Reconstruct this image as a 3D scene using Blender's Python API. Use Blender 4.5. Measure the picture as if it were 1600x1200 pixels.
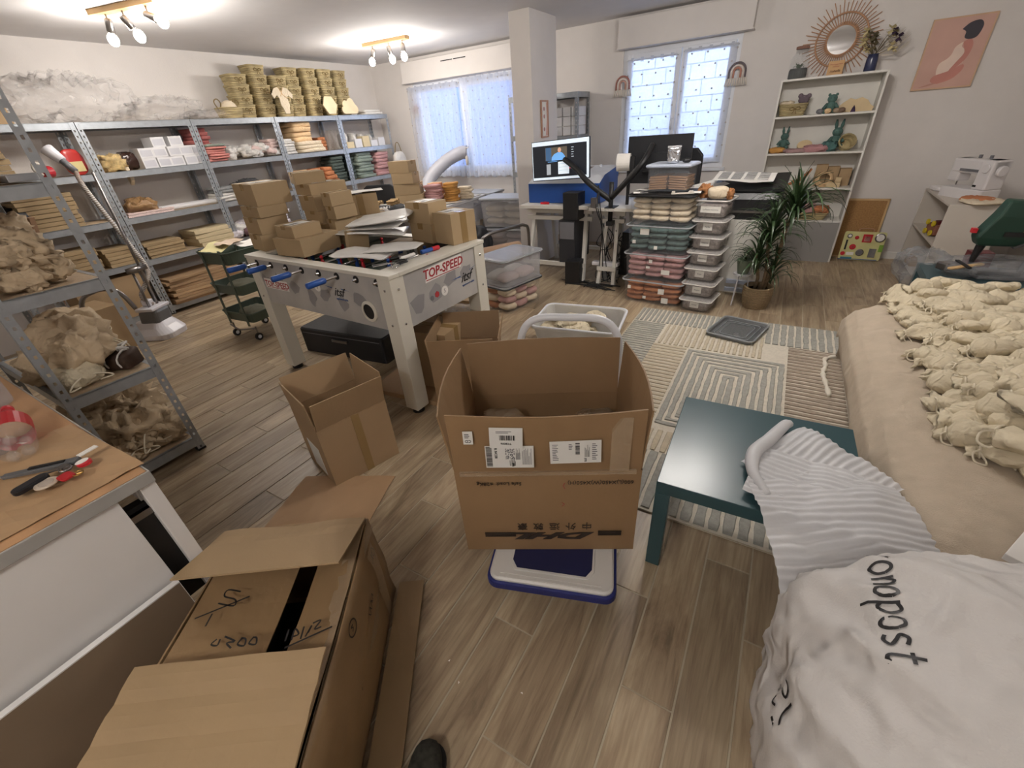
import bpy, bmesh, math, random
from mathutils import Vector, Matrix, noise, Euler
from mathutils.bvhtree import BVHTree
random.seed(7)
for o in list(bpy.data.objects): bpy.data.objects.remove(o)
SC = bpy.context.scene
COL = SC.collection
PI = math.pi
# ------------------------------------------------------------------ camera
cam_d = bpy.data.cameras.new('camera'); cam = bpy.data.objects.new('camera', cam_d); COL.objects.link(cam)
cam_d.sensor_fit = 'HORIZONTAL'; cam_d.sensor_width = 36.0; cam_d.lens = 662.3 / 1600 * 36.0
cam_d.clip_start = 0.02; cam_d.clip_end = 100
def cam_rot(yaw, pitch, roll):
    a, b, c = [math.radians(t) for t in (yaw, pitch, roll)]
    f = Vector((math.sin(a)*math.cos(b), math.cos(a)*math.cos(b), -math.sin(b)))
    r = Vector((math.cos(a), -math.sin(a), 0)); d = f.cross(r)
    x = r*math.cos(c) + d*math.sin(c); y = -r*math.sin(c) + d*math.cos(c)
    return Matrix((x, -y, -f)).transposed()
cam.matrix_world = Matrix.Translation((0, 0, 1.5)) @ cam_rot(-32.5, 31.18, 4.66).to_4x4()
SC.camera = cam
# ------------------------------------------------------------------ view, world, light
SC.view_settings.view_transform = 'Standard'; SC.view_settings.look = 'None'
SC.view_settings.exposure = 0.12; SC.view_settings.gamma = 1.0
SC.view_settings.use_curve_mapping = False
W = bpy.data.worlds.new('sky'); SC.world = W; W.use_nodes = True
bg = W.node_tree.nodes['Background']; bg.inputs[0].default_value = (0.55, 0.70, 1.0, 1); bg.inputs[1].default_value = 7.0
def room_lamp(x, y, z, power, r=0.05, col=(1.0, 0.94, 0.88)):
    l = bpy.data.lights.new('bulb_or_fill_light', 'POINT'); l.energy = power; l.shadow_soft_size = r; l.color = col
    o = bpy.data.objects.new('bulb_or_fill_light', l); COL.objects.link(o); o.location = (x, y, z)
    return o
# the third ceiling fixture of the room hangs above the rug, out of frame
room_lamp(-0.42, 3.15, 2.25, 26.0*1.3); room_lamp(-0.15, 3.25, 2.25, 26.0*1.3)
# unseen fill lamps added behind the photographer to brighten the counter side
room_lamp(-0.35, -1.25, 2.25, 26.0*1.0); room_lamp(-0.6, -1.2, 2.25, 26.0*1.0)
# daylight enters by the two windows: light portals for the sky
def portal(x0, x1, z0, z1, y):
    l = bpy.data.lights.new('window_portal', 'AREA'); l.shape = 'RECTANGLE'; l.size = x1-x0; l.size_y = z1-z0
    l.cycles.is_portal = True
    o = bpy.data.objects.new('window_portal', l); COL.objects.link(o)
    o.location = ((x0+x1)/2, y, (z0+z1)/2); o.rotation_euler = (-PI/2, 0, 0)
portal(-5.15, -3.35, 0.93, 2.12, 6.12); portal(-1.95, -0.68, 0.93, 2.15, 6.12)

# ------------------------------------------------------------------ materials
def lin(h):
    h = h.lstrip('#'); out = []
    for i in (0, 2, 4):
        c = int(h[i:i+2], 16)/255; out.append(c/12.92 if c <= 0.04045 else ((c+0.055)/1.055)**2.4)
    return tuple(out)
MATS = {}
def M(name, col='#888888', rough=0.6, metal=0.0, var=0.08, scale=6.0, bump=0.0, bscale=60.0, rnd=0.0, emit=0.0,
      alpha=1.0, stretch=None, spec=0.5, wrinkle=0.0, wscale=7.0, hue=None):
    if name in MATS: return MATS[name]
    m = bpy.data.materials.new(name); m.use_nodes = True; MATS[name] = m
    nt = m.node_tree; N = nt.nodes; L = nt.links; N.clear()
    out = N.new('ShaderNodeOutputMaterial'); p = N.new('ShaderNodeBsdfPrincipled')
    c = lin(col)
    tc = N.new('ShaderNodeTexCoord'); mp = N.new('ShaderNodeMapping'); L.new(tc.outputs['Object'], mp.inputs[0])
    if stretch: mp.inputs['Scale'].default_value = stretch
    n1 = N.new('ShaderNodeTexNoise'); n1.inputs['Scale'].default_value = scale; n1.inputs['Detail'].default_value = 5
    L.new(mp.outputs[0], n1.inputs['Vector'])
    mx = N.new('ShaderNodeMix'); mx.data_type = 'RGBA'
    c2 = lin(hue) if hue else tuple(min(1, t*(1+var)) for t in c)
    mx.inputs[6].default_value = tuple(t*(1-var) for t in c)+(1,); mx.inputs[7].default_value = c2+(1,)
    cr = N.new('ShaderNodeMapRange'); cr.inputs[1].default_value = 0.3; cr.inputs[2].default_value = 0.7
    L.new(n1.outputs[0], cr.inputs[0]); L.new(cr.outputs[0], mx.inputs[0])
    last = mx.outputs[2]
    if rnd:
        oi = N.new('ShaderNodeObjectInfo'); hs = N.new('ShaderNodeHueSaturation'); mr = N.new('ShaderNodeMapRange')
        mr.inputs[3].default_value = 1-rnd; mr.inputs[4].default_value = 1+rnd
        L.new(oi.outputs['Random'], mr.inputs[0]); L.new(mr.outputs[0], hs.inputs['Value']); L.new(last, hs.inputs['Color'])
        last = hs.outputs[0]
    L.new(last, p.inputs['Base Color'])
    p.inputs['Roughness'].default_value = rough; p.inputs['Metallic'].default_value = metal
    p.inputs['Specular IOR Level'].default_value = spec
    hgt = None
    if bump:
        b = N.new('ShaderNodeBump'); b.inputs['Strength'].default_value = bump; b.inputs['Distance'].default_value = 0.004
        n2 = N.new('ShaderNodeTexNoise'); n2.inputs['Scale'].default_value = bscale; n2.inputs['Detail'].default_value = 3
        L.new(mp.outputs[0], n2.inputs['Vector']); L.new(n2.outputs[0], b.inputs['Height']); L.new(b.outputs[0], p.inputs['Normal']); hgt = b
    if wrinkle:
        b2 = N.new('ShaderNodeBump'); b2.inputs['Strength'].default_value = wrinkle; b2.inputs['Distance'].default_value = 0.03
        n3 = N.new('ShaderNodeTexNoise'); n3.inputs['Scale'].default_value = wscale; n3.inputs['Detail'].default_value = 6
        n3.inputs['Distortion'].default_value = 1.2
        try: n3.noise_type = 'RIDGED_MULTIFRACTAL'
        except Exception: pass
        L.new(mp.outputs[0], n3.inputs['Vector']); L.new(n3.outputs[0], b2.inputs['Height'])
        if hgt: L.new(hgt.outputs[0], b2.inputs['Normal'])
        L.new(b2.outputs[0], p.inputs['Normal'])
    if emit:
        L.new(last, p.inputs['Emission Color']); p.inputs['Emission Strength'].default_value = emit
    if alpha < 1:
        tr = N.new('ShaderNodeBsdfTransparent'); ms = N.new('ShaderNodeMixShader'); ms.inputs[0].default_value = alpha
        L.new(tr.outputs[0], ms.inputs[1]); L.new(p.outputs[0], ms.inputs[2]); L.new(ms.outputs[0], out.inputs[0])
    else: L.new(p.outputs[0], out.inputs[0])
    return m
def film(name, col='#e8eaec', a=0.35, rough=0.15, wr=0.8, ws=14, detail=0.35):
    """thin crumpled plastic film: clear sheet with creases that catch the light"""
    if name in MATS: return MATS[name]
    m = M(name, col, rough=rough, var=0.05, alpha=a, wrinkle=wr, wscale=ws, spec=0.8)
    nt = m.node_tree; ms = [n for n in nt.nodes if n.type == 'MIX_SHADER'][0]; n3 = [n for n in nt.nodes if n.type == 'TEX_NOISE'][-1]
    r = nt.nodes.new('ShaderNodeMapRange'); r.inputs[1].default_value = 0.2; r.inputs[2].default_value = 1.2
    r.inputs[3].default_value = max(0.02, a-detail*0.5); r.inputs[4].default_value = min(1, a+detail)
    nt.links.new(n3.outputs[0], r.inputs[0]); nt.links.new(r.outputs[0], ms.inputs[0])
    return m
# ------------------------------------------------------------------ mesh builder
class MB:
    def __init__(s): s.v = []; s.f = []; s.T = Matrix.Identity(4)
    def add(s, vs, fs):
        k = len(s.v); s.v += [tuple(s.T @ Vector(p)) for p in vs]; s.f += [tuple(k+i for i in f) for f in fs]; return s
    def box(s, x0, y0, z0, x1, y1, z1):
        return s.add([(x0,y0,z0),(x1,y0,z0),(x1,y1,z0),(x0,y1,z0),(x0,y0,z1),(x1,y0,z1),(x1,y1,z1),(x0,y1,z1)],
                     [(0,3,2,1),(4,5,6,7),(0,1,5,4),(1,2,6,5),(2,3,7,6),(3,0,4,7)])
    def cbox(s, c, h):
        return s.box(c[0]-h[0]/2, c[1]-h[1]/2, c[2]-h[2]/2, c[0]+h[0]/2, c[1]+h[1]/2, c[2]+h[2]/2)
    def beam(s, a, b, w, h, up=(0,0,1)):
        a = Vector(a); b = Vector(b); d = (b-a).normalized(); u = Vector(up)
        if abs(d.dot(u)) > .98: u = Vector((1,0,0))
        r = d.cross(u).normalized()*w/2; t = r.cross(d).normalized()*h/2
        vs = [a-r-t, a+r-t, a+r+t, a-r+t, b-r-t, b+r-t, b+r+t, b-r+t]
        return s.add(vs, [(0,1,2,3),(7,6,5,4),(0,4,5,1),(1,5,6,2),(2,6,7,3),(3,7,4,0)])
    def tube(s, pts, r, n=8, closed=False, cap=True):
        P = [Vector(p) for p in pts]; m = len(P); rings = []; up = Vector((0,0,1))
        rr = r if isinstance(r, (list, tuple)) else [r]*m
        pu = None
        for i in range(m):
            if closed: d = P[(i+1) % m]-P[i-1]
            else: d = P[min(i+1, m-1)]-P[max(i-1, 0)]
            if d.length < 1e-9: d = Vector((0,0,1))
            d.normalize()
            if pu is None:
                u = d.cross(up)
                if u.length < .05: u = d.cross(Vector((1,0,0)))
            else: u = pu - d*pu.dot(d)
            if u.length < 1e-6: u = d.cross(Vector((0,1,0)))
            u.normalize(); w = d.cross(u); pu = u
            rings.append([P[i]+(u*math.cos(2*PI*k/n)+w*math.sin(2*PI*k/n))*rr[i] for k in range(n)])
        vs = [p for q in rings for p in q]; fs = []
        for i in range(m if closed else m-1):
            j = (i+1) % m
            for k in range(n): fs.append((i*n+k, i*n+(k+1) % n, j*n+(k+1) % n, j*n+k))
        if cap and not closed: fs += [tuple(range(n))[::-1], tuple((m-1)*n+k for k in range(n))]
        return s.add(vs, fs)
    def lathe(s, prof, n=20, c=(0,0,0), sx=1, sy=1, cap=True):
        vs = []; fs = []; m = len(prof)
        for r, z in prof:
            for k in range(n): vs.append((c[0]+sx*r*math.cos(2*PI*k/n), c[1]+sy*r*math.sin(2*PI*k/n), c[2]+z))
        for i in range(m-1):
            for k in range(n): fs.append((i*n+k, i*n+(k+1) % n, (i+1)*n+(k+1) % n, (i+1)*n+k))
        if cap: fs.append(tuple(range(n))[::-1]); fs.append(tuple((m-1)*n+k for k in range(n)))
        return s.add(vs, fs)
    def prism(s, poly, z0, z1):
        n = len(poly)
        return s.add([(x,y,z0) for x,y in poly]+[(x,y,z1) for x,y in poly],
                     [tuple(range(n))[::-1], tuple(range(n,2*n))]+[(i,(i+1)%n,n+(i+1)%n,n+i) for i in range(n)])
    def loft(s, rects, cap0=True, cap1=True):
        """stack of closed rings (same count)"""
        n = len(rects[0]); vs = [p for r in rects for p in r]; fs = []
        for i in range(len(rects)-1):
            for k in range(n): fs.append((i*n+k, i*n+(k+1)%n, (i+1)*n+(k+1)%n, (i+1)*n+k))
        if cap0: fs.append(tuple(range(n))[::-1])
        if cap1: fs.append(tuple((len(rects)-1)*n+k for k in range(n)))
        return s.add(vs, fs)
    def grid(s, nu, nv, fn):
        vs = [fn(i/nu, j/nv) for i in range(nu+1) for j in range(nv+1)]
        return s.add(vs, [(i*(nv+1)+j, (i+1)*(nv+1)+j, (i+1)*(nv+1)+j+1, i*(nv+1)+j+1) for i in range(nu) for j in range(nv)])
    def ball(s, c, r, nu=12, nv=8):
        rx, ry, rz = r if isinstance(r, (list, tuple)) else (r, r, r)
        pr = [(math.sin(PI*i/nv), -math.cos(PI*i/nv)) for i in range(nv+1)]
        pr[0] = (.001, -1); pr[-1] = (.001, 1)
        vs = []; 
        T = s.T; s.T = T @ Matrix.Translation(c) @ Matrix.Diagonal((rx, ry, rz, 1)); s.lathe(pr, nu); s.T = T
        return s
    def at(s, loc=(0,0,0), rot=(0,0,0)):
        s.T = Matrix.Translation(loc) @ Euler(rot).to_matrix().to_4x4(); return s
    def mesh(s, name, mat, smooth=False):
        me = bpy.data.meshes.new(name); me.from_pydata(s.v, [], s.f)
        if smooth:
            me.polygons.foreach_set('use_smooth', [True]*len(me.polygons))
        if mat: me.materials.append(mat)
        me.update(); return me
def rrect(w, d, r, z, n=4, cx=0, cy=0):
    pts = []
    for qx, qy, a0 in ((1,1,0),(-1,1,PI/2),(-1,-1,PI),(1,-1,1.5*PI)):
        for k in range(n+1):
            a = a0+PI/2*k/n; pts.append((cx+qx*(w/2-r)+r*math.cos(a), cy+qy*(d/2-r)+r*math.sin(a), z))
    return pts
# ------------------------------------------------------------------ objects
def props(o, label=None, cat=None, group=None, kind=None):
    if label: o['label'] = label
    if cat: o['category'] = cat
    if group: o['group'] = group
    if kind: o['kind'] = kind
    return o
def link(name, me, parent=None, loc=(0,0,0), rot=(0,0,0), bev=0, sub=0, thick=0):
    o = bpy.data.objects.new(name, me); COL.objects.link(o); o.location = loc
    o.rotation_euler = rot if isinstance(rot, (tuple, list)) else (0,0,rot)
    if parent: o.parent = parent
    if thick: q = o.modifiers.new('t', 'SOLIDIFY'); q.thickness = thick; q.offset = 0
    if bev: q = o.modifiers.new('b', 'BEVEL'); q.width = bev; q.segments = 2; q.limit_method = 'ANGLE'; q.angle_limit = 0.7
    if sub: q = o.modifiers.new('s', 'SUBSURF'); q.levels = sub; q.render_levels = sub
    return o
def thing(name, label, cat, loc=(0,0,0), rot=0, group=None):
    o = bpy.data.objects.new(name, None); COL.objects.link(o); o.location = loc; o.empty_display_size = .05
    o.rotation_euler = rot if isinstance(rot, (tuple, list)) else (0,0,rot)
    return props(o, label, cat, group)
def part(name, mb, mat, parent, label=None, smooth=False, loc=(0,0,0), rot=(0,0,0), **k):
    me = mb.mesh(name, mat, smooth) if isinstance(mb, MB) else mb
    return props(link(name, me, parent, loc, rot, **k), label)
def solo(name, label, cat, mb, mat, loc=(0,0,0), rot=(0,0,0), group=None, smooth=False, kind=None, **k):
    me = mb.mesh(name, mat, smooth) if isinstance(mb, MB) else mb
    return props(link(name, me, None, loc, rot, **k), label, cat, group, kind)
def struct(name, mb, mat, **k):
    o = link(name, mb.mesh(name, mat) if isinstance(mb, MB) else mb, **k); o['kind'] = 'structure'; return o
def dup(root, loc=None, rot=None, label=None, group=None):
    r = root.copy(); COL.objects.link(r)
    if loc is not None: r.location = loc
    if rot is not None: r.rotation_euler = rot if isinstance(rot, (tuple, list)) else (0,0,rot)
    if label: r['label'] = label
    if group: r['group'] = group
    for ch in list(root.children):
        c = ch.copy(); COL.objects.link(c); c.parent = r
        for g in list(ch.children):
            d = g.copy(); COL.objects.link(d); d.parent = c
    return r
def nz(x, y, z): return noise.noise((x, y, z))
NUM = ['', 'second', 'third', 'fourth', 'fifth', 'sixth', 'seventh', 'eighth', 'ninth', 'tenth', 'eleventh', 'twelfth', 'thirteenth', 'fourteenth']
def rank(i, n):
    if n == 1: return 'alone'
    if i == 0: return 'lowest'
    if i == n-1: return 'topmost'
    return NUM[i]+' up'
TXT = {}
def text_mesh(s, size, mat, shear=0.0, ext=0.0006, bold=0.0):
    cu = bpy.data.curves.new('t', 'FONT'); cu.body = s; cu.size = size; cu.extrude = ext; cu.shear = shear; cu.offset = bold
    cu.align_x = 'CENTER'; cu.align_y = 'CENTER'; cu.resolution_u = 2
    o = bpy.data.objects.new('t', cu); COL.objects.link(o)
    dg = bpy.context.evaluated_depsgraph_get(); me = bpy.data.meshes.new_from_object(o.evaluated_get(dg))
    bpy.data.objects.remove(o); me.materials.clear(); me.materials.append(mat); return me
def text(s, size, mat, parent, loc, rot, name='lettering', **k):
    return link(name, text_mesh(s, size, mat, **k), parent, loc, rot)
# ---- soft shapes
def sell(sx, sy, sz, e1=.5, e2=.5, nu=24, nv=12, fn=None, flat=True):
    """superellipsoid resting on z=0; fn(p, unit) -> displaced p"""
    def sp(t, e): return math.copysign(abs(t)**e, t)
    vs = []; 
    for j in range(nv+1):
        b = -PI/2+PI*j/nv
        for i in range(nu):
            a = 2*PI*i/nu
            x = sp(math.cos(b), e1)*sp(math.cos(a), e2); y = sp(math.cos(b), e1)*sp(math.sin(a), e2); z = sp(math.sin(b), e1)
            p = Vector((x*sx/2, y*sy/2, (z+1)*sz/2))
            if fn: p = fn(p, Vector((x, y, z)))
            if flat and p.z < 0: p.z = 0
            vs.append(p)
    fs = []
    for j in range(nv):
        for i in range(nu): fs.append((j*nu+i, j*nu+(i+1)%nu, (j+1)*nu+(i+1)%nu, (j+1)*nu+i))
    b = MB(); b.add(vs, fs); return b
def crumple(sx, sy, sz, seed, amp=.12, fr=3.0, e1=.7, e2=.7, nu=28, nv=16, ridge=True):
    m = min(sx, sy, max(sz, .05)*1.5)
    def fn(p, u):
        q = Vector((p.x/m*fr+seed*3.1, p.y/m*fr-seed*1.7, p.z/m*fr+seed))
        d = noise.noise(q)
        if ridge: d = 1-2*abs(d)*1.8 + .5*(1-2*abs(noise.noise(q*2.2)))
        n = Vector((u.x, u.y, u.z*.8))
        return p + n*amp*m*(d-.4)
    return sell(sx, sy, sz, e1, e2, nu, nv, fn)
def folded(sx, sy, sz, seed=0, layers=2, soft=.35):
    """folded fabric: slab with rounded fold edges, grooves between layers"""
    def fn(p, u):
        g = abs(math.sin(layers*PI*(p.z/sz)))
        k = 1-.06*(1-g)+.03*nz(p.x*12+seed, p.y*12, p.z*30)
        q = Vector((p.x*k, p.y*k, p.z*(1+.22*nz(p.x*9+seed*2, p.y*9, 0))))
        q.x += .05*sx*nz(seed, p.z*20, p.y*4); q.y += .04*sy*nz(seed+9, p.z*20, p.x*4)
        return q
    return sell(sx, sy, sz, soft, .3, 24, 8, fn)
def cord(pts, r, n=5): b = MB(); b.tube(pts, r, n); return b
def bez(pts, k=6):
    """Catmull-Rom through points"""
    P = [Vector(p) for p in pts]; out = []
    for i in range(len(P)-1):
        a = P[max(i-1, 0)]; b = P[i]; c = P[i+1]; d = P[min(i+2, len(P)-1)]
        for j in range(k):
            t = j/k; out.append(.5*((2*b)+(-a+c)*t+(2*a-5*b+4*c-d)*t*t+(-a+3*b-3*c+d)*t**3))
    out.append(P[-1]); return out
# ================================================================== the setting
WALL = M('wall_paint', '#d9d4d0', rough=.75, var=.02, bump=.25, bscale=90)
CEIL = M('ceiling_paint', '#d6d4d4', rough=.85, var=.02, bump=.12, bscale=120)
WHITE = M('white_paint', '#e4e2de', rough=.45, var=.02)
PVC = M('white_pvc', '#dfe2e8', rough=.3, var=.02)
GROUT = M('grout', '#b5aa95', rough=.9, var=.06, bump=.2)
def plank_mat(name, isl):
    m = bpy.data.materials.new(name); m.use_nodes = True; nt = m.node_tree; N = nt.nodes; L = nt.links
    p = N['Principled BSDF']; tc = N.new('ShaderNodeTexCoord'); g = N.new('ShaderNodeNewGeometry'); oi = N.new('ShaderNodeObjectInfo')
    rnd = g.outputs['Random Per Island'] if isl else oi.outputs['Random']
    cmb = N.new('ShaderNodeCombineXYZ'); mu = N.new('ShaderNodeMath'); mu.operation = 'MULTIPLY'; mu.inputs[1].default_value = 37
    L.new(rnd, mu.inputs[0]); L.new(mu.outputs[0], cmb.inputs[2]); L.new(mu.outputs[0], cmb.inputs[0])
    ad = N.new('ShaderNodeVectorMath'); L.new(tc.outputs['Object'], ad.inputs[0]); L.new(cmb.outputs[0], ad.inputs[1])
    mp = N.new('ShaderNodeMapping'); mp.inputs['Scale'].default_value = (9, 1.3, 9); L.new(ad.outputs[0], mp.inputs[0])
    n1 = N.new('ShaderNodeTexNoise'); n1.inputs['Scale'].default_value = 1.0; n1.inputs['Detail'].default_value = 9
    n1.inputs['Distortion'].default_value = 1.6; n1.inputs['Roughness'].default_value = .62; L.new(mp.outputs[0], n1.inputs[0])
    mp2 = N.new('ShaderNodeMapping'); mp2.inputs['Scale'].default_value = (55, 3.0, 9); L.new(ad.outputs[0], mp2.inputs[0])
    n2 = N.new('ShaderNodeTexNoise'); n2.inputs['Scale'].default_value = 1.6; n2.inputs['Detail'].default_value = 6
    n2.inputs['Distortion'].default_value = .5; L.new(mp2.outputs[0], n2.inputs[0])
    r = N.new('ShaderNodeValToRGB'); L.new(n1.outputs[0], r.inputs[0]); e = r.color_ramp.elements
    e[0].position = .28; e[0].color = lin('#75644f')+(1,); e[1].position = .74; e[1].color = lin('#b9a98f')+(1,)
    k = e.new(.42); k.color = lin('#97846c')+(1,); k = e.new(.56); k.color = lin('#ab997e')+(1,)
    mx = N.new('ShaderNodeMix'); mx.data_type = 'RGBA'; mx.blend_type = 'MULTIPLY'; mx.inputs[0].default_value = .55
    r2 = N.new('ShaderNodeValToRGB'); L.new(n2.outputs[0], r2.inputs[0]); r2.color_ramp.elements[0].position = .35; r2.color_ramp.elements[0].color = (.6,.58,.56,1); r2.color_ramp.elements[1].position = .6
    L.new(r.outputs[0], mx.inputs[6]); L.new(r2.outputs[0], mx.inputs[7])
    hs = N.new('ShaderNodeHueSaturation'); mr = N.new('ShaderNodeMapRange'); mr.inputs[3].default_value = .88; mr.inputs[4].default_value = 1.18
    L.new(rnd, mr.inputs[0]); L.new(mr.outputs[0], hs.inputs['Value']); L.new(mx.outputs[2], hs.inputs['Color']); L.new(hs.outputs[0], p.inputs['Base Color'])
    p.inputs['Roughness'].default_value = .42; b = N.new('ShaderNodeBump'); b.inputs['Strength'].default_value = .12; b.inputs['Distance'].default_value = .002
    L.new(n2.outputs[0], b.inputs['Height']); L.new(b.outputs[0], p.inputs['Normal'])
    return m
PL1 = plank_mat('wood_look_tile', False); PL2 = plank_mat('wood_look_tile_far', True)
X0, X1, Y0, Y1, H = -5.95, 2.0, -2.2, 6.0, 2.455
b = MB(); b.box(X0-.2, Y0-.2, -.12, X1+.2, Y1+.2, -.003); floor = struct('floor', b, GROUT)
PW, PLN, G = .1545, .90, .0055
rows = []
k0 = math.floor((X0-.036)/PW)
for k in range(k0, 13):
    xa = .036+k*PW; 
    if xa > X1: break
    off = {0: .357, 1: .089, 2: .672}[k % 3]; 
    if k % 3 == 1: off = .089
    y = off-PLN*4
    while y < Y1:
        a, c = max(y, Y0), min(y+PLN, Y1); xl, xr = max(xa, X0), min(xa+PW, X1)
        if c-a > .03 and xr-xl > .02: rows.append((xl, xr, a, c))
        y += PLN
def pl_depth(r):
    cx, cy = (r[0]+r[1])/2, (r[2]+r[3])/2
    v = cam.matrix_world.inverted() @ Vector((cx, cy, 0)); d = -v.z
    if d < .15 or abs(v.x/d) > 1.6 or abs(v.y/d) > 1.3: return 99
    return d
rows.sort(key=pl_depth)
full = {}
for i, (xl, xr, a, c) in enumerate(rows[:280]):
    key = (round(xr-xl, 3), round(c-a, 3))
    if key not in full:
        b = MB(); w, l = key; w -= G; l -= G
        b.loft([rrect(w, l, .0008, -.012, 1), rrect(w, l, .0008, -.001, 1), rrect(w-.002, l-.002, .0008, 0, 1)]); full[key] = b.mesh('plank', PL1)
    link('plank', full[key], floor, ((xl+xr)/2, (a+c)/2, 0))
b = MB()
for (xl, xr, a, c) in rows[280:]: b.box(xl+G/2, a+G/2, -.012, xr-G/2, c-G/2, 0)
o = part('far_planks', b, PL2, floor); o['kind'] = 'stuff'
b = MB(); b.box(X0-.2, Y0-.2, H, X1+.2, Y1+.2, H+.15); struct('ceiling', b, CEIL)
b = MB(); b.box(X0-.2, Y0, -.1, X0, Y1+.2, H); struct('wall_left', b, WALL)
b = MB(); b.box(X1, Y0, -.1, X1+.2, Y1+.2, H); struct('wall_right', b, WALL)
b = MB(); b.box(X0-.2, Y0-.2, -.1, X1+.2, Y0, H); struct('wall_front', b, WALL)
# window wall with two openings
WA = (-5.17, -3.3, .93, 2.14); WB = (-1.93, -.69, .93, 2.16)
b = MB(); T = .32
for (x0, x1, z0, z1) in ((X0-.2, WA[0], -.1, H), (WA[1], WB[0], -.1, H), (WB[1], X1+.2, -.1, H),
                         (WA[0], WA[1], -.1, WA[2]), (WA[0], WA[1], WA[3], H), (WB[0], WB[1], -.1, WB[2]), (WB[0], WB[1], WB[3], H)):
    b.box(x0, Y1, z0, x1, Y1+T, z1)
struct('wall_back', b, WALL)
b = MB(); b.box(WB[1]+.3, Y1-.012, 0, X1, Y1, .07); b.box(-1.9, Y1-.012, 0, -.69, Y1, .07); struct('baseboard_back', b, WHITE)
# pillar
b = MB(); b.box(-2.68, 4.68, 0, -2.45, 5.28, H); struct('pillar', b, WALL, bev=.004)
b = MB(); b.box(-3.2, 4.9, 0, -2.68, 4.93, .03)
# roller shutter boxes
b = MB(); b.box(-5.22, 5.86, 2.155, -3.0, 6.0, 2.40); b.box(-5.24, 5.85, 2.145, -2.98, 6.0, 2.158); o = struct('trim_1', b, WALL, bev=.003)
b = MB(); b.box(-4.47, 5.855, 2.335, -4.27, 5.862, 2.345); b.box(-4.25, 5.855, 2.335, -4.05, 5.862, 2.345)
part('vent_slot', b, M('dark_slot', '#202022'), o)
b = MB(); b.box(-1.96, 5.86, 2.165, -.60, 6.0, 2.42); b.box(-1.97, 5.85, 2.155, -.59, 6.0, 2.168); struct('trim_2', b, WALL, bev=.003)
# windows: frames, sashes, panes
GLASS = M('window_glass', '#dfe8f4', rough=.02, alpha=.08, spec=.6)
def window(name, w, split, ajar=None):
    x0, x1, z0, z1 = w
    b = MB(); f = .05; y = 6.02
    b.box(x0, y, z0, x0+f, y+.07, z1); b.box(x1-f, y, z0, x1, y+.07, z1); b.box(x0+f, y, z0, x1-f, y+.07, z0+f); b.box(x0+f, y, z1-f, x1-f, y+.07, z1)
    b.box(x0-.03, 5.97, z0-.035, x1+.03, 5.9995, z0-.001)
    fr = struct(name, b, PVC)
    xs = [x0+f] + split + [x1-f]
    for i in range(len(xs)-1):
        a, c = xs[i]+.004, xs[i+1]-.004; s = .055; b = MB(); yy = 6.0
        b.box(a, yy, z0+f, a+s, yy+.055, z1-f); b.box(c-s, yy, z0+f, c, yy+.055, z1-f)
        b.box(a+s, yy, z0+f, c-s, yy+.055, z0+f+s); b.box(a+s, yy, z1-f-s, c-s, yy+.055, z1-f)
        sh = part('sash', b, PVC, fr, bev=.004)
        b = MB(); b.box(a+s, yy+.025, z0+f+s, c-s, yy+.031, z1-f-s); part('pane', b, GLASS, fr)
    return fr
window('window_1', WA, [-4.24]); w2 = window('window_2', WB, [-1.28])
b = MB(); b.tube([(-1.31, 5.985, 1.45), (-1.31, 5.96, 1.45), (-1.31, 5.96, 1.34)], .011, 8); part('handle', b, PVC, w2, smooth=True)
# outside: low rendered block wall, and the neighbouring house
BLK = M('pale_blocks', '#dfe0e4', rough=.9, var=.05, bump=.5, rnd=.03)
b = MB(); b.box(-2.9, 7.48, .2, .9, 7.6, 2.7); bw = struct('trim_3', b, BLK)
blk = MB().box(-.155, -.02, -.085, .155, .02, .085).mesh('block', BLK)
for r in range(13):
    for c in range(12):
        o = link('block', blk, bw, (-2.75+c*.325+(r % 2)*.16, 7.47+.006*math.sin(r*7+c*5), .3+r*.185))
b = MB(); b.box(-9, 9.5, -1, -3.2, 9.7, 2.3); b.prism([(-9.2, 2.3), (-6.1, 3.2), (-3.0, 2.3)], 0, .01)
b = MB(); b.add([(-9, 9.5, -1), (-3.3, 9.5, -1), (-3.3, 9.5, 2.0), (-6.2, 9.5, 2.75), (-9, 9.5, 2.2), (-9, 13, -1), (-3.3, 13, -1), (-3.3, 13, 2.0), (-6.2, 13, 2.75), (-9, 13, 2.2)],
      [(0,1,2,3,4), (1,6,7,2), (2,7,8,3), (3,8,9,4), (4,9,5,0)])
hs = thing('neighbour_house', 'pale blue-grey gabled house seen through the left net curtain', 'building', (0,0,0))
part('house_wall', b, M('house_render', '#67718f', rough=.9), hs)
b = MB(); b.box(-6.4, 6.32, 2.62, -2.9, 8.6, 2.75); struct('sky_blocker', b, WALL)  # unseen slab added over the left window to block sky light
b = MB(); b.box(-9.5, 5.8, -.35, 3, 16, -.3); struct('trim_4', b, M('yard', '#8d9098', rough=.95, var=.1))
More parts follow.
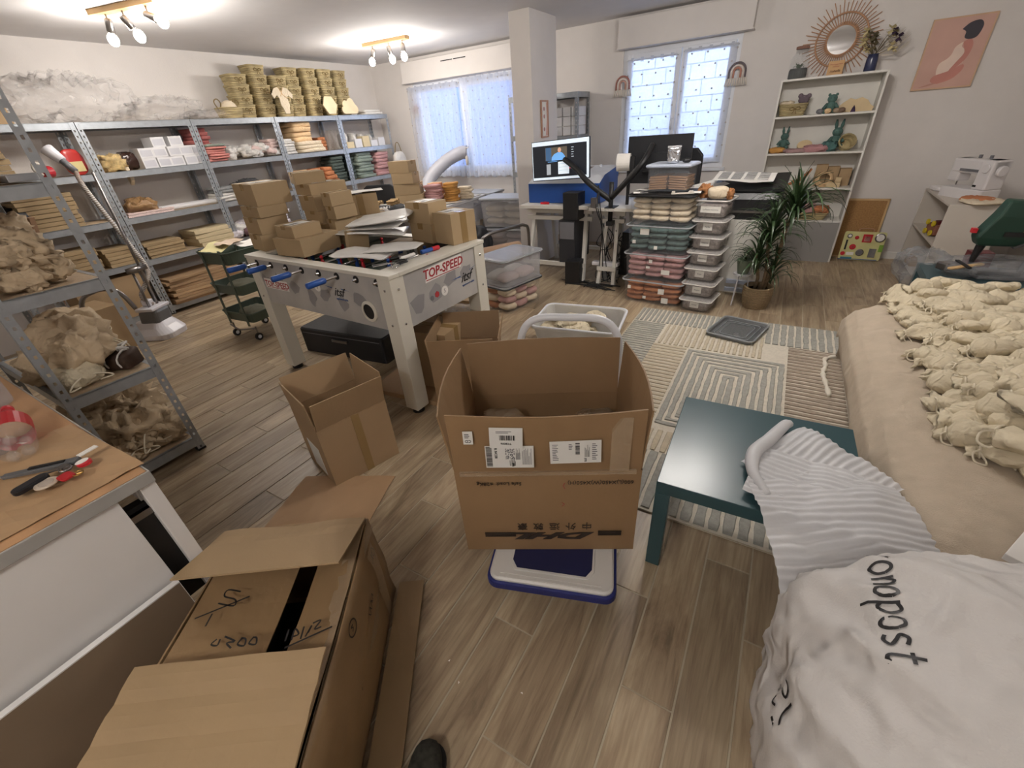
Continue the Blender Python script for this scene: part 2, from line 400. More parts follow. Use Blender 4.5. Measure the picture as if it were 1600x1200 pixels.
# ------------------------------------------------------------------ curtains
def net_mat():
    m = bpy.data.materials.new('sheer_net'); m.use_nodes = True; nt = m.node_tree; N = nt.nodes; L = nt.links; N.clear()
    out = N.new('ShaderNodeOutputMaterial'); t = N.new('ShaderNodeBsdfTransparent'); d = N.new('ShaderNodeBsdfDiffuse'); tl = N.new('ShaderNodeBsdfTranslucent')
    d.inputs[0].default_value = (.82,.84,.9,1); tl.inputs[0].default_value = (.85,.88,.95,1)
    a = N.new('ShaderNodeMixShader'); a.inputs[0].default_value = .6; L.new(d.outputs[0], a.inputs[1]); L.new(tl.outputs[0], a.inputs[2])
    s = N.new('ShaderNodeMixShader'); L.new(t.outputs[0], s.inputs[1]); L.new(a.outputs[0], s.inputs[2])
    tc = N.new('ShaderNodeTexCoord'); n = N.new('ShaderNodeTexNoise'); n.inputs['Scale'].default_value = 40; L.new(tc.outputs['Object'], n.inputs[0])
    r = N.new('ShaderNodeMapRange'); r.inputs[3].default_value = .5; r.inputs[4].default_value = .62; L.new(n.outputs[0], r.inputs[0]); L.new(r.outputs[0], s.inputs[0]); L.new(s.outputs[0], out.inputs[0])
    return m
NET = net_mat(); DOT = M('woven_dot', '#a39d98', rough=.8); ROD = M('curtain_rod', '#c9ccd2', rough=.35, metal=.4)
def curtain(label, x0, x1, z0, z1, y, folds, amp, seed, y_in=0, slant=0.0):
    t = thing('net_curtain', label, 'curtain', ((x0+x1)/2, y, z0)); w = x1-x0; h = z1-z0
    def P(u, v):
        q = amp*math.sin(u*folds*2*PI+1.3*math.sin(v*2+seed))*(.55+.45*(1-v))+.006*nz(u*9+seed, v*7, 2)
        return ((u-.5)*w*(1-.05*v*0)+slant*(1-v), -abs(q)-.002, v*h+(.012*math.sin(u*folds*2*PI+seed)*(1 if v < .01 else 0)))
    b = MB(); b.grid(int(folds*12), 12, P); part('net', b, NET, t, smooth=True)
    b = MB(); b.tube([(-w/2-.01, 0, h-.012), (w/2+.01, 0, h-.012)], .006, 8); part('rod', b, ROD, t)
    b = MB(); n = max(5, int(w/.11))
    for i in range(n):
        xx = -w/2+(i+.5)*w/n; b.box(xx-.016, -.012, h-.03, xx+.016, -.004, h+.012)
    part('tabs', b, NET, t)['kind'] = 'stuff'
    b = MB(); rs = int(h/.105)
    for j in range(rs):
        for i in range(int(w/.16)+1):
            u = min(.99, (i*.16+(.08 if j % 2 else .01))/w); v = (j+.6)/rs; p = P(u, v)
            b.at((p[0], p[1]-.003, p[2]), (PI/2, 0, 0)); b.lathe([(.0095, 0), (.0095, .002)], 8); b.T = Matrix.Identity(4)
    part('woven_dots', b, DOT, t)['kind'] = 'stuff'
    return t
curtain('white dotted net curtain, narrow left panel of the left window', -5.22, -4.30, .90, 2.10, 5.93, 5, .03, 1, slant=.02)
curtain('white dotted net curtain, wide gathered panel of the left window beside the pillar', -4.24, -2.95, .89, 2.12, 5.90, 8, .035, 4)
curtain('flat white dotted net curtain on the left sash of the right window', -1.87, -1.32, .98, 2.06, 5.985, 1.5, .008, 2)
curtain('flat white dotted net curtain on the right sash of the right window', -1.25, -.72, .98, 2.08, 5.985, 1.5, .008, 6)
# tassel, rainbow wall hangings
TW = M('twine', '#cfc7bb', rough=.9)
t = thing('tassel', 'knotted cord tassel hanging on the handle of the left window', 'tassel', (-4.161, 5.800, 1.274))
b = MB(); b.tube([(-.05,0,0),(.04,0,.01)], .008, 6); b.tube([(0,0,0),(.005,-.01,-.1)], .008, 6); part('cord', b, TW, t)
b = MB(); b.lathe([(.008,.0),(.022,-.02),(.024,-.06),(.02,-.12),(.012,-.13)][::-1], 8, (.005,-.01,-.09)); part('fringe', b, TW, t, smooth=True)
def rainbow(label, loc, s, c1, c2, rz=0):
    t = thing('rainbow_hanging', label, 'wall hanging', loc, rz)
    for i, (r, c) in enumerate(((.075, c1), (.052, '#e5d9d0'), (.032, c2))):
        b = MB(); b.tube([(r*s*math.cos(a), 0, r*s*math.sin(a)) for a in [PI*k/12 for k in range(13)]]+[(-r*s, 0, -.05*s)], .0095*s, 6)
        b.tube([(r*s, 0, 0), (r*s, 0, -.05*s)], .0095*s, 6)
        part('arch', b, M('yarn_'+c, c, rough=.9, bump=.4, bscale=200), t, smooth=True)
    b = MB()
    for k in range(10):
        x = (-.085+k*.019)*s; b.tube([(x, 0, -.05*s), (x*1.15, -.003, -.115*s)], .008*s, 5)
    part('fringe', b, M('cream_yarn', '#ddd5ca', rough=.95), t, smooth=True)
rainbow('small terracotta rainbow wall hanging left of the right window', (-1.909, 5.955, 1.833), 1.05, '#a8756a', '#c49a8c')
rainbow('grey and blush rainbow wall hanging at right corner of the right window', (-0.687, 5.955, 1.827), 1.05, '#6d6468', '#c08a78')
rainbow('faint terracotta rainbow hanging beside the left curtain of the left window', (-5.110, 5.950, 1.817), .8, '#a8756a', '#c49a8c')
# ------------------------------------------------------------------ ceiling lights
WOOD = M('light_pine', '#c8a472', rough=.5, var=.12, stretch=(1, 12, 12), scale=3)
NICK = M('brushed_nickel', '#8c8886', rough=.3, metal=.9)
BULBM = M('lit_bulb', '#fff4e2', emit=30.0, rough=.3, var=0)
def fixture(label, c, ang, heads):
    t = thing('ceiling_spotlight_bar', label, 'ceiling light', (c[0], c[1], H), math.radians(ang))
    b = MB(); b.box(-.32, -.04, -.035, .32, .04, 0); part('wooden_bar', b, WOOD, t, bev=.003)
    for i, (x, dx, dy, dz) in enumerate(heads):
        d = Vector((dx, dy, dz)).normalized(); p = Vector((x, 0, -.09))
        b = MB(); b.tube([(x, 0, -.035), (x, 0, -.09)], .006, 8); b.tube([p-d*.03, p-d*.02, p+d*.05, p+d*.055], [.018, .024, .027, .022], 14)
        part('spot_holder', b, NICK, t, smooth=True)
        q = p+d*.1; b = MB(); b.ball(q, (.036, .036, .042), 16, 10); part('bulb', b, BULBM, t, smooth=True)
        w = Matrix.Translation((c[0], c[1], H)) @ Matrix.Rotation(math.radians(ang), 4, 'Z') @ (q+d*.07)
        room_lamp(w.x, w.y, w.z, 26.0*.62)
fixture('wooden ceiling bar with lit spot bulbs above the nearer wall racks', (-4.42, 2.12), 15, ((-.2,-.35,.1,-.75),(-.03,.15,.35,-.7),(.2,.8,.1,-.35)))
fixture('wooden ceiling bar with three lit spot bulbs near the left window', (-4.33, 4.68), 4, ((-.2,-.25,-.1,-.7),(.04,.1,.1,-.75),(.24,.1,-.15,-.75)))
# picture on the pillar
PNK = M('pink_print', '#d3a79a', var=.1, rough=.7); PAP = M('paper', '#e9e6e0', rough=.8, var=.03)
t = thing('framed_print', 'narrow wooden framed print of pale flowers hung on the pillar', 'picture', (-2.445, 4.85, 1.37))
b = MB(); b.box(0,0,0,.015,.17,.015); b.box(0,0,.335,.015,.17,.35); b.box(0,0,.015,.015,.015,.335); b.box(0,.155,.015,.015,.17,.335); part('frame', b, M('rosewood', '#b58a72', rough=.5), t)
b = MB(); b.box(0,.015,.015,.006,.155,.335); part('print', b, PAP, t)
b = MB(); 
b.add([(.008,.10,.02),(.008,.15,.02),(.008,.15,.33),(.008,.12,.33),(.008,.135,.18)], [(0,1,2,3,4)]); part('pink_band', b, PNK, t)
b = MB()
for z in (.08,.2,.27): b.at((.008,.07,z),(0,PI/2,0)); b.lathe([(.02,0),(.02,.001)], 8)
part('flower', b, M('dusty_rose','#b98f8a'), t)
# ================================================================== metal racks
GALV = M('galvanised_steel', '#a3a8ad', rough=.38, metal=.55, var=.10, scale=22)
CHIP = M('chipboard', '#bfa98c', rough=.8, var=.12, scale=40, bump=.2, bscale=90)
KRAFT = M('kraft_card', '#a68c6a', rough=.75, var=.07, scale=5, bump=.12, bscale=120, rnd=.07)
KRAFT_D = M('kraft_card_edge', '#8a6b48', rough=.85, var=.15, scale=30, stretch=(1,1,8))
TAPE = M('brown_tape', '#927850', rough=.22, var=.06, spec=.6)
CTAPE = M('clear_tape', '#c9b294', rough=.12, var=.05, alpha=.4, wrinkle=.3, wscale=20, spec=.9)
LAB = M('white_label', '#dcdcd8', rough=.5, var=.02); INK = M('black_ink', '#1b1a1c', rough=.5); GREYINK = M('grey_ink', '#6e6e72', rough=.6)
COTTON = M('unbleached_cotton', '#ccc0a6', rough=.9, var=.07, scale=14, bump=.35, bscale=160, rnd=.06, wrinkle=.55, wscale=24)
COTTON_D = M('beige_cotton', '#c2ad90', rough=.9, var=.1, scale=10, bump=.35, bscale=150, rnd=.06, wrinkle=.5, wscale=16)
def post_mesh():
    b = MB(); cols = [0, .013, .024, .037]; zz = 0; rows = [0]
    while zz < 1.78: rows += [zz+.016, zz+.032]; zz += .045
    rows.append(1.80)
    def fl(P):
        for i in range(len(rows)-1):
            for j in range(3):
                if j == 1 and i % 2 == 1: continue
                a, c = rows[i], rows[i+1]
                b.add([P(cols[j], a), P(cols[j+1], a), P(cols[j+1], c), P(cols[j], c)], [(0,1,2,3)])
    fl(lambda u, z: (u, 0, z)); fl(lambda u, z: (0, u, z))
    return b.mesh('post', GALV)
POST = post_mesh()
def rack(label, loc, rz, L, D, levels, group=None):
    t = thing('metal_rack', label, 'shelving', loc, rz, group)
    for (x, y, r) in ((0,0,0),(L,0,PI/2),(L,D,PI),(0,D,-PI/2)):
        o = part('post', POST, GALV, t, loc=(x, y, 0), rot=(0,0,r), thick=.0018)
        b = MB(); b.box(-.003,-.003,0,.04,.04,.012); part('foot', b, M('black_plastic', '#17171a', rough=.45), o)
    bl = MB(); bl.box(.004,0,-.055,L-.004,.003,0); bl.box(.004,0,-.006,L-.004,.022,0); bl.box(.004,.003,-.055,L-.004,.014,-.052)
    bs = MB(); bs.box(0,.006,-.055,.003,D-.006,0); bs.box(0,.006,-.006,.02,D-.006,0)
    bl = bl.mesh('beam', GALV); bs = bs.mesh('side_beam', GALV)
    bd = MB(); bd.box(.006,.006,-.008,L-.006,D-.006,-.001); bd = bd.mesh('board', CHIP)
    for z in levels:
        part('beam', bl, None, t, loc=(0,.002,z)); part('beam', bl, None, t, loc=(L,D-.002,z), rot=(0,0,PI))
        part('side_beam', bs, None, t, loc=(.002,0,z)); part('side_beam', bs, None, t, loc=(L-.002,D,z), rot=(0,0,PI))
        part('board', bd, None, t, loc=(0,0,z))
    return t
LV = [.09, .585, .99, 1.395, 1.80]
XF = -5.515; YB = [.885, 1.86, 2.83, 3.80, 4.77, 5.72]
un = ['galvanised metal rack by the left wall, nearest one, mostly behind the front rack', 'galvanised wall rack with white boxes and kraft mailers, under clear film bundles',
      'galvanised wall rack with white and pink baby clothes, under the single straw basket', 'galvanised wall rack with peach folded blankets and orange packets', 'galvanised wall rack in the corner with sage green folded textiles']
for i in range(5): rack(un[i], (XF, YB[i]+.004, 0), PI/2, YB[i+1]-YB[i]-.008, .40, LV)
rack('free-standing metal rack heaped with beige cotton bags, behind the work counter', (-3.655, .33, 0), 0, 1.0, .40, [.09, .56, 1.035, 1.44, 1.80])
# ---- cartons
def carton(label, x, y, z, ang, w, d, h, tape=1, sticker=0, group=None, tilt=(0,0), mat=None, cat='box', name='carton'):
    t = thing(name, label, cat, (x, y, z), (math.radians(tilt[0]), math.radians(tilt[1]), math.radians(ang)), group)
    m = mat or KRAFT; e = .0012
    b = MB(); b.box(0,0,0,w,d,h-.003); part('body', b, m, t, bev=.002)
    b = MB(); g = .0012
    b.box(0,0,h-.003,w,d/2-g,h); b.box(0,d/2+g,h-.003,w,d,h); part('top_flap', b, m, t)
    if tape:
        tw = min(.05, d*.25)/2; b = MB(); b.box(-e, d/2-tw, h-.3*h, w+e, d/2+tw, h+e) if tape == 1 else b.box(w/2-tw, -e, h*.0, w/2+tw, d+e, h+e)
        part('tape', b, TAPE, t)
    if sticker:
        b = MB(); sw, sd = min(.15, w*.7), min(.10, d*.7); b.box(w*.5-sw/2, d*.5-sd/2, h+e, w*.5+sw/2, d*.5+sd/2, h+e+.0006); s = part('sticker', b, LAB, t)
        b = MB()
        for k in range(9): b.box(w*.5-sw*.4+k*sw*.05, d*.5-sd*.3, h+e+.0006, w*.5-sw*.4+k*sw*.05+sw*(.012+.012*(k % 3)), d*.5+sd*.1, h+e+.0009)
        part('barcode', b, INK, s)
    return t
# ---- stacks of folded things
def stack(what, where, cat, nm, x, y, z, n, s, mat, rz=0, group=None, layers=2, jit=.015, soft=.35, variants=3):
    mats = mat if isinstance(mat, list) else [mat]
    vs = [folded(s[0], s[1], s[2]*1.12, seed=k*7+x*3+y, layers=layers, soft=soft) for k in range(variants)]
    me = {}
    for i in range(n):
        k = i % variants; mt = mats[i*len(mats)//n]
        if (k, mt.name) not in me: me[(k, mt.name)] = vs[k].mesh(nm, mt, True)
        o = link(nm, me[(k, mt.name)], None, (x+random.uniform(-jit, jit), y+random.uniform(-jit, jit), z+i*s[2]), (0, 0, rz+random.uniform(-.08, .08)))
        props(o, '%s, %s %s' % (what, rank(i, n), where), cat, group or what+' '+where)
def fab(n, c, **k): return M('fabric_'+n, c, rough=.9, bump=.3, bscale=180, wrinkle=.35, wscale=22, rnd=.05, **k)
F_RED = fab('dusty_red', '#a5605c'); F_SALM = fab('salmon', '#c4827a'); F_SAGE = fab('sage', '#7e8a80'); F_WHT = fab('white', '#d6d3ce'); F_GREY = fab('grey', '#8b8c8c')
F_PEACH = fab('peach', '#d9b98f'); F_CREAM = fab('cream', '#dccdb4'); F_ORNG = fab('orange', '#b2734c'); F_DKG = fab('dark_green', '#46504a'); F_PINK = fab('pink', '#bd9190')
F_LPINK = fab('light_pink', '#d9c2bd'); F_BLK = fab('charcoal', '#3a3b3e'); F_MUST = fab('mustard', '#c08d4a'); F_TEAL = fab('teal_grey', '#5f7472'); F_LILAC = fab('pale_lilac', '#d5cfd6')
SX = -5.70
# kraft things stacks = mailers
MAIL = M('kraft_mailers', '#a08a68', rough=.8, var=.12, scale=20, stretch=(1,1,30), rnd=.06)
MAILC = M('cream_mailers', '#cbbb98', rough=.8, var=.08, scale=20, stretch=(1,1,30), rnd=.05)
def slabs(what, where, cat, nm, x, y, z, n, s, mat, rz=0, jit=.012, bow=.0):
    me = MB(); me.box(-s[0]/2, -s[1]/2, 0, s[0]/2, s[1]/2, s[2]*.93); me = me.mesh(nm, mat)
    for i in range(n):
        o = link(nm, me, None, (x+random.uniform(-jit, jit), y+random.uniform(-jit, jit), z+i*s[2]), (0, 0, rz+random.uniform(-.05, .05)), bev=.003)
        props(o, '%s, %s %s' % (what, rank(i, n), where), cat, what+' '+where)
# level .99 / .585 / .09 of unit 0 and 1
slabs('bundle of flat kraft mailers', 'on the nearest wall rack at chest height', 'mailer', 'mailer_bundle', SX+.02, 1.38, .99, 8, (.3,.4,.036), MAIL)
slabs('bundle of flat kraft mailers', 'in the low left stack behind the front rack', 'mailer', 'mailer_bundle', SX+.02, 1.36, .585, 6, (.3,.36,.036), MAIL)
slabs('bundle of flat kraft mailers', 'in the low stack beside the rack post', 'mailer', 'mailer_bundle', SX+.02, 1.70, .585, 5, (.3,.24,.034), MAIL)
slabs('bundle of flat kraft mailers', 'in the banded pile above the flat cartons', 'mailer', 'mailer_bundle', SX+.02, 2.10, .585, 5, (.3,.36,.03), MAIL)
slabs('large cream paper sack bundle', 'beside the banded kraft mailers', 'mailer', 'paper_bundle', SX+.03, 2.62, .585, 4, (.34,.40,.045), MAILC)
slabs('flattened brown carton', 'in the pile on the bottom shelf by the trolley', 'carton', 'flat_carton', SX+.05, 2.33, .09, 9, (.38,.78,.03), M('flat_kraft', '#a08362', rough=.8, var=.12, scale=3, rnd=.1), jit=.02)
slabs('flattened brown carton', 'in the small bottom-shelf pile behind the trolley', 'carton', 'flat_carton', SX+.05, 3.1, .09, 7, (.34,.4,.03), MAILC)
carton('plain tall carton on the bottom shelf beside the garment steamer', -5.93, 1.22, .09, 0, .38, .55, .40)
# level 1.395
slabs('bundle of kraft envelopes', 'on the nearest wall rack behind the hole-punched post', 'mailer', 'envelope_bundle', SX, 1.12, 1.395, 7, (.28,.4,.042), MAIL)
t = thing('tape_dispenser', 'red handheld tape dispenser on the nearest wall rack', 'tape dispenser', (-5.56, 1.52, 1.395), .5)
b = MB(); b.tube([(0,-.03,.05),(0,.03,.05)], .045, 16); part('roll', b, M('red_plastic', '#b02832', rough=.35), t, smooth=False)
b = MB(); b.tube(bez([(0,-.05,.03),(0,-.10,.07),(0,-.08,.12),(0,-.03,.11)]), .012, 8); part('handle', b, M('offwhite_plastic', '#d5cfc4', rough=.4), t, smooth=True)
t = thing('snack_bag', 'red and yellow printed packet leaning by the rack posts', 'packet', (-5.58, 1.74, 1.395), .2)
b = crumple(.05, .17, .21, 3, amp=.05); part('pouch', b, M('red_packet', '#c23a36', rough=.3), t, smooth=True)
b = MB(); b.box(.022,-.06,.03,.027,.05,.11); part('printed_band', b, M('yellow_print', '#e0cf96', rough=.4), t)
def bag(label, x, y, z, s, mat, seed, cat='plastic bag', nm='clear_bag', rz=0, content=None, cl='', **k):
    t = thing(nm, label, cat, (x, y, z), rz)
    part('film', crumple(s[0], s[1], s[2], seed, **k), mat, t, smooth=True)
    if content: part('contents', crumple(s[0]*.85, s[1]*.85, s[2]*.8, seed+5, amp=.18, fr=5), content, t, smooth=True)
    return t
CLEAR = film('clear_film', '#e6e4e2', a=.28, wr=.9, ws=16, detail=.5); MILK = film('milky_film', '#eeeae8', a=.40, wr=.9, ws=13, detail=.55)
bag('clear plastic bag of yellowish wood shavings beside the white boxes', -5.66, 2.03, 1.395, (.26,.24,.17), CLEAR, 11, content=M('shavings', '#c9ae78', rough=.9, var=.3, scale=40, bump=.6))
bag('dark brown shiny pouch bag between shavings and white boxes', -5.72, 2.2, 1.395, (.2,.16,.15), M('dark_pouch', '#3a2823', rough=.15, wrinkle=.8), 13, nm='pouch_bag', cat='bag')
b = MB(); b.prism([(0,0),(.12,0),(.16,.05),(.06,.075),(0,.05)], 0, .03); solo('cream_felt_shape', 'small cream folded piece at the shelf edge before the dark pouch', 'fabric', b, F_CREAM, (-5.58, 2.1, 1.425), (0, PI/2, PI/2))
# white boxes
WBX = M('white_carton', '#d4d3d4', rough=.5, var=.03, rnd=.04)
wb = MB(); wb.box(-.09,-.062,0,.09,.062,.088); wbm = wb.mesh('white_box', WBX); wl = MB(); wl.box(.0902,-.05,.015,.0912,.05,.07); wlm = wl.mesh('panel_line', M('box_print', '#c0c0c6'))
for i, (yy, z, dx) in enumerate(((2.31,0,0),(2.44,0,0),(2.57,0,0),(2.70,0,0),(2.31,1,0),(2.44,1,0),(2.57,1,0),(2.70,1,-.02),(2.79,0,-.05),(2.47,2,-.04),(2.64,2,-.03),(2.79,1,-.06))):
    o = solo('white_box', 'small white carton, %s row, %s in the white box pile' % (['bottom','middle','top'][z], ['leftmost','second','third','fourth','leftmost','second','third','fourth','set back at right','left','right','set back at right'][i]), 'box', wbm, None, (-5.62+dx, yy, 1.395+z*.0885), (0,0,.06*math.sin(i*2.3)), 'white cartons on the wall rack', bev=.002)
    part('label_panel', wlm, None, o)
# unit 2 level 1.395
stack('folded dusty red cloth', 'in the back stack behind the rack posts', 'fabric', 'folded_cloth', SX-.05, 2.93, 1.395, 9, (.26,.2,.036), F_RED)
stack('folded cloth', 'in the salmon and sage stack', 'fabric', 'folded_cloth', SX+.08, 2.99, 1.395, 7, (.24,.22,.024), [F_SALM, F_SALM, F_SALM, F_SAGE], layers=1)
def pile(what, cat, nm, x0, y0, dx, dy, z, n, s, mats, zh, seed, group, ams=.16):
    rnd = random.Random(seed); me = [crumple(s, s*1.25, s*.45, seed+k, amp=ams, fr=3.2, nu=20, nv=10).mesh(nm, None, True) for k in range(3)]
    cache = {}
    for i in range(n):
        u, v = rnd.uniform(-1, 1), rnd.uniform(-1, 1); zz = max(0, zh*(1-(u*u*.5+v*v*.5)))*rnd.uniform(.0, .85)
        mt = mats[i % len(mats)]; key = (i % 3, mt.name)
        if key not in cache:
            m2 = me[i % 3].copy(); m2.materials.append(mt); cache[key] = m2
        o = link(nm, cache[key], None, (x0+u*dx, y0+v*dy, z+zz), (rnd.uniform(-.2,.2), rnd.uniform(-.2,.2), rnd.uniform(0, 6.28)))
        props(o, what, cat, group)
PRT = M('printed_white_cloth', '#d9d6d2', rough=.9, var=.4, scale=26, hue='#e6e4e0', wrinkle=.4, rnd=.05)
pile('crumpled white baby garment with small dark prints in the heap by the salmon stack', 'clothes', 'baby_garment', -5.68, 3.3, .10, .17, 1.395, 16, .15, [PRT, F_WHT, PRT], .12, 5, 'printed white baby garments')
pile('crumpled pale pink baby garment in the heap right of the white ones', 'clothes', 'baby_garment', -5.66, 3.6, .10, .10, 1.395, 10, .15, [F_LPINK, F_WHT], .12, 6, 'pale pink baby garments')
stack('folded white cotton square', 'of the stack straddling the fourth rack post', 'fabric', 'folded_cloth', SX+.05, 3.9, 1.395, 6, (.26,.2,.028), F_WHT)
stack('folded pale grey square', 'of the leaning stack before the fourth post', 'fabric', 'folded_cloth', SX+.0, 3.74, 1.395, 6, (.24,.12,.03), F_LPINK)
stack('thick peach folded blanket', 'of the tall peach pile', 'blanket', 'folded_blanket', SX-.03, 4.2, 1.52, 4, (.34,.3,.055), F_PEACH)
stack('cream folded blanket', 'of the low pile below the peach blankets', 'blanket', 'folded_blanket', SX+.05, 4.25, 1.395, 3, (.3,.42,.042), F_CREAM)
stack('folded orange cloth', 'behind the cream blankets', 'fabric', 'folded_cloth', SX-.08, 4.55, 1.395, 4, (.22,.14,.04), F_ORNG)
for i in range(5): bag('clear flat pouch bag standing upright near the last rack post, %s of five' % (['first','second','third','fourth','fifth'][i]), -5.66+.02*math.sin(i*2), 4.60+i*.045, 1.395, (.2,.03,.24), MILK, 20+i)
for i in range(4): bag('clear pouch with white card on the corner rack, %s from the post' % (['first','second','third','fourth'][i]), -5.68, 4.9+i*.16, 1.395, (.2,.07,.25-.02*i), CLEAR, 30+i, content=F_WHT)
for i, c in enumerate((MAILC, WBX, MAILC, WBX, WBX)): carton('small %s box in the low row on the corner rack, %s from the left' % (['cream','white','kraft','white','pale'][i], ['first','second','third','fourth','fifth'][i]), -5.66, 4.84+i*.155, 1.395, 0, .12, .13, .08+.03*(i % 3), tape=0, mat=c)
# level .99
bag('crumpled brown plastic bag on the wall rack below the white boxes', -5.68, 2.1, .99, (.28,.26,.15), M('brown_bag', '#a07e58', rough=.25, wrinkle=.9, wscale=12, alpha=.85), 41, nm='plastic_bag')
slabs('flat pale paper bundle', 'next to the brown plastic bag', 'paper', 'paper_bundle', SX+.04, 2.12, .99, 2, (.26,.42,.02), F_LPINK)
for i in range(3):
    b = MB(); b.tube([(0,0,0),(0,.62,0)], .022, 14); solo('paper_roll', 'long white roll lying on the wall rack, %s of three' % (['front','middle','rear'][i]), 'roll', b, WBX, (-5.6-i*.05, 2.25, 1.013+.001*i), smooth=False)
stack('folded grey and white cloth', 'of the stack below the clothes heap', 'fabric', 'folded_cloth', SX+.06, 2.93, .99, 5, (.26,.26,.03), [F_WHT, F_GREY])
pile('crumpled grey-green garment lying over the shelf end behind the parcels', 'clothes', 'garment', -5.68, 3.3, .1, .22, .99, 7, .22, [F_SAGE, F_GREY, F_BLK], .16, 9, 'grey-green garments on the wall rack')
stack('folded white cloth', 'behind the third rack post at waist height', 'fabric', 'folded_cloth', SX+.0, 3.15, .99, 4, (.26,.2,.03), F_WHT)
for i in range(12):
    r, c = divmod(i, 3); 
    o = solo('orange_packet', 'clear packet of folded orange cloth on the wall rack behind the parcels', 'packet', folded(.2,.19,.055, seed=i).mesh('orange_packet', [F_ORNG, F_PEACH][i % 5 == 4], True), None, (-5.62-.02*r, 4.02+c*.22, .99+r*.052), (0,0,.1*math.sin(i)), 'orange cloth packets')
stack('folded dark green cloth', 'of the stack left of the last rack post', 'fabric', 'folded_cloth', SX+.02, 4.62, .99, 8, (.28,.24,.04), F_DKG)
stack('folded sage green towel', 'of the sage stack in the corner rack', 'towel', 'folded_towel', SX+.02, 5.12, .99, 8, (.28,.34,.042), F_SAGE)
stack('folded dark green towel', 'behind the sage stack in the corner rack', 'towel', 'folded_towel', SX-.0, 4.87, .99, 7, (.26,.14,.042), F_DKG)
stack('folded pink towel', 'in the corner rack right of the sage stack', 'towel', 'folded_towel', SX+.02, 5.48, .99, 7, (.28,.28,.045), F_PINK)
# level .585 & low, units 2..4
pile('crumpled lilac and brown cloth on the low shelf behind the trolley', 'clothes', 'garment', -5.64, 3.0, .1, .18, .585, 9, .2, [F_LILAC, F_WHT, fab('plum', '#6a5054')], .14, 12, 'lilac garments on the low shelf')
stack('folded white cloth', 'of the low stack behind the stacked parcels', 'fabric', 'folded_cloth', SX, 3.5, .585, 5, (.3,.3,.04), F_LILAC)
stack('folded grey cloth', 'of the low stack hidden behind the football table', 'fabric', 'folded_cloth', SX, 4.2, .585, 5, (.3,.3,.04), F_GREY)
# ---- top of the racks
carton('open brown carton on top of the nearest wall rack', -5.9, 1.13, 1.80, 0, .34, .36, .30, tape=0)
bag('huge heap of clear crumpled plastic film on top of the wall racks', -5.69, 1.98, 1.80, (.36,1.0,.36), MILK, 51, cat='plastic film', nm='film_bundle', amp=.16, fr=4.5, nu=60, nv=30, e1=.9, e2=.9)
bag('smaller heap of clear crumpled film beside the huge one', -5.69, 2.75, 1.80, (.34,.7,.20), MILK, 52, cat='plastic film', nm='film_bundle', amp=.15, fr=4, nu=44, nv=20, e1=.9, e2=.9)
bag('flat drift of clear film tapering toward the straw basket', -5.69, 3.12, 1.80, (.34,.45,.09), MILK, 53, cat='plastic film', nm='film_bundle', amp=.12, fr=4)
STRAW = M('straw', '#b0a078', rough=.8, var=.42, stretch=(1,1,16), scale=7, bump=.4, bscale=120, rnd=.06); ROPE = M('dark_rope', '#7d6a44', rough=.9)
def basket_mesh(w, d, h, ribs=7):
    b = MB(); R = []
    for i in range(ribs*2+1):
        t = i/(ribs*2); k = .80+.20*t; o = .011 if i % 2 else 0
        R.append(rrect(w*k+o, d*k+o, .035, h*t, 3))
    b.loft(R, cap1=False); b.loft([rrect(w*(.80+.2*q), d*(.80+.2*q), .03, h*q+.002, 3) for q in (.02,.98)][::-1], cap0=False); return b
bk = basket_mesh(.21,.21,.13).mesh('basket_wall', STRAW, False)
bow = MB(); bow.tube(bez([(.0,0,0),(.004,-.03,.018),(.0,-.045,0),(.004,-.025,-.01),(0,0,0),(.004,.03,.018),(0,.045,0),(.004,.025,-.01),(0,0,0)],4), .0035, 5)
bow.tube(bez([(0,0,0),(.006,-.018,-.04)],3), .003, 5); bow.tube(bez([(0,0,0),(.006,.02,-.045)],3), .003, 5); bowm = bow.mesh('bow', ROPE, True)
rim = MB(); rim.tube(rrect(.213,.213,.035,.13,3), .006, 6, closed=True); rimm = rim.mesh('rim', STRAW, True)
base = thing('straw_basket', 'straw basket', 'basket', (0,0,0)); part('wall', bk, None, base); part('rim', rimm, None, base); part('bow', bowm, None, base, loc=(.108,0,.085))
first = True
for c, (yy, n, dx) in enumerate(((3.60,4,-.02),(3.60,3,.17),(3.86,5,-.02),(4.10,4,.0),(4.33,5,-.06),(4.58,5,-.02),(4.84,5,-.02),(5.10,5,-.04))):
    for i in range(n):
        lb = 'rectangular straw basket, %s in stack %s on top of the racks' % (rank(i, n), ['one','one, front row','two','three','four','five','six','seven'][c])
        a = ((-5.72+dx, yy+random.uniform(-.008,.008), 1.80+i*.098), (0,0,random.uniform(-.06,.06)))
        if first: base.location, base.rotation_euler = a; base['label'] = lb; base['group'] = 'straw baskets on the racks'; first = False
        elif not (c == 1): dup(base, a[0], a[1], lb, 'straw baskets on the racks')
t = thing('handled_basket', 'single straw basket with loop handles and cream cloth inside', 'basket', (-5.66, 3.37, 1.80))
part('wall', basket_mesh(.2,.24,.11), STRAW, t); 
for s in (-1, 1):
    b = MB(); b.tube(bez([(0,s*.11,.08),(0,s*.14,.16),(0,s*.10,.19),(0,s*.07,.15),(0,s*.10,.09)]), .006, 6); part('handle', b, ROPE, t, smooth=True)
solo('cream_cushion', 'cream round cushion inside the single handled basket', 'cushion', sell(.16,.17,.16,1,1), F_CREAM, (-5.66,3.38,1.82), smooth=True)
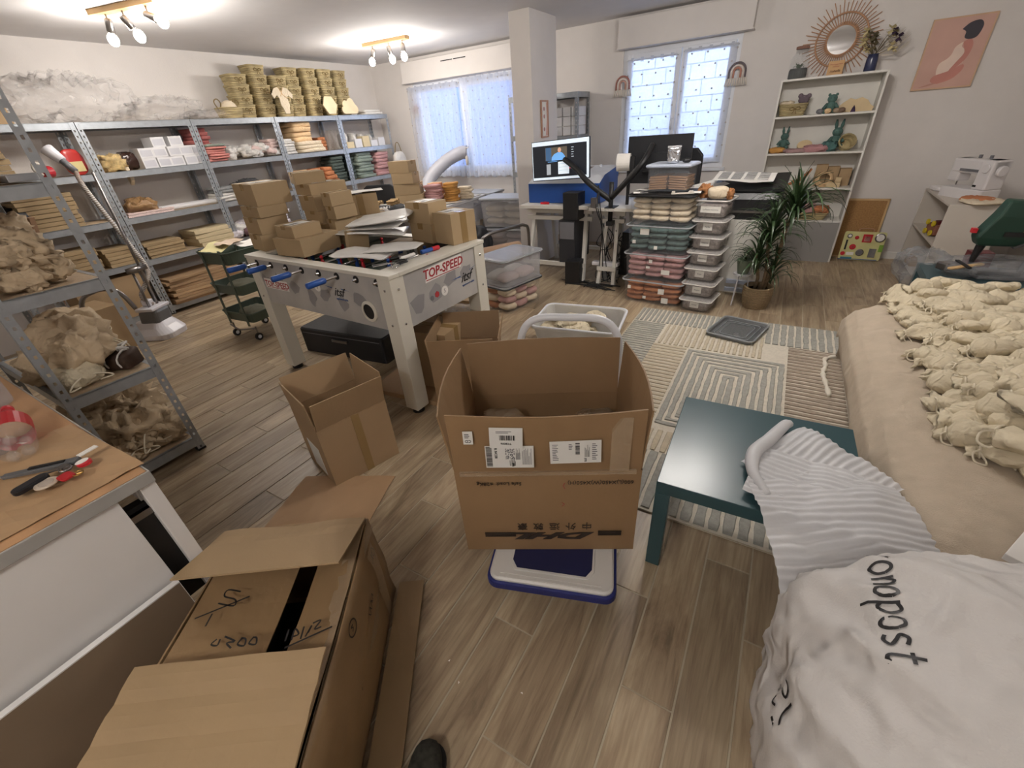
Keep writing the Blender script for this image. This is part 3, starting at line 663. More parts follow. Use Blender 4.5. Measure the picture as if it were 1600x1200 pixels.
# onesie on hanger
t = thing('onesie', 'cream short-sleeved wrap onesie hanging before the straw baskets', 'clothes', (-5.53, 4.02, 1.83), (0, -.08, 0))
b = MB(); out = [(-.03,0),(.03,0),(.045,.06),(.06,.09),(.055,.16),(.075,.19),(.125,.155),(.145,.20),(.09,.26),(.04,.275),(0,.235),(-.04,.275),(-.09,.26),(-.145,.20),(-.125,.155),(-.075,.19),(-.055,.16),(-.06,.09),(-.045,.06)]
b.prism(out, 0, .014); b.T = Matrix.Identity(4)
me = b.mesh('body', F_CREAM); me.transform(Matrix(((0,0,1,0),(1,0,0,0),(0,1,0,0),(0,0,0,1)))); part('body', me, None, t, bev=.004)
b = MB(); b.tube([(.018,-.03,.27),(.018,0,.2),(.018,.05,.16)], .004, 5); b.tube([(.018,.03,.27),(.018,-.03,.18)], .004, 5); part('wrap_edge', b, F_PEACH, t)
b = MB(); b.tube([(.0,-.1,.255),(.0,0,.295),(.0,.1,.255)], .004, 6); b.tube(bez([(0,0,.295),(0,.0,.32),(0,.02,.335),(0,.02,.35),(0,0,.355)]), .003, 6); part('hanger', b, ROPE, t, smooth=True)
# hexagon and cloud
b = MB(); b.prism([(.115*math.cos(a), .115*math.sin(a)) for a in [PI/6+PI/3*k for k in range(6)]], 0, .02); me = b.mesh('hexagon', M('bare_birch', '#d6c4a2', rough=.6))
solo('wooden_hexagon', 'cream hexagonal board leaning against the straw baskets', 'board', me, None, (-5.50, 4.66, 1.912), (0, PI/2-.12, 0), bev=.003)
pts = []
for cx, cy, r, a0, a1 in ((.09,-.02,.055,-90,70),(.03,.05,.062,20,150),(-.06,.03,.055,60,200),(-.1,-.03,.045,130,270)):
    for k in range(8): a = math.radians(a0+(a1-a0)*k/7); pts.append((cx+r*math.cos(a), cy+r*math.sin(a)))
b = MB(); b.prism(pts, 0, .02); me = b.mesh('cloud', MATS['bare_birch']); me.transform(Matrix(((0,0,1,0),(1,0,0,0),(0,1,0,0),(0,0,0,1))))
solo('wooden_cloud', 'cream cloud-shaped board leaning against the straw baskets', 'board', me, None, (-5.51, 5.0, 1.885), (0,-.1,0), bev=.003)
stack('folded white paper-like bundle', 'at the right end of the rack tops', 'fabric', 'folded_cloth', -5.66, 5.5, 1.80, 2, (.24,.36,.03), F_WHT)
# ================================================================== front rack contents, steamer, trolley
def pouch_mesh(seed, L=.17, W=.12, Hh=.055):
    """drawstring pouch lying down: pillow body, gathered neck, ruffled mouth; neck toward +x"""
    rings = []; n = 16
    prof = [(-.5,.05,.1),(-.47,.62,.45),(-.36,.92,.85),(-.15,1,1),(.08,.97,.98),(.24,.72,.8),(.33,.34,.5),(.38,.50,.55),(.45,.72,.42),(.5,.78,.28)]
    for i, (x, w, h) in enumerate(prof):
        r = []
        for k in range(n):
            a = 2*PI*k/n; rf = 1+(.22*math.sin(a*5+seed) if i > 5 else .05*math.sin(a*3+seed*2))
            y = W/2*w*math.cos(a)*rf; z = Hh/2*h*math.sin(a)*rf
            q = Vector((x*L+.004*math.sin(a*4+seed)*(1 if i > 7 else 0), y, z)); d = (1-2.4*abs(nz(q.x*16+seed*5, q.y*16, q.z*16)))*.011+nz(q.x*11+seed, q.y*11, seed)*.03
            q += Vector((0, math.cos(a), math.sin(a)))*d*(1 if 0 < i < 6 else .3); q.z += Hh*.45; q.z = max(q.z, .002); r.append(tuple(q))
        rings.append(r)
    b = MB(); b.loft(rings, cap0=True, cap1=True); return b
POUCH = []
for k in range(4):
    bm_ = pouch_mesh(k*2.7+1).mesh('body', COTTON, True)
    c = MB(); c.tube([(.058, .024*math.cos(a), .026+.018*math.sin(a)) for a in [2*PI*j/10 for j in range(10)]], .0032, 5, closed=True)
    c.tube(bez([(.058,.02,.035),(.07,.035,.03),(.065,.05,.012),(.045,.05,.006),(.045,.035,.012),(.058,.022,.03)],4), .0030, 5)
    c.tube(bez([(.058,-.02,.035),(.08,-.035,.03),(.07,-.05,.01),(.05,-.05,.006)],4), .0030, 5)
    POUCH.append((bm_, c.mesh('drawstring', M('cotton_cord', '#ddd3bd', rough=.9), True)))
def pouch(label, loc, rot, s=1.0, k=0, group=None, mat=None):
    me = POUCH[k % 4][0]
    if mat:
        key = 'pm%d%s' % (k % 4, mat.name)
        if key not in TXT: m2 = me.copy(); m2.materials.clear(); m2.materials.append(mat); TXT[key] = m2
        me = TXT[key]
    o = link('cotton_pouch', me, None, loc, rot); o.scale = (s, s, s) if not isinstance(s, tuple) else s
    props(o, label, 'pouch', group)
    if k % 3 != 2: link('drawstring', POUCH[k % 4][1], o)
    return o
R3 = random.Random(3)
def heap(label, group, n, cx, cy, z, rx, ry, hh, s, mat=None, tilt=.5, seed=1):
    R = random.Random(seed)
    for i in range(n):
        t = i/n; r = math.sqrt(R.random()); a = R.random()*2*PI; x = cx+rx*r*math.cos(a); y = cy+ry*r*math.sin(a)
        top = hh*(1-r*r)**.5
        pouch(label, (x, y, z+top*(.25+.75*t)), (R.uniform(-tilt, tilt), R.uniform(-tilt, tilt), R.random()*6.28), s*R.uniform(.85, 1.15), i, group, mat)
# level 1.035: row of bags, drawn ends toward the photographer
PLT = [crumple(.11, .20, .10, 3+k, amp=.20, fr=4.5, nu=30, nv=14, e1=.8, e2=.7).mesh('cotton_bag', COTTON_D, True) for k in range(4)]
PLC = cord(bez([(0,-.10,.05),(.02,-.13,.04),(.03,-.14,.0),(.0,-.13,-.02),(-.02,-.12,.02),(0,-.10,.05)],4), .0035).mesh('drawstring', MATS['cotton_cord'], True)
for i in range(36):
    r, c = divmod(i, 12); q = i % 2
    o = link('cotton_bag', PLT[i % 4], None, (-2.76-.066*c+.012*math.sin(i*3), .50+.10*(q-.5)+.02*math.sin(i*1.7), 1.04+r*.085-.10*max(0, .3-c*.12)*r), (R3.uniform(-.35,.35), R3.uniform(-.3,.3), R3.uniform(-.5,.5)))
    props(o, 'gathered beige bag on the front rack, %s layer, %s from the aisle' % (['lowest','middle','top'][r], (['first']+NUM[1:])[c]), 'bag', 'beige bags in the block on the front rack')
    if i % 3 == 0: link('drawstring', PLC, o)
# level .56 sacks
def sack(label, x, y, z, s, seed, rz, mat=COTTON_D, group=None, **k):
    t = thing('cotton_sack', label, 'bag', (x, y, z), rz, group)
    kw = dict(amp=.13, fr=2.6, nu=36, nv=18, e1=.8, e2=.8); kw.update(k)
    part('body', crumple(s[0], s[1], s[2], seed, **kw), mat, t, smooth=True)
    b = MB()
    for q in (-1, 1): b.tube(bez([(s[0]*.42, 0, s[2]*.55), (s[0]*.55, q*.05, s[2]*.5), (s[0]*.6, q*.09, s[2]*.25), (s[0]*.5, q*.04, s[2]*.2)], 4), .004, 5)
    part('drawstring', b, MATS['cotton_cord'], t, smooth=True)
    return t
sack('large pale cotton sack with faint green print at the middle shelf edge', -2.80, .45, .565, (.22,.2,.11), 61, .1, mat=COTTON, amp=.05)
sack('bulky beige cotton sack lying at the back of the middle shelf', -3.05, .56, .565, (.34,.26,.26), 62, .4)
sack('slumped beige cotton sack in the middle of the middle shelf', -2.86, .52, .60, (.26,.22,.18), 63, 2.1)
sack('small beige cotton sack with gathered top at the left of the middle shelf', -3.02, .40, .565, (.2,.16,.17), 64, 2.6)
sack('beige cotton sack behind the striped brown bundle', -3.22, .60, .60, (.26,.24,.22), 65, 1.2)
t = thing('tied_bundle', 'dark brown bundle tied with white ribbons on the middle shelf', 'bundle', (-2.80, .645, .565), .5)
part('roll', folded(.14,.12,.085, seed=3, layers=4), M('dark_brown_cloth', '#3e2c22', rough=.7, wrinkle=.3), t, smooth=True)
b = MB()
for x in (-.04, .03):
    b.tube([(x, .066*math.cos(a), .045+.048*math.sin(a)) for a in [2*PI*k/14 for k in range(14)]], .005, 5, closed=True)
b.tube(bez([(0,0,.09),(.03,.03,.12),(.0,.06,.11),(-.03,.03,.10),(0,0,.09),(.04,-.03,.12),(.06,0,.10),(0,0,.09)],4), .006, 5); part('ribbon', b, F_WHT, t, smooth=True)
# bottom shelf
for i, (x, y, z, s, rz) in enumerate(((-2.86,.5,.095,(.34,.3,.24),.3),(-2.82,.60,.10,(.26,.22,.17),1.2),(-3.05,.45,.095,(.3,.26,.3),2.2),(-2.78,.44,.10,(.2,.22,.12),.2),(-3.25,.55,.095,(.34,.3,.3),.9),(-2.98,.6,.2,(.26,.24,.18),1.9),(-2.93,.46,.26,(.2,.2,.14),2.9))):
    sack('crumpled beige cotton sack, front rack bottom shelf, ' + ['front middle','at the aisle side','back left','at the front corner','far back','on top at the aisle side','topmost'][i], x, y, z, s, 70+i, rz, amp=.2, fr=3.6)
# level 1.44 : beige film and thin things
bag('beige packet of wrapped paper on the upper shelf of the front rack', -2.90, .52, 1.445, (.3,.22,.05), MILK, 81, content=F_PEACH)
b = MB(); b.box(0,0,0,.34,.1,.03); solo('silver_tray', 'thin silver tray edge lying on the upper shelf of the front rack', 'tray', b, M('silver', '#b9bcc2', rough=.3, metal=.7), (-3.1, .62, 1.445), bev=.003)
# behind the front rack: carton, tubes, wooden slats, dark machine
carton('plain carton on the floor behind the front rack, by the garment steamer', -5.28, .93, 0, 4, .40, .34, .40, tape=0)
t = thing('grey_pipe', 'bent grey metal tube behind the beige bags', 'tube', (-4.3, .95, .45)); b = MB(); b.tube(bez([(-.1,0,-.4),(-.06,0,.1),(.02,.1,.22),(.12,.2,.2),(.16,.24,.05)]), .016, 8); part('tube', b, NICK, t, smooth=True)
b = MB(); b.beam((0,0,0),(.08,.1,.62),.06,.02); solo('wooden_board', 'brown wooden slat leaning behind the front rack', 'board', b, M('brown_wood', '#7a5a3e', var=.2), (-4.2, .82, .60))
solo('black_bag', 'black shiny bag on the nearest wall rack behind the leaning slat', 'bag', crumple(.32,.36,.22,7, amp=.1), M('black_nylon', '#16171a', rough=.3, wrinkle=.5), (-5.70, 1.12, .99), smooth=True)
# ---- garment steamer
SW = M('steamer_white', '#dfdde2', rough=.25, var=.02); SG = M('steamer_grey', '#6f7073', rough=.35)
t = thing('garment_steamer', 'white and grey garment steamer with striped hose standing on the floor', 'garment steamer', (-5.00, 1.50, 0), math.radians(-62))
b = MB(); b.loft([rrect(.30,.46,.09,.0,5), rrect(.31,.47,.09,.05,5), rrect(.27,.40,.08,.11,5,0,-.01), rrect(.19,.26,.05,.16,5,0,.03)]); part('base', b, SW, t, smooth=False, bev=.006)
b = MB(); b.loft([rrect(.20,.2,.04,.10,4,0,.05), rrect(.19,.19,.04,.25,4,0,.08), rrect(.16,.14,.03,.29,4,0,.09)]); part('tank', b, SG, t, bev=.004)
b = MB(); b.box(-.11,.0,.27,.11,.17,.30); b.box(-.03,.02,.30,.03,.10,.36); part('cap', b, SW, t, bev=.008)
b = MB(); b.box(-.10,-.18,.113,.10,-.05,.118); part('grey_panel', b, SG, t)
b = MB(); b.tube([(-.05,.1,.2),(-.05,.14,1.42)], .011, 10); b.tube([(.05,.1,.2),(.05,.12,.62)], .011, 10); b.box(-.09,.08,.62,.07,.15,.66); part('pole', b, NICK, t, smooth=True)
_inv = (Matrix.Translation((-5.00, 1.50, 0)) @ Matrix.Rotation(math.radians(-62), 4, 'Z')).inverted()
hp = [(-4.92,1.56,.30), (-4.950, 1.512, 0.401), (-4.980, 1.663, 0.576), (-5.030, 1.651, 0.811), (-5.080, 1.607, 1.093), (-5.120, 1.574, 1.327), (-5.150, 1.583, 1.434)]
hp = [_inv @ Vector(p) for p in hp]; path = bez(hp, 8)
b = MB(); b.tube(path, .017, 10); part('hose', b, M('white_hose', '#d8d5d0', rough=.6), t, smooth=True)
b = MB()
for i in range(1, len(path)-1):
    d = (path[i+1]-path[i-1]).normalized(); n_ = 2
    for j in range(n_):
        p = path[i].lerp(path[i+1], j/n_); b.tube([p-d*.003, p+d*.003], .0182, 10, cap=False)
part('hose_stripes', b, M('hose_stripe', '#8f7f74', rough=.7), t, smooth=True)['kind'] = 'stuff'
e = [_inv @ Vector(p) for p in ((-5.150, 1.583, 1.434), (-5.200, 1.551, 1.519), (-5.240, 1.527, 1.573))]
b = MB(); b.tube([e[0], e[1]], .026, 12); part('hose_grip', b, SG, t, smooth=True)
b = MB(); b.tube([e[1], e[2], e[2]+(e[2]-e[1])*.6], [.035,.045,.05], 16); part('steam_head', b, SW, t, smooth=True)
# ---- trolley
TG = M('dark_green_metal', '#4c5a4e', rough=.45, var=.04); 
t = thing('utility_trolley', 'dark green three-tier metal trolley on casters beside the football table', 'trolley', (-4.02, 1.98, 0), math.radians(4))
Lx, Ly = .42, .36
for i, z in enumerate((.17, .42, .68)):
    b = MB(); hh = .085 if i < 2 else .10
    a = .90
    b.loft([rrect(Lx*a, Ly*a, .03, z, 3), rrect(Lx, Ly, .035, z+hh, 3)], cap1=False)
    b.loft([rrect(Lx*a-.006, Ly*a-.006, .03, z+.004, 3), rrect(Lx-.006, Ly-.006, .035, z+hh, 3)], cap1=False)
    tr = part('tray', b, TG, t); b = MB(); b.tube(rrect(Lx, Ly, .035, z+hh, 3), .005, 6, closed=True); part('rim', b, TG, tr)
for sx in (-.13, .13):
    for sy in (-1, 1):
        b = MB(); b.box(sx-.014, sy*(Ly/2)-.003, .14, sx+.014, sy*(Ly/2)+.003, .80 if sx > 0 else .80); part('upright', b, TG, t)
        
for sx in (-1, 1):
    for sy in (-1, 1):
        x, y = sx*.16, sy*.15
        b = MB(); b.tube([(x,y,.13),(x,y,.07)], .007, 8); c = part('caster_fork', b, NICK, t); b = MB(); b.tube([(x-.011,y,.033),(x+.011,y,.033)], .033, 16); part('wheel', b, MATS['black_plastic'], c)
        b = MB(); b.tube([(x-.012,y,.033),(x+.012,y,.033)], .017, 10); part('wheel_cap', b, PVC, c)
b = MB(); b.tube(bez([(-.17,-.17,.12),(.0,-.2,.10),(.17,-.17,.12)],6), .008, 6); b.tube(bez([(-.17,.17,.12),(.0,.2,.10),(.17,.17,.12)],6), .008, 6); part('base_bar', b, NICK, t, smooth=True)
def sheet(w, d, seed, amp=.01, n=8):
    b = MB(); b.grid(n, n, lambda u, v: ((u-.5)*w, (v-.5)*d, .004+amp*(1+nz(u*2.3+seed, v*2.3, seed)))); return b
solo('paper_sheet', 'cream paper with notes on the green trolley top', 'paper', sheet(.2,.24,1,.02), M('yellow_paper','#d8cf9a',rough=.8), (-4.1, 1.93, .775), (.15,.1,.5), thick=.001)
solo('paper_sheet', 'pinkish leaflet lying across the trolley top tray', 'paper', sheet(.2,.15,2,.02), M('pink_paper','#cdb9a4',rough=.8), (-4.03, 2.0, .80), (.1,0,.2), thick=.001)
solo('paper_sheet', 'white sheet at the right side of the trolley top', 'paper', sheet(.18,.2,3,.01), PAP, (-3.93, 2.1, .785), (0,.1,.1), thick=.001)
b = MB(); b.tube([(0,0,0),(.03,.02,.11)], .004, 6); solo('pen', 'grey pen standing in the trolley top tray', 'pen', b, NICK, (-3.97, 1.98, .70))
for i, z in enumerate((.43,.18)):
    solo('grey_cloth', 'grey bag lying in the %s trolley tray' % ['middle','bottom'][i], 'bag', crumple(.24,.22,.07,90+i,amp=.05), M('trolley_cloth', '#9a9a88', rough=.8, wrinkle=.3), (-4.0, 1.96, z+.005), smooth=True)
# ================================================================== football table
FW = M('laminate_offwhite', '#d8d4c8', rough=.4, var=.02); FG = M('grey_print', '#a7a5a4', rough=.4, var=.10, scale=4, hue='#bdbab6')
BLU = M('blue_plastic', '#24509c', rough=.4, var=.03); RED = M('player_red', '#c0222e', rough=.35); CHR = M('chrome_rod', '#c8c8ca', rough=.15, metal=1)
BLK = M('black_rubber', '#141416', rough=.5); DKRED = M('logo_red', '#a02a30', rough=.5); LBLUE = M('logo_blue', '#2b4f8a', rough=.5)
FA = math.radians(177.2)
ft = thing('football_table', 'white table football table with grey printed sides and blue rod grips', 'table', (-1.675, 1.525, 0), FA)
# local: x runs to the left end (1.41), y runs away from the photographer is negative -> use mirrored axis
ft.rotation_euler = (0, 0, math.radians(-2.8)); ft.location = (-1.675-1.41*math.cos(math.radians(2.8)), 1.525+1.41*math.sin(math.radians(2.8)), 0)
FL, FD, FH = 1.41, .83, .885
b = MB(); z0 = .56
def tri_leg(x, y, sx, sy):
    g = MB(); w = .115; g.box(x, y, .03, x+sx*w, y+sy*.022, FH-.022); g.box(x, y, .03, x+sx*.022, y+sy*w, FH-.022)
    return g
for (x, y, sx, sy) in ((0,0,1,1),(FL,0,-1,1),(0,FD,1,-1),(FL,FD,-1,-1)):
    g = MB(); w = .10; xa, xb = sorted((x, x+sx*w)); ya, yb = sorted((y, y+sy*w)); g.box(xa, ya, .035, xb, yb, FH-.022)
    lg = part('leg', g, FW, ft, bev=.003)
    g = MB(); g.lathe([(.038,0),(.038,.02),(.02,.022),(.02,.036)], 16, ((xa+xb)/2, (ya+yb)/2, 0)); part('foot', g, BLK, lg)
    for zz in (.60, .80):
        for q in (0, 1):
            g = MB()
            if q: g.at((x-sx*.002 if False else (x+(.002 if sx < 0 else -.002)), y+sy*.05, zz), (0, PI/2 if sx < 0 else -PI/2, 0))
            else: g.at((x+sx*.05, y+(.002 if sy < 0 else -.002), zz), (PI/2 if sy > 0 else -PI/2, 0, 0))
            g.lathe([(.007,-.002),(.007,.002),(.004,.004)], 10); part('bolt', g, CHR, lg)
e = .008
g = MB(); g.box(.1, e, z0, FL-.1, e+.02, FH-.022); fp = part('side_panel', g, FG, ft)
g = MB(); g.box(.1, FD-e-.02, z0, FL-.1, FD-e, FH-.022); part('side_panel', g, FG, ft)
g = MB(); g.box(FL-e-.02, .1, z0, FL-e, FD-.1, FH-.022); ep = part('end_panel', g, FG, ft)
g = MB(); g.box(e, .1, z0, e+.02, FD-.1, FH-.022); part('end_panel', g, FG, ft)
g = MB(); g.box(-.004,-.004,FH-.022,FL+.004,.07,FH); g.box(-.004,FD-.07,FH-.022,FL+.004,FD+.004,FH); g.box(-.004,.07,FH-.022,.14,FD-.07,FH); g.box(FL-.14,.07,FH-.022,FL+.004,FD-.07,FH); part('top_rim', g, FW, ft, bev=.003)
g = MB(); g.box(.1,.03,FH-.14,FL-.1,FD-.03,FH-.13); part('playing_field', g, M('pitch_green', '#2c4a35', rough=.6), ft)
g = MB(); g.box(.03,.03,z0+.02,FL-.03,FD-.03,z0+.03); part('underside', g, FW, ft)
# ball hole in the near side
g = MB(); g.at((1.18, e-.001, .655), (PI/2,0,0)); g.lathe([(.062,0),(.062,.006),(.046,.010),(.046,.0)], 28); part('ball_outlet', g, FW, ft)
g = MB(); g.at((1.18, e-.002, .655), (PI/2,0,0)); g.lathe([(.046,0),(.046,.003)], 28); part('outlet_hole', g, BLK, ft)
# rods
for k in range(8):
    x = .11+k*.17; y0 = -.0
    g = MB(); g.at((x, e, .835), (PI/2,0,0)); g.lathe([(.021,-.002),(.021,.004),(.010,.006),(.010,-.002)], 16); bush = part('bushing', g, BLK, ft)
    out = {0: .17, 1: .13, 3: .17, 5: .17}.get(k, .015)
    g = MB(); g.tube([(x,-out,.835),(x,FD+.1,.835)], .0075, 10); rd = part('rod', g, CHR, ft, smooth=True)
    if out > .1:
        g = MB(); g.tube([(x,-out-.02,.835),(x,-out-.015,.835),(x,-out+.09,.835),(x,-out+.1,.835)], [.012,.018,.018,.012], 12); part('handle', g, BLU, rd, smooth=True)
    for j in range([1,2,3,5,5,3,2,1][k]):
        n = [1,2,3,5,5,3,2,1][k]; y = .1+(FD-.2)*(j+.5)/n
        g = MB(); g.lathe([(.006,.03),(.011,.015),(.012,0),(.012,-.04),(.008,-.075)][::-1], 8, (x, y, .835)); g.ball((x, y, .876), .012, 8, 6); part('player', g, RED if k % 2 else BLU, rd, smooth=True)
# lettering and marks printed on the panels
def ft_text(s, size, mat, x, z, side, ext=.0006, shear=0, bold=0):
    if side == 'n': return text(s, size, mat, fp, (x, e-.001, z), (PI/2, 0, 0), shear=shear, bold=bold)
    return text(s, size, mat, ep, (FL-e+.001, x, z), (PI/2, 0, PI/2), shear=shear, bold=bold)
WHT = M('logo_white', '#e9e6e2', rough=.5)
for side, x, z, s in (('n', .26, .70, .056), ('e', .43, .81, .072)):
    g = MB(); w, h = s*2.45, s*.62
    if side == 'n': g.box(x-w, e-.0012, z-h*.9, x+w*.98, e, z+h); g = part('logo_plate', g, WHT, ft)
    else: g.add([(FL-e+.0004, x-w*.95, z-h), (FL-e+.0004, x+w*.9, z-h*.8), (FL-e+.0004, x+w*.98, z+h*.95), (FL-e+.0004, x-w*.87, z+h*.75)], [(0,1,2,3)]); part('logo_plate', g, WHT, ft)
    ft_text('TOP-SPEED', s, DKRED, x, z, side, shear=.18, bold=s*.022)
    ft_text('TOP-SPEED', s*.98, WHT, x, z+.0005, side, shear=.18) if False else None
    g = MB(); 
    if side == 'n': g.box(x-w*.9, e-.002, z-h*.72, x+w*.85, e-.001, z-h*.62)
    else: g.box(FL-e, x-w*.9, z-h*.78, FL-e+.0014, x+w*.8, z-h*.68)
    part('underline', g, DKRED, ft)
for side, x, z, s in (('n', .93, .735, .075), ('e', .62, .70, .085)):
    ft_text('itsf', s, INK, x, z, side, shear=.5, bold=s*.012)
    g = MB()
    if side == 'n': g.add([(x+.03,e-.001,z+.028),(x+.11,e-.001,z+.018),(x+.04,e-.001,z+.02)],[(0,1,2)]); g.add([(x-.12,e-.001,z+.03),(x-.05,e-.001,z+.018),(x-.05,e-.001,z+.026)],[(0,1,2)])
    else: g.add([(FL-e+.001,x+.04,z+.03),(FL-e+.001,x+.13,z+.05),(FL-e+.001,x+.05,z+.036)],[(0,1,2)]); g.add([(FL-e+.001,x-.14,z+.015),(FL-e+.001,x-.05,z+.01),(FL-e+.001,x-.05,z+.02)],[(0,1,2)])
    part('swoosh', g, LBLUE, ft); ft_text('approved table', s*.24, LBLUE, x+.02, z-s*.55, side)
for side, x, z in (('n', .66, .745), ('e', .34, .675)):
    for q, (dx, dz, r, m) in enumerate(((.07,.0,.03,WHT),(-.0,.0,.02,DKRED if side=='e' else GREYINK),(-.045,-.01,.016,GREYINK))):
        g = MB()
        if side == 'n': g.at((x+dx, e-.0005, z+dz), (PI/2,0,0))
        else: g.at((FL-e+.0005, x+dx, z+dz), (0,PI/2,0))
        g.lathe([(r,0),(r,.0008)], 6 if q else 20); part('emblem', g, m, ft)
    ft_text('S', .035, GREYINK, x+.07, z, side)
# faint figures printed on the panels
FG2 = M('grey_print_dark', '#8f8d8e', rough=.45, var=.06); g = MB()
R5 = random.Random(5)
for i in range(7):
    cx = .15+i*.16; cz = .66+.08*R5.random(); pl = [(cx+.05*math.cos(a)*R5.uniform(.5,1.3), cz+.05*math.sin(a)*R5.uniform(.6,1.4)) for a in [2*PI*k/9 for k in range(9)]]
    g.add([(x, e-.0003, z) for x, z in pl], [tuple(range(9))])
part('printed_figures', g, FG2, ft)['kind'] = 'stuff'
g = MB()
for i in range(4):
    cx = .18+i*.15; cz = .66+.10*R5.random(); pl = [(cx+.06*math.cos(a)*R5.uniform(.5,1.3), cz+.06*math.sin(a)*R5.uniform(.6,1.2)) for a in [2*PI*k/9 for k in range(9)]]
    g.add([(FL-e+.0003, x, z) for x, z in pl], [tuple(range(9))])
part('printed_figures', g, FG2, ft)['kind'] = 'stuff'
# ------------------------------------------------------------------ parcels on it
PAR = M('parcel_card', '#a8916f', rough=.75, var=.05, scale=5, bump=.1, bscale=120, rnd=.05)
def pc(label, A, z, ang, w, d, h, **k): return carton(label, A[0], A[1], z, ang, w, d, h, mat=PAR, group='kraft parcels on the football table', name='parcel', **k)
g1 = 'of the left parcel stack on the football table'
pc('small closed carton, lowest '+g1, (-2.99,1.69), .885, 80, .20, .19, .105)
pc('closed carton, second from the bottom '+g1, (-2.985,1.705), .990, 80, .20, .23, .105)
pc('thin closed carton, third from the bottom '+g1, (-2.965,1.722), 1.095, 83, .20, .25, .068)
pc('large carton with white sticker, topmost '+g1, (-2.985,1.745), 1.163, 80, .24, .33, .134, sticker=1)
pc('wide carton at the table edge before the other stacks, without sticker', (-2.52,1.655), .885, 91, .30, .27, .108, tape=0)
pc('flat carton with white sticker lying on the wide front carton', (-2.585,1.672), .993, 86, .20, .20, .071, sticker=1)
g2 = 'of the middle parcel stack behind the flat stickered carton'
pc('wide carton, lowest '+g2, (-2.66,1.97), .885, 84, .26, .22, .135)
pc('carton, second from the bottom '+g2, (-2.70,1.99), 1.02, 84, .26, .20, .078)
pc('taped carton, third from the bottom '+g2, (-2.72,1.985), 1.098, 85, .26, .18, .096)
pc('wide taped carton, next to topmost '+g2, (-2.765,2.01), 1.194, 79, .27, .22, .068, sticker=1)
pc('flat carton, topmost '+g2, (-2.885,2.00), 1.262, 62, .2, .24, .071)
for i in range(4): pc('slim carton, %s of the narrow stack right of the middle parcels' % rank(i, 4), (-2.57+.01*i-.02*(i%2),1.99), .885+i*.082, 84, .17, .10, .081)
pc('carton, lower one under the tall taped carton with white sheet', (-2.90,2.20), .885, 80, .14, .22, .10) if False else None
pc('carton lying under the taped carton with the white sheet', (-2.86,2.32), .885, 50, .30, .24, .11)
pc('taped square carton carrying a white sheet on the football table', (-2.87,2.33), .996, 50, .26, .20, .145, tape=2)
solo('paper_sheet', 'white paper sheet lying on the taped square carton', 'paper', sheet(.30,.20,5,.006), PAP, (-2.84, 2.52, 1.145), (0,0,.87), thick=.001)
pc('carton at the right end of the table, lower of two behind the big one', (-1.90,2.17), .885, 80, .17, .21, .119)
pc('carton with white sticker on top, upper of two behind the big one', (-1.90,2.176), 1.004, 83, .16, .22, .126, sticker=1)
pc('big square carton with wide tape at the right end of the table', (-1.723,2.16), .886, 77, .20, .222, .185, tape=2, sticker=1)
solo('tape_remnant', 'strip', 'tape', MB().box(0,0,0,.01,.01,.001), TAPE, (-2.0,1.9,.7)) if False else None
# tilted carton with label, leaning inside the table
t = thing('parcel', 'small carton with white label standing tilted among the mailing bags', 'box', (-2.36, 1.86, .80), (math.radians(10), math.radians(6), math.radians(62)), 'kraft parcels on the football table')
b = MB(); b.box(0,0,0,.13,.09,.21); part('body', b, PAR, t, bev=.002); b = MB(); b.box(.01,.0902,.03,.12,.0912,.18); part('label', b, LAB, t); text('€3', .03, INK, t, (.131,.045,.12), (PI/2,0,PI/2), name='stamp') if False else None
pc('low carton with blue-printed label lying inside the football table', (-2.22,2.06), .80, 10, .26, .17, .095, tape=0)
b = MB(); b.box(-.11,-.001,-.03,.11,.001,.03); o = solo('shipping_label', 'white shipping label with blue mark on the low carton inside the table', 'label', b, LAB, (-2.09, 2.079, .85), (0,0,math.radians(10)))
b = MB(); b.at((-.02,-.0015,.0),(PI/2,0,0)); b.lathe([(.022,0),(.022,.001)], 8); part('blue_mark', b, BLU, o)
b = MB()
for k in range(7): b.box(.03+k*.009,-.002,-.02,.034+k*.009,-.001,.02)
part('barcode', b, INK, o)
# white mailing bags
MBG = M('white_poly_mailer', '#d8d6d2', rough=.35, var=.02, wrinkle=.25, wscale=8)
def mailer(label, loc, rot, w, d, seed):
    def fn(p, u): return p+Vector((.012*nz(p.y*9, seed, 0), .012*nz(p.x*9, seed+4, 0), .02*nz(p.x*7+seed, p.y*7, 2)))
    return solo('mailing_bag', label, 'mailing bag', sell(w, d, .012, .6, .2, 28, 6, fn, flat=False), MBG, loc, rot, 'white mailing bags on the football table', smooth=True)
mailer('white mailing bag, topmost of the fan beside the tilted carton', (-2.22, 2.08, 1.05), (.10,-.10,.35), .42, .28, 1)
mailer('white mailing bag, second in the fan beside the tilted carton', (-2.24, 2.05, 1.015), (.05,.0,.35), .38, .27, 2)
mailer('white mailing bag, third in the fan beside the tilted carton', (-2.22, 2.03, .98), (-.02,.1,.6), .36, .27, 3)
mailer('kraft-backed white mailing bag, lowest of the fan', (-2.42, 2.10, .96), (.05,.05,.3), .38, .28, 4)
mailer('white mailing bag lying nearest the table corner', (-2.12, 1.78, .905), (.02,.03,.2), .38, .2, 5)
mailer('white mailing bag overlapping the one nearest the table corner', (-1.98, 1.90, .918), (.02,-.03,.45), .34, .2, 6)
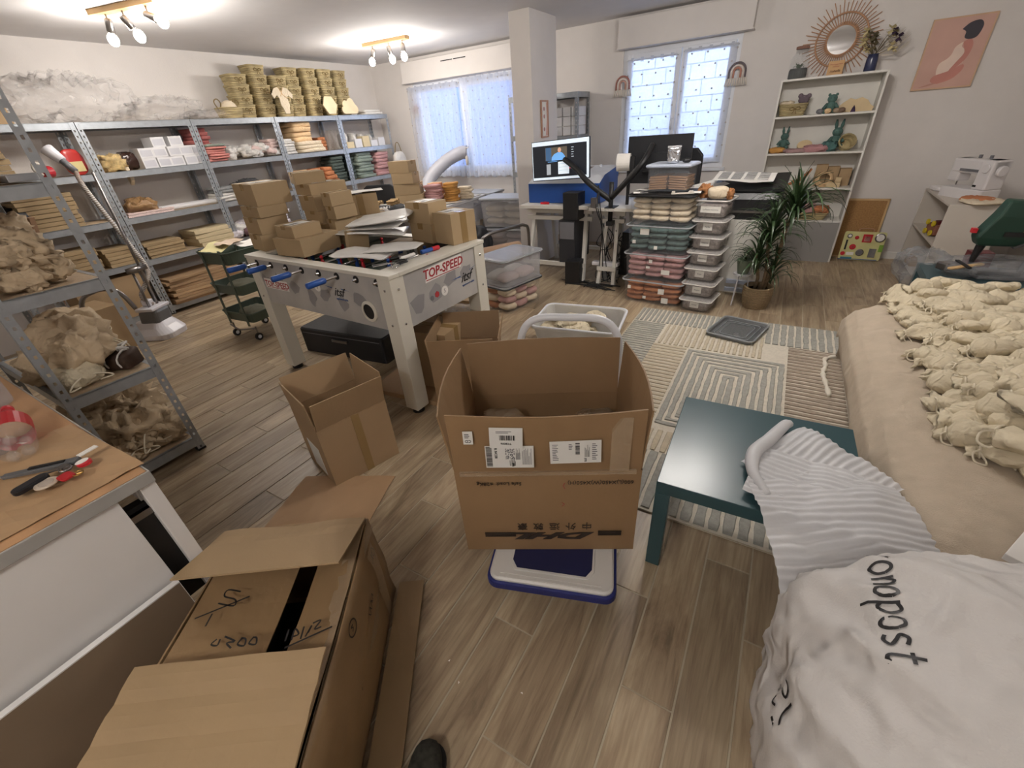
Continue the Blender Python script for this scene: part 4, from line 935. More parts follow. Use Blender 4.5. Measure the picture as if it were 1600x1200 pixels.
# tools: scissors, marker pens, red-blue tape gun
t = thing('scissors', 'black-handled scissors lying on the table rim', 'scissors', (-1.80, 1.68, .90), .9)
b = MB(); b.beam((-.10,-.012,0),(.02,.004,0),.012,.003); b.beam((-.10,.012,.003),(.02,-.004,.003),.012,.003); part('blade', b, CHR, t)
for s in (-1,1): b = MB(); b.tube([(.06+.03*math.cos(a), s*.02+.016*math.sin(a), .002) for a in [2*PI*k/14 for k in range(14)]], .004, 6, closed=True); part('handle', b, BLK, t, smooth=True)
def pen(label, a, c, r, m1, m2=None):
    a, c = Vector(a), Vector(c); t = thing('marker', label, 'pen', a); d = c-a
    b = MB(); b.tube([(0,0,0), d*.6], r, 10); part('barrel', b, m1, t); b = MB(); b.tube([d*.6, d*.97, d], [r*1.12, r*1.12, r*.8], 10); part('cap', b, m2 or m1, t); return t
pen('blue and red marker lying across the right rim of the football table', (-1.792, 1.928, 0.900), (-1.761, 2.059, 0.900), .012, BLU, RED)
pen('white marker with black band before the blue and red one', (-1.817, 1.777, 0.900), (-1.801, 1.881, 0.900), .010, WHT, WHT)
pen('black marker lying beside the scissors', (-1.885, 1.763, 0.895), (-1.858, 1.842, 0.895), .009, BLK, NICK)
t = thing('cable', 'silver cable loop at the near corner of the table rim', 'cable', (0,0,0)); b = MB(); b.tube(bez([(-1.801, 1.726, 0.893), (-1.783, 1.667, 0.893), (-1.732, 1.644, 0.893), (-1.777, 1.807, 0.895), (-1.778, 1.892, 0.895)],6), .005, 6); part('loop', b, CHR, t, smooth=True)
# black low case under it
t = thing('black_case', 'flat black case lying on the floor under the football table', 'case', (-2.83, 2.22, 0), math.radians(6))
b = MB(); b.loft([rrect(.86,.62,.02,0,2), rrect(.86,.62,.02,.20,2), rrect(.84,.60,.02,.212,2)]); part('shell', b, M('black_case', '#1b1c20', rough=.55, var=.1, bump=.2), t)
b = MB(); b.box(-.08,-.325,.13,.08,-.31,.15); part('clasp', b, NICK, t)
b = MB(); b.box(-.40,-.311,.17,.40,-.309,.175); part('seam', b, GREYINK, t)
# taped cartons under the table's right end
carton('brown taped carton on the floor behind the near right leg of the table', -1.98, 1.77, .03, 8, .36, .28, .40, tape=1)
b = MB(); b.box(-.33,-.14,0,.30,.2,.03); solo('flat_carton', 'flattened brown board lying under the taped carton by the table leg', 'carton', b, MATS['flat_kraft'], (-1.86, 1.78, 0), .1)
t = thing('wrapped_carton', 'carton wrapped in shiny clear tape under the right end of the table', 'box', (-1.98, 2.10, 0), .1)
b = MB(); b.box(0,0,0,.36,.22,.42); part('body', b, PAR, t, bev=.004)
def sh(p, u): return p
b = MB(); b.grid(14, 12, lambda u, v: (-.004+u*.368, -.004+v*.228, .424+.006*nz(u*6, v*6, 3))); part('clear_tape', b, film('shiny_tape', '#d9cfc4', a=.45, rough=.08, wr=1.0, ws=22, detail=.4), t, smooth=True)
b = MB(); b.grid(14, 12, lambda u, v: (-.004+u*.368, -.006+.003*nz(u*6, v*6, 5), .2+v*.22)); part('clear_tape', b, MATS['shiny_tape'], t, smooth=True)
carton('small upright carton with white label behind the wrapped carton', -2.15, 2.50, 0, 10, .22, .2, .36, tape=0)
# open cartons ------------------------------------------------------
def ocarton(label, x, y, z, ang, w, d, h, fl=(0,0,0,0), fa=(0,0,0,0), mat=None, th=.005, inside=True, name='open_carton', bulge=0.0, taper=0.0):
    """fl = flap lengths, fa = flap angles from vertical outward (deg): front(y=0), right(x=w), back, left"""
    t = thing(name, label, 'box', (x, y, z), math.radians(ang)); m = mat or KRAFT
    def W(u0, v0, u1, v1, nx, ny, i):
        n = 8; L = math.hypot(u1-u0, v1-v0); b = MB()
        def P(s, q, off): 
            bl = bulge*math.sin(PI*s)*math.sin(PI*min(1, q)*.9); k = 1-taper*(1-q)
            cx, cy = (u0+(u1-u0)*s-w/2)*k+w/2, (v0+(v1-v0)*s-d/2)*k+d/2
            return (cx+nx*(bl-off), cy+ny*(bl-off), h*q)
        b.grid(n, 4, lambda s, q: P(s, q, 0)); b.grid(n, 4, lambda s, q: P(s, q, th))
        b.add([P(i/n, 1, 0) for i in range(n+1)]+[P(i/n, 1, th) for i in range(n+1)], [(i, i+1, n+2+i, n+1+i) for i in range(n)])
        wl_ = part('panel', b, m, t)
        if fl[i]:
            a = math.radians(fa[i]); f = fl[i]; g = MB(); gap = .004
            def Q(s, q, off):
                s2 = gap/L+(1-2*gap/L)*s; lift = f*q; curve = .02*math.sin(PI*s)*q*(bulge > 0)
                return (u0+(u1-u0)*s2+nx*(lift*math.sin(a)+curve+bulge*math.sin(PI*s)*.3-off*math.cos(a)), v0+(v1-v0)*s2+ny*(lift*math.sin(a)+curve+bulge*math.sin(PI*s)*.3-off*math.cos(a)), h+lift*math.cos(a)+off*math.sin(a))
            g.grid(6, 3, lambda s, q: Q(s, q, 0)); g.grid(6, 3, lambda s, q: Q(s, q, th))
            for q in (0, 1): g.add([Q(i_/6, q, 0) for i_ in range(7)]+[Q(i_/6, q, th) for i_ in range(7)], [(i_, i_+1, 8+i_, 7+i_) for i_ in range(6)])
            for s in (0, 1): g.add([Q(s, 0, 0), Q(s, 1, 0), Q(s, 1, th), Q(s, 0, th)], [(0,1,2,3)])
            part('flap', g, m, t)
            g = MB(); g.grid(12, 1, lambda s, q: Q(s, 0, -.0015+.001*math.sin(s*40)) if q else tuple(Vector(P(s, .985, -.0012)))); part('crease', g, m, t)
    W(0,0,w,0,0,-1,0); W(w,0,w,d,1,0,1); W(w,d,0,d,0,1,2); W(0,d,0,0,-1,0,3)
    k = taper; b = MB(); b.box(w*k/2, d*k/2, 0, w*(1-k/2), d*(1-k/2), th); part('bottom', b, m, t)
    return t
KB = M('kraft_card_big', '#94795a', rough=.7, var=.08, scale=4, bump=.15, bscale=90, wrinkle=.08, wscale=5)
oc = ocarton('open brown carton with raised flaps right of the near table leg', -1.57, 1.60, 0, 27, .38, .40, .33, (.17,.17,.17,.17), (2,10,14,4), mat=KB)
b = MB(); b.box(.04,.18,.24,.34,.19,.36); part('divider', b, KB, oc, rot=(0,0,.25))
ocL = ocarton('open brown carton with raised flaps on the floor left of the delivery box', -1.640, .855, 0, 74, .36, .33, .355, (.16,.16,.16,.15), (14,4,10,4), mat=M('kraft_light', '#a18767', rough=.72, var=.07, scale=4, bump=.15, bscale=90), taper=.0)
b = MB(); b.box(-.0012,.09,.03,0,.24,.20); lb = part('shipping_label', b, LAB, ocL, loc=(0,0,0))
b = MB(); b.box(-.0006,.355-.02,-.0,.362,.335,.0) if False else b.box(.17,-.0015,0,.21,-.0003,.355); part('tape', b, TAPE, ocL)
b = MB(); b.box(.05,.05,.26,.30,.20,.265); part('inner_flap', b, KRAFT, ocL, rot=(.12,0,0))
b = MB(); b.grid(6, 5, lambda u, v: (u*.48, v*.40+.05*u, .006+.014*abs(nz(u*3, v*3, 1)))); solo('cardboard_sheet', 'flat piece of brown cardboard on the floor under the open carton', 'cardboard', b, M('inner_kraft', '#a98a69', rough=.8, var=.05), (-1.72, .46, 0), .35, thick=.004)
# ================================================================== table and stock behind the football table
TT = M('table_top_grey', '#b5b4b8', rough=.6, var=.04)
t = thing('packing_table', 'long white packing table with rounded grey end under folded cloths', 'table', (-4.42, 3.35, 0), math.radians(3))
b = MB(); b.box(0,0,.72,1.05,1.75,.75); part('table_top', b, M('white_melamine','#cfcfd2', rough=.4), t, bev=.004)
for x in (.05, 1.0):
    for y in (.06, 1.69): b = MB(); b.box(x-.025,y-.025,0,x+.025,y+.025,.72); part('leg', b, NICK, t)
b = MB(); b.grid(14, 20, lambda u, v: (.62+u*.47+.0*v, .95+v*.72, .757+.004*nz(u*5, v*5, 1)-(.28*max(0, u-.88)/.12))); part('grey_cover', b, M('grey_cloth', '#aaa9ad', rough=.85, wrinkle=.2), t, thick=.004)
PT = .752
for i, (A, z, an, w, d, h) in enumerate((((-4.02,4.05),.752,30,.33,.26,.135), ((-4.03,4.06),.888,30,.31,.24,.12), ((-4.04,4.07),1.009,16,.27,.18,.118), ((-4.07,4.08),1.128,10,.27,.18,.12))):
    carton('carton, %s of the four-high stack on the packing table' % rank(i, 4), A[0], A[1], z, an, w, d, h, mat=PAR, group='stack of four cartons on the packing table', name='parcel')
def on(what, x, y, n, s, mats, rz=0, nm='folded_cloth'): stack('folded %s cloth' % what, 'of the %s stack on the packing table' % what, 'fabric', nm, x, y, .757, n, s, mats, rz)
on('pink', -3.72, 4.40, 8, (.20,.17,.026), F_PINK, .3); on('mustard', -3.58, 4.58, 8, (.17,.17,.026), F_MUST, .3); on('cream', -3.50, 4.76, 5, (.18,.16,.028), F_CREAM, .4); on('orange', -3.86, 4.62, 9, (.16,.16,.022), F_ORNG, .1); on('pale peach', -3.95, 4.75, 8, (.16,.16,.024), F_PEACH, .1)
WV = M('brown_paper_strips', '#a4875c', rough=.85, var=.2, rnd=.06)
for q, (x, y) in enumerate(((-3.90,3.62),(-3.80,3.78))):
    for i in range(7):
        b = MB(); b.grid(16, 3, lambda u, v: ((v-.5)*.09, (u-.5)*.24, .006*math.sin(u*18+i)+.008))
        solo('kraft_bag', 'wavy folded kraft bag, %s of the %s pile on the packing table' % (rank(i, 7), ['left','right'][q]), 'bag', b, WV, (x, y, .755+i*.02), .5, 'wavy kraft bags on the packing table', thick=.008)
pile('crumpled white and dark cloth scrap behind the mailing bags', 'fabric', 'cloth_scrap', -3.72, 3.62, .2, .14, .757, 8, .16, [F_WHT, F_BLK, F_WHT], .06, 21, 'cloth scraps on the packing table')
solo('ruler', 'pale strip lying on the grey end of the packing table', 'ruler', MB().box(-.02,-.2,0,.02,.2,.004), F_CREAM, (-3.52, 4.35, .762), -.8)
def office_chair(label, loc, rz, hgt=1.0, mesh=False):
    t = thing('office_chair', label, 'chair', loc, rz); m = M('chair_black', '#1d1e22', rough=.7, bump=.2)
    b = MB(); b.loft([rrect(.44,.42,.1,.44,4), rrect(.47,.45,.1,.47,4), rrect(.44,.42,.1,.50,4)]); part('seat', b, m, t, smooth=False, bev=.01)
    b = MB(); H0, H1 = .56, hgt
    for_ = [[(x, .20+.03*math.cos(x*5)+dy, z) for x, z in [((.22-.03*(zz > .9))*c, H0+(H1-H0)*zz) for c, zz in ((-1,0),(1,0),(1,.9),(.85,1),(-.85,1),(-1,.9))]] for dy in (0, .04)]
    b.loft(for_); part('backrest', b, m, t, bev=.012)
    b = MB(); b.tube([(0,0,.08),(0,0,.44)], .025, 10); b.beam((0,.05,.44),(0,.22,.62),.05,.015); part('column', b, BLK, t)
    for k in range(5):
        a = 2*PI*k/5; b = MB(); b.beam((0,0,.09),(.28*math.cos(a),.28*math.sin(a),.07),.04,.025); lg = part('leg', b, BLK, t); b = MB(); b.at((.28*math.cos(a),.28*math.sin(a),.03),(PI/2,0,a)); b.lathe([(.028,-.02),(.028,.02)],12); part('caster', b, BLK, lg)
    return t
office_chair('dark office chair behind the packing table by the shelving corner', (-4.82, 4.70, 0), math.radians(205), .96)
# tote bag hanging in the corner
t = thing('tote_bag', 'pale tote bag hanging on the end post of the corner rack', 'bag', (-5.44, 5.74, .95))
b = crumple(.10,.26,.34,8,amp=.05); part('body', b, F_WHT, t, smooth=True); b = MB(); b.tube(bez([(0,-.07,.33),(0,-.03,.45),(0,.03,.45),(0,.07,.33)],5), .006, 5); part('handle', b, ROPE, t, smooth=True)
# white exhaust hose out of the window
HZ = M('hose_white', '#b9bac2', rough=.5)
t = thing('exhaust_hose', 'thick white flexible hose rising from behind the packing table to the left window', 'hose', (0,0,0))
pth = bez([(-4.60,5.20,.70), (-4.56,5.40,.95), (-4.42,5.62,1.13), (-4.27,5.80,1.22), (-4.2,5.86,1.22)], 12)
b = MB(); b.tube(pth, [.085+.006*(i % 2) for i in range(len(pth))], 18); part('duct', b, HZ, t, smooth=True)
b = MB(); b.tube([pth[-5], pth[-1]], .095, 18); part('collar', b, M('hose_collar', '#8f9099', rough=.5), t)
b = MB(); b.box(-.22,-.18,0,.22,.18,.72); o = solo('air_conditioner', 'white portable unit under the exhaust hose, mostly hidden by the packing table', 'appliance', b, SW, (-4.75, 5.15, 0), .1, bev=.03)
# ---- bins by the window
def cmat(n, c, a=.42): return film(n, c, a=a, rough=.25, wr=.12, ws=5, detail=.08)
TUB = cmat('clear_tub', '#c6c9cf', .18); LIDC = cmat('clear_lid', '#c2c6cc', .36); TUBM = cmat('milky_tub', '#c9cacf', .34)
LIDG = M('grey_lid', '#a3a6aa', rough=.4, var=.03)
def tub(label, loc, rz, w, d, h, tm=TUB, lm=LIDC, lid=True, rimc=None, group=None, tk=.9, handle=False, ribs=0, name='storage_bin'):
    t = thing(name, label, 'storage bin', loc, rz, group); th = .004
    b = MB(); n = 4; rr = min(w, d)*.12
    b.loft([rrect(w*tk, d*tk, rr, 0, n), rrect(w-.03, d-.03, rr, h-.03, n), rrect(w-.012, d-.012, rr, h-.028, n), rrect(w-.008, d-.008, rr, h-.006, n)], cap1=False)
    part('tub', b, tm, t, smooth=False, thick=.003)
    if lid:
        b = MB(); b.loft([rrect(w, d, rr, h-.022, n), rrect(w, d, rr, h-.004, n), rrect(w-.02, d-.02, rr, h, n), rrect(w-.05, d-.05, rr, h-.004, n)], cap0=False); l = part('lid', b, lm, t, thick=.003)
        b = MB(); b.tube(rrect(w, d, rr, h-.013, n), .006, 6, closed=True); part('lid_rim', b, rimc or lm, l)
        for k in range(ribs):
            b = MB(); yy = -d*.38+k*d*.76/(ribs-1); b.box(-w*.4, yy-.006, h-.004, w*.05, yy+.006, h+.001); part('rib', b, lm, l)
    else:
        b = MB(); b.tube(rrect(w, d, rr, h-.006, n), .007, 6, closed=True); part('rim', b, rimc or tm, t)
    return t
def fill(x, y, z, rz, w, d, h, nx, ny, nzz, mat, what, where, seed=0, s=.9):
    R = random.Random(seed); me = {}; mts = mat if isinstance(mat, list) else [mat]
    ca, sa = math.cos(rz), math.sin(rz); cw, cd, ch = w/nx, d/ny, h/nzz
    for k in range(3):
        b = crumple(cw*1.08, cd*1.05, ch*1.12, seed+k, amp=.05, fr=2.2, e1=.85, e2=.55, nu=18, nv=8, ridge=False)
        for mt in mts: me[(k, mt.name)] = b.mesh('pouch', mt, True)
    i = 0
    for c in range(nzz):
        for a in range(nx):
            for q in range(ny):
                lx, ly = (a+.5)*cw-w/2, (q+.5)*cd-d/2
                o = link('packed_pouch', me[(i % 3, mts[i % len(mts)].name)], None, (x+lx*ca-ly*sa, y+lx*sa+ly*ca, z+c*ch*.97), (R.uniform(-.07,.07), R.uniform(-.08,.08), rz+R.uniform(-.12,.12)))
                props(o, '%s, %s at %s %s, %s' % (what, rank(c, nzz), ['left','middle','right'][a if nx == 3 else a*2], ['front','middle','back'][q if ny == 3 else q*2], where), 'pouch', what+' '+where); i += 1
tub('grey clear storage bin, upper one behind the thin rack under the left window', (-3.02, 4.98, .42), .1, .62, .44, .34, TUBM, LIDG)
fill(-3.02, 4.98, .43, .1, .52, .34, .24, 2, 1, 3, F_CREAM, 'cream packed cloth', 'in the upper bin under the left window', 3)
tub('grey clear storage bin, lower one behind the thin rack under the left window', (-3.02, 4.98, 0), .1, .62, .44, .40, TUBM, LIDG)
fill(-3.02, 4.98, .02, .1, .52, .34, .33, 2, 1, 4, F_LPINK, 'pale packed cloth', 'in the lower bin under the left window', 4)
tub('grey clear bin with flat lid farther left under the left window', (-3.78, 5.45, .45), .05, .66, .42, .30, TUBM, LIDG)
tub('lower grey bin farther left under the left window', (-3.78, 5.45, 0), .05, .66, .42, .45, TUBM, LIDG)
fill(-3.78, 5.45, .46, .05, .52, .3, .22, 2, 1, 2, F_CREAM, 'beige packed cloth', 'in the flat-lidded bin farther left', 5)
# thin rack left of the pillar, rack behind the pillar
rack('thin galvanised rack end standing just left of the pillar', (-3.10, 5.30, 0), math.radians(0), .40, .38, [.09,.585,.99,1.395,1.80])
for i, z in enumerate((1.395, .99)):
    carton(['small grey carton on the upper shelf of the thin rack by the pillar','small white carton on the lower shelf of the thin rack by the pillar'][i], -2.98, 5.40, z, 0, .16, .2, .12, tape=0, mat=[MAILC, WBX][i])
rack('galvanised rack with white boxes against the back wall behind the pillar', (-2.82, 5.58, 0), 0, .50, .38, [.09,.585,.99,1.36,1.80])
for r, (z, n) in enumerate(((1.36, 4), (.99, 3))):
    for k in range(n):
        for q in range(3):
            carton('white carton, %s layer, %s along the shelf of the rack behind the pillar%s' % (['lower','middle','upper'][q], ['first','second','third','last'][k], ['','’s lower shelf'][r]), -2.76+k*.115, 5.62, z+q*.10, 3*math.sin(k*3), .10, .22, .095, tape=0, mat=WBX, group='white cartons on the rack behind the pillar')
solo('black_pouch', 'small black pouch on the rack behind the pillar', 'bag', crumple(.1,.1,.12,5,amp=.1), F_BLK, (-2.72,5.66,1.56), smooth=True)
# cart with paper roll
t = thing('tube_cart', 'grey tubular cart frame behind the two stacked bins', 'cart', (0,0,0))
b = MB(); b.tube(bez([(-2.60,3.70,0),(-2.60,3.70,.45),(-2.56,3.78,.56),(-2.42,4.10,.58),(-2.38,4.25,.57),(-2.36,4.30,.48),(-2.36,4.30,0)],6), .016, 10); part('frame_tube', b, NICK, t, smooth=True)
b = MB(); b.box(-2.95,3.72,.12,-2.36,4.3,.15); part('deck', b, NICK, t)
t = thing('paper_roll', 'big roll of brown packing paper lying on the tubular cart', 'roll', (-2.66,4.06,.27), math.radians(-32))
b = MB(); b.at((0,0,0),(PI/2,0,0)); b.lathe([(.028,-.3),(.11,-.3),(.11,.3),(.028,.3)], 28); part('roll', b, M('packing_paper','#a98a70', rough=.8), t, smooth=False)
b = MB(); b.at((0,0,0),(PI/2,0,0)); b.lathe([(.028,-.303),(.028,.303)], 14); part('core', b, M('core_card','#6f5438'), t)
solo('black_backpack', 'black bag slumped behind the packing table end', 'bag', crumple(.3,.26,.55,9,amp=.09), M('black_nylon2','#202126', rough=.7, wrinkle=.4), (-2.95, 4.15, 0.0), smooth=True)
# ---- two stacked bins before the pillar
tb = math.radians(-13.4)
c, s_ = math.cos(tb), math.sin(tb)
def loc2(A, w, d, ang):
    a = math.radians(ang); return (A[0]+w/2*math.cos(a)-d/2*math.sin(a), A[1]+w/2*math.sin(a)+d/2*math.cos(a))
p = loc2((-1.975,3.12), .53, .36, 76.5)
tub('clear bin of orange and beige packs, lower of two before the pillar', (p[0],p[1],0), math.radians(76.5), .53,.36,.255, cmat('clear_tub2','#cfc8c0',.12), LIDC, rimc=BLK)
fill(p[0],p[1],.01, math.radians(76.5), .45,.30,.21, 3,2,3, [F_CREAM, F_ORNG, F_PINK, F_CREAM], 'beige or orange packet', 'in the lower bin before the pillar', 8)
tub('frosted storage bin with ribbed clear lid stacked before the pillar', (p[0],p[1],.262), math.radians(76.5), .55,.38,.245, TUBM, LIDC, ribs=11, rimc=LIDG)
fill(p[0],p[1],.27, math.radians(76.5), .42,.28,.08, 2,2,1, [F_LPINK, F_WHT], 'pale pink cloth pack', 'in the frosted bin before the pillar', 9)
# ---- desk with the laser cutter
DW = M('desk_white', '#d5d2ca', rough=.5, var=.03)
t = thing('trestle_desk', 'white desk top on a wide wooden trestle carrying the blue machine', 'desk', (0,0,0))
b = MB(); b.box(-2.44,4.28,.735,-1.66,5.05,.77); part('desk_top', b, DW, t, bev=.003)
def trestle(t, x0, x1, y0, y1, ztop, spread=.08, one=False):
    for y, sy in ((y0, -1), (y1, 1)):
        for x, sx in ((x0, -1), (x1, 1)):
            b = MB(); b.beam((x+sx*spread*.2, y+sy*spread, 0), (x-sx*.02, y-sy*.10, ztop-.05), .05, .035, up=(1,0,0)); part('leg', b, DW, t)
        b = MB(); b.box(x0-.03, y-.02+sy*spread*.8, .15, x1+.03, y+.02+sy*spread*.8, .19); part('cross_bar', b, DW, t)
    b = MB(); b.box(x0-.06, y0+.04, ztop-.06, x1+.06, y0+.08, ztop); b.box(x0-.06, y0+.04, ztop-.13, x1+.06, y0+.08, ztop-.09); part('cross_bar', b, DW, t)
trestle(t, -2.36, -1.72, 4.36, 4.98, .735)
t = thing('side_desk', 'white desk top on a steep trestle carrying the monitor arm', 'desk', (0,0,0))
b = MB(); b.box(-1.63,4.22,.735,-.62,5.0,.765); part('desk_top', b, DW, t, bev=.003)
trestle(t, -1.50, -1.36, 4.30, 4.92, .735, .06); 
for x in (-.72,):
    for y in (4.3, 4.92): b = MB(); b.box(x-.02,y-.02,0,x+.02,y+.02,.735); part('leg', b, DW, t)
# blue laser cutter
LB = M('machine_blue', '#1c4a94', rough=.45, var=.03); LW = M('machine_white', '#c9ccd2', rough=.4)
t = thing('laser_cutter', 'blue and white desktop laser cutting machine on the white desk', 'machine', (-2.40, 4.42, .772), math.radians(0))
b = MB(); b.box(0,0,0,.80,.58,.19); part('body', b, LB, t, bev=.004)
b = MB(); b.add([(0,0,.19),(.80,0,.19),(.80,.58,.19),(0,.58,.19),(.0,.14,.25),(.80,.14,.25),(.80,.58,.30),(0,.58,.30)], [(0,1,5,4),(1,2,6,5),(2,3,7,6),(3,0,4,7),(4,5,6,7)]); part('cover', b, LW, t)
b = MB(); b.add([(.06,.2,.264),(.55,.2,.264),(.55,.52,.296),(.06,.52,.296)],[(0,1,2,3)]); part('cover_window', b, M('amber_window','#9a8a86', rough=.15), t)
b = MB(); b.box(.801,.02,0,.804,.56,.19); b.add([(.803,0,.19),(.803,.14,.25),(.803,.58,.30),(.803,.58,.19)],[(0,1,2,3)]); part('side_trim', b, LB, t)
b = MB(); b.tube([(.62,.5,.30),(.64,.5,.30)], .015, 8); part('hinge', b, PVC, t)
t2 = thing('red_clip', 'small red plastic clip on the desk edge before the blue machine', 'clip', (-2.22, 4.34, .772)); b = MB(); b.prism([(0,0),(.10,0),(.09,.03),(.03,.05)], 0, .02); part('clip', b, RED, t2)
# monitor 1 : screen toward the photographer
scr = M('screen_dark', '#1d2026', emit=.6, rough=.3, var=0); sbl = M('screen_white', '#cfdbe4', emit=.75, rough=.3, var=0)
S1 = {k: M('screen_'+k, v, emit=1.0, rough=.3, var=0) for k, v in dict(blue='#5f93c8', navy='#35506e', skin='#b08872', brown='#4d463c', pink='#b84a5a', grey='#8a8f94').items()}
t = thing('monitor', 'lit flat monitor showing a video page, on the black arm before the pillar', 'monitor', (-1.985, 4.335, 1.185), (math.radians(-4), math.radians(-2.5), math.radians(3)))
b = MB(); b.box(-.305,0,-.178,.305,.03,.178); b.box(-.2,.03,-.1,.2,.06,.1); part('housing', b, BLK, t, bev=.004)
b = MB(); b.box(-.298,-.002,-.170,.298,0,.172); sc = part('screen', b, sbl, t)
def px(x0, z0, x1, z1, m, n='picture', y=-.0028): b = MB(); b.box(x0, y, z0, x1, y+.0008, z1); part(n, b, m, sc)
px(-.292,-.148,.276,.136, scr); px(-.155,.0,.075,.115, S1['brown'], y=-.0034); px(-.15,.0,-.09,.115, S1['navy'], y=-.0036)
b = MB(); b.add([(-.09,-.004,0),(.06,-.004,0),(.055,-.004,.03),(.03,-.004,.06),(.01,-.004,.07),(-.02,-.004,.07),(-.06,-.004,.055),(-.085,-.004,.03)],[tuple(range(8))]); part('picture', b, S1['blue'], sc)
b = MB(); b.at((-.003,-.0042,.088),(PI/2,0,0)); b.lathe([(.018,0),(.018,.0005)], 12, sy=1.25); part('picture', b, S1['skin'], sc)
px(-.02,-.125,.095,-.015, sbl, y=-.0036)
for k in range(3): px(-.012,-.035-k*.03,.08,-.032-k*.03, S1['grey'], y=-.0040)
for k in range(5): px(.12,.10-k*.02,.145-.005*(k%2),.104-k*.02, sbl, y=-.0036)
px(-.145,-.125,-.10,-.03, S1['grey'], y=-.0036); px(.098,-.08,.12,-.03, S1['pink'], y=-.0036); px(-.13,-.012,-.03,-.008, S1['blue'], y=-.0036)
# monitor arm
t = thing('twin_monitor_mount', 'black twin monitor arm clamped to the side desk', 'monitor arm', (-1.42, 4.26, .77))
b = MB(); b.tube([(0,0,-.14),(0,0,.22)], .022, 12); part('pole', b, BLK, t, smooth=True); b = MB(); b.box(-.05,-.04,-.03,.05,.1,.0); b.box(-.03,-.03,-.17,.03,.06,-.13); part('clamp', b, BLK, t)
for pts in ([(0,0,.06),(-.22,-.03,.22),(-.36,.02,.33),(-.52,.08,.42)], [(0,0,.08),(.14,-.02,.22),(.28,0,.38),(.30,.2,.5)]):
    b = MB(); b.tube(bez(pts, 6), .026, 10); part('arm', b, BLK, t, smooth=True)
b = MB()
for k in range(3): b.tube(bez([(-.12,-.03,.2-k*.02),(-.08-.02*k,-.07,.0),(-.06,-.05,-.2),(-.1+.05*k,.0,-.7)],6), .005, 5)
part('cable', b, BLK, t, smooth=True)
b = MB(); b.box(-.10,-.05,.0,-.04,.0,.09); solo('small_camera', 'small grey boxy camera module clamped by the monitor arm', 'camera', b, NICK, (-1.50,4.24,.77), bev=.004)
t = thing('label_roll', 'white roll of labels on a black holder beside the blue machine', 'roll', (-1.36, 4.40, 1.14), (0,0,math.radians(10)))
b = MB(); b.at((0,0,0),(0,PI/2,0)); b.lathe([(.02,-.06),(.075,-.06),(.075,.06),(.02,.06)], 24); part('roll', b, PAP, t); b = MB(); b.box(.065,-.05,-.06,.10,.05,.05); b.box(.04,-.01,-.37,.07,.01,-.05); part('holder', b, BLK, t)
# computer towers, subwoofer, cable heap
t = thing('computer_tower', 'dark grey computer tower standing under the trestle desk', 'computer', (-1.98,4.28,.19)); b = MB(); b.box(0,0,0,.18,.42,.44); part('case', b, M('pc_grey','#2b2c30', rough=.5), t, bev=.004); b = MB(); b.box(.01,-.004,.25,.17,0,.42); part('front_panel', b, GREYINK, t)
b = MB(); b.box(0,0,0,.17,.17,.26); solo('speaker', 'black loudspeaker on top of the computer tower under the desk', 'speaker', b, BLK, (-1.93,4.27,.635), math.radians(-4), bev=.006)
b = MB(); b.box(0,0,0,.16,.16,.24); solo('speaker', 'black loudspeaker on the floor below the computer tower', 'speaker', b, BLK, (-1.86,4.16,0), math.radians(4), bev=.006)
t = thing('computer_tower', 'black computer tower leaning behind the steep trestle', 'computer', (-1.42,4.62,.0), (0,.05,0)); b = MB(); b.box(0,0,0,.2,.42,.46); part('case', b, BLK, t, bev=.004)
b = MB(); b.box(-.18,-.03,0,.10,.04,.035); t = solo('power_strip', 'white power strip with plugs on the trestle cross bar', 'power strip', b, SW, (-1.42,4.30,.19), bev=.004)
Rc = random.Random(4); b = MB()
for k in range(11):
    x = -1.45+Rc.uniform(-.12,.12); y = 4.36+Rc.uniform(-.05,.08); pts = [(x, y, .60-Rc.random()*.2)]
    for q in range(5): pts.append((x+Rc.uniform(-.06,.06), y+Rc.uniform(-.06,.05), max(.008, .42-.11*q+Rc.uniform(-.05,.05))))
    b.tube(bez(pts, 4), .0045, 5)
for k in range(5):
    pts = [(-1.75+Rc.uniform(-.2,.5), 4.18+Rc.uniform(-.12,.12), .006+.002*k) for q in range(6)]; b.tube(bez(pts, 5), .004, 5)
solo('cable_tangle', 'tangle of black cables hanging under the side desk', 'cables', b, BLK, smooth=True, kind='stuff')
b = MB()
for k in range(6): b.tube(bez([(-1.15+Rc.uniform(-.06,.08), 4.26+Rc.uniform(-.05,.08), .05+.04*q+Rc.uniform(-.03,.03)) for q in range(5)], 5), .005, 5)
solo('cable_tangle', 'looped grey and white cables beside the steep trestle leg', 'cables', b, GREYINK, smooth=True, kind='stuff')
# monitor 2 and chair
t = thing('monitor', 'black monitor seen from behind in front of the right window', 'monitor', (-1.10, 4.62, 1.14), (0, 0, math.radians(-4)))
b = MB(); b.box(-.30,0,-.21,.30,.03,.20); b.box(-.14,-.03,-.10,.14,0,.06); part('housing', b, M('monitor_black','#202226', rough=.45), t, bev=.005); b = MB(); b.box(-.04,-.04,-.37,.04,-.02,-.05); b.box(-.12,-.12,-.372,.12,.08,-.36); part('stand', b, BLK, t)
b = MB(); b.tube([(-.12,-.05,-.1),(.0,-.06,-.09)], .02, 8); part('cable_clip', b, BLK, t)
office_chair('tall black office chair behind the dark monitor', (-.93, 5.25, 0), math.radians(170), 1.20)
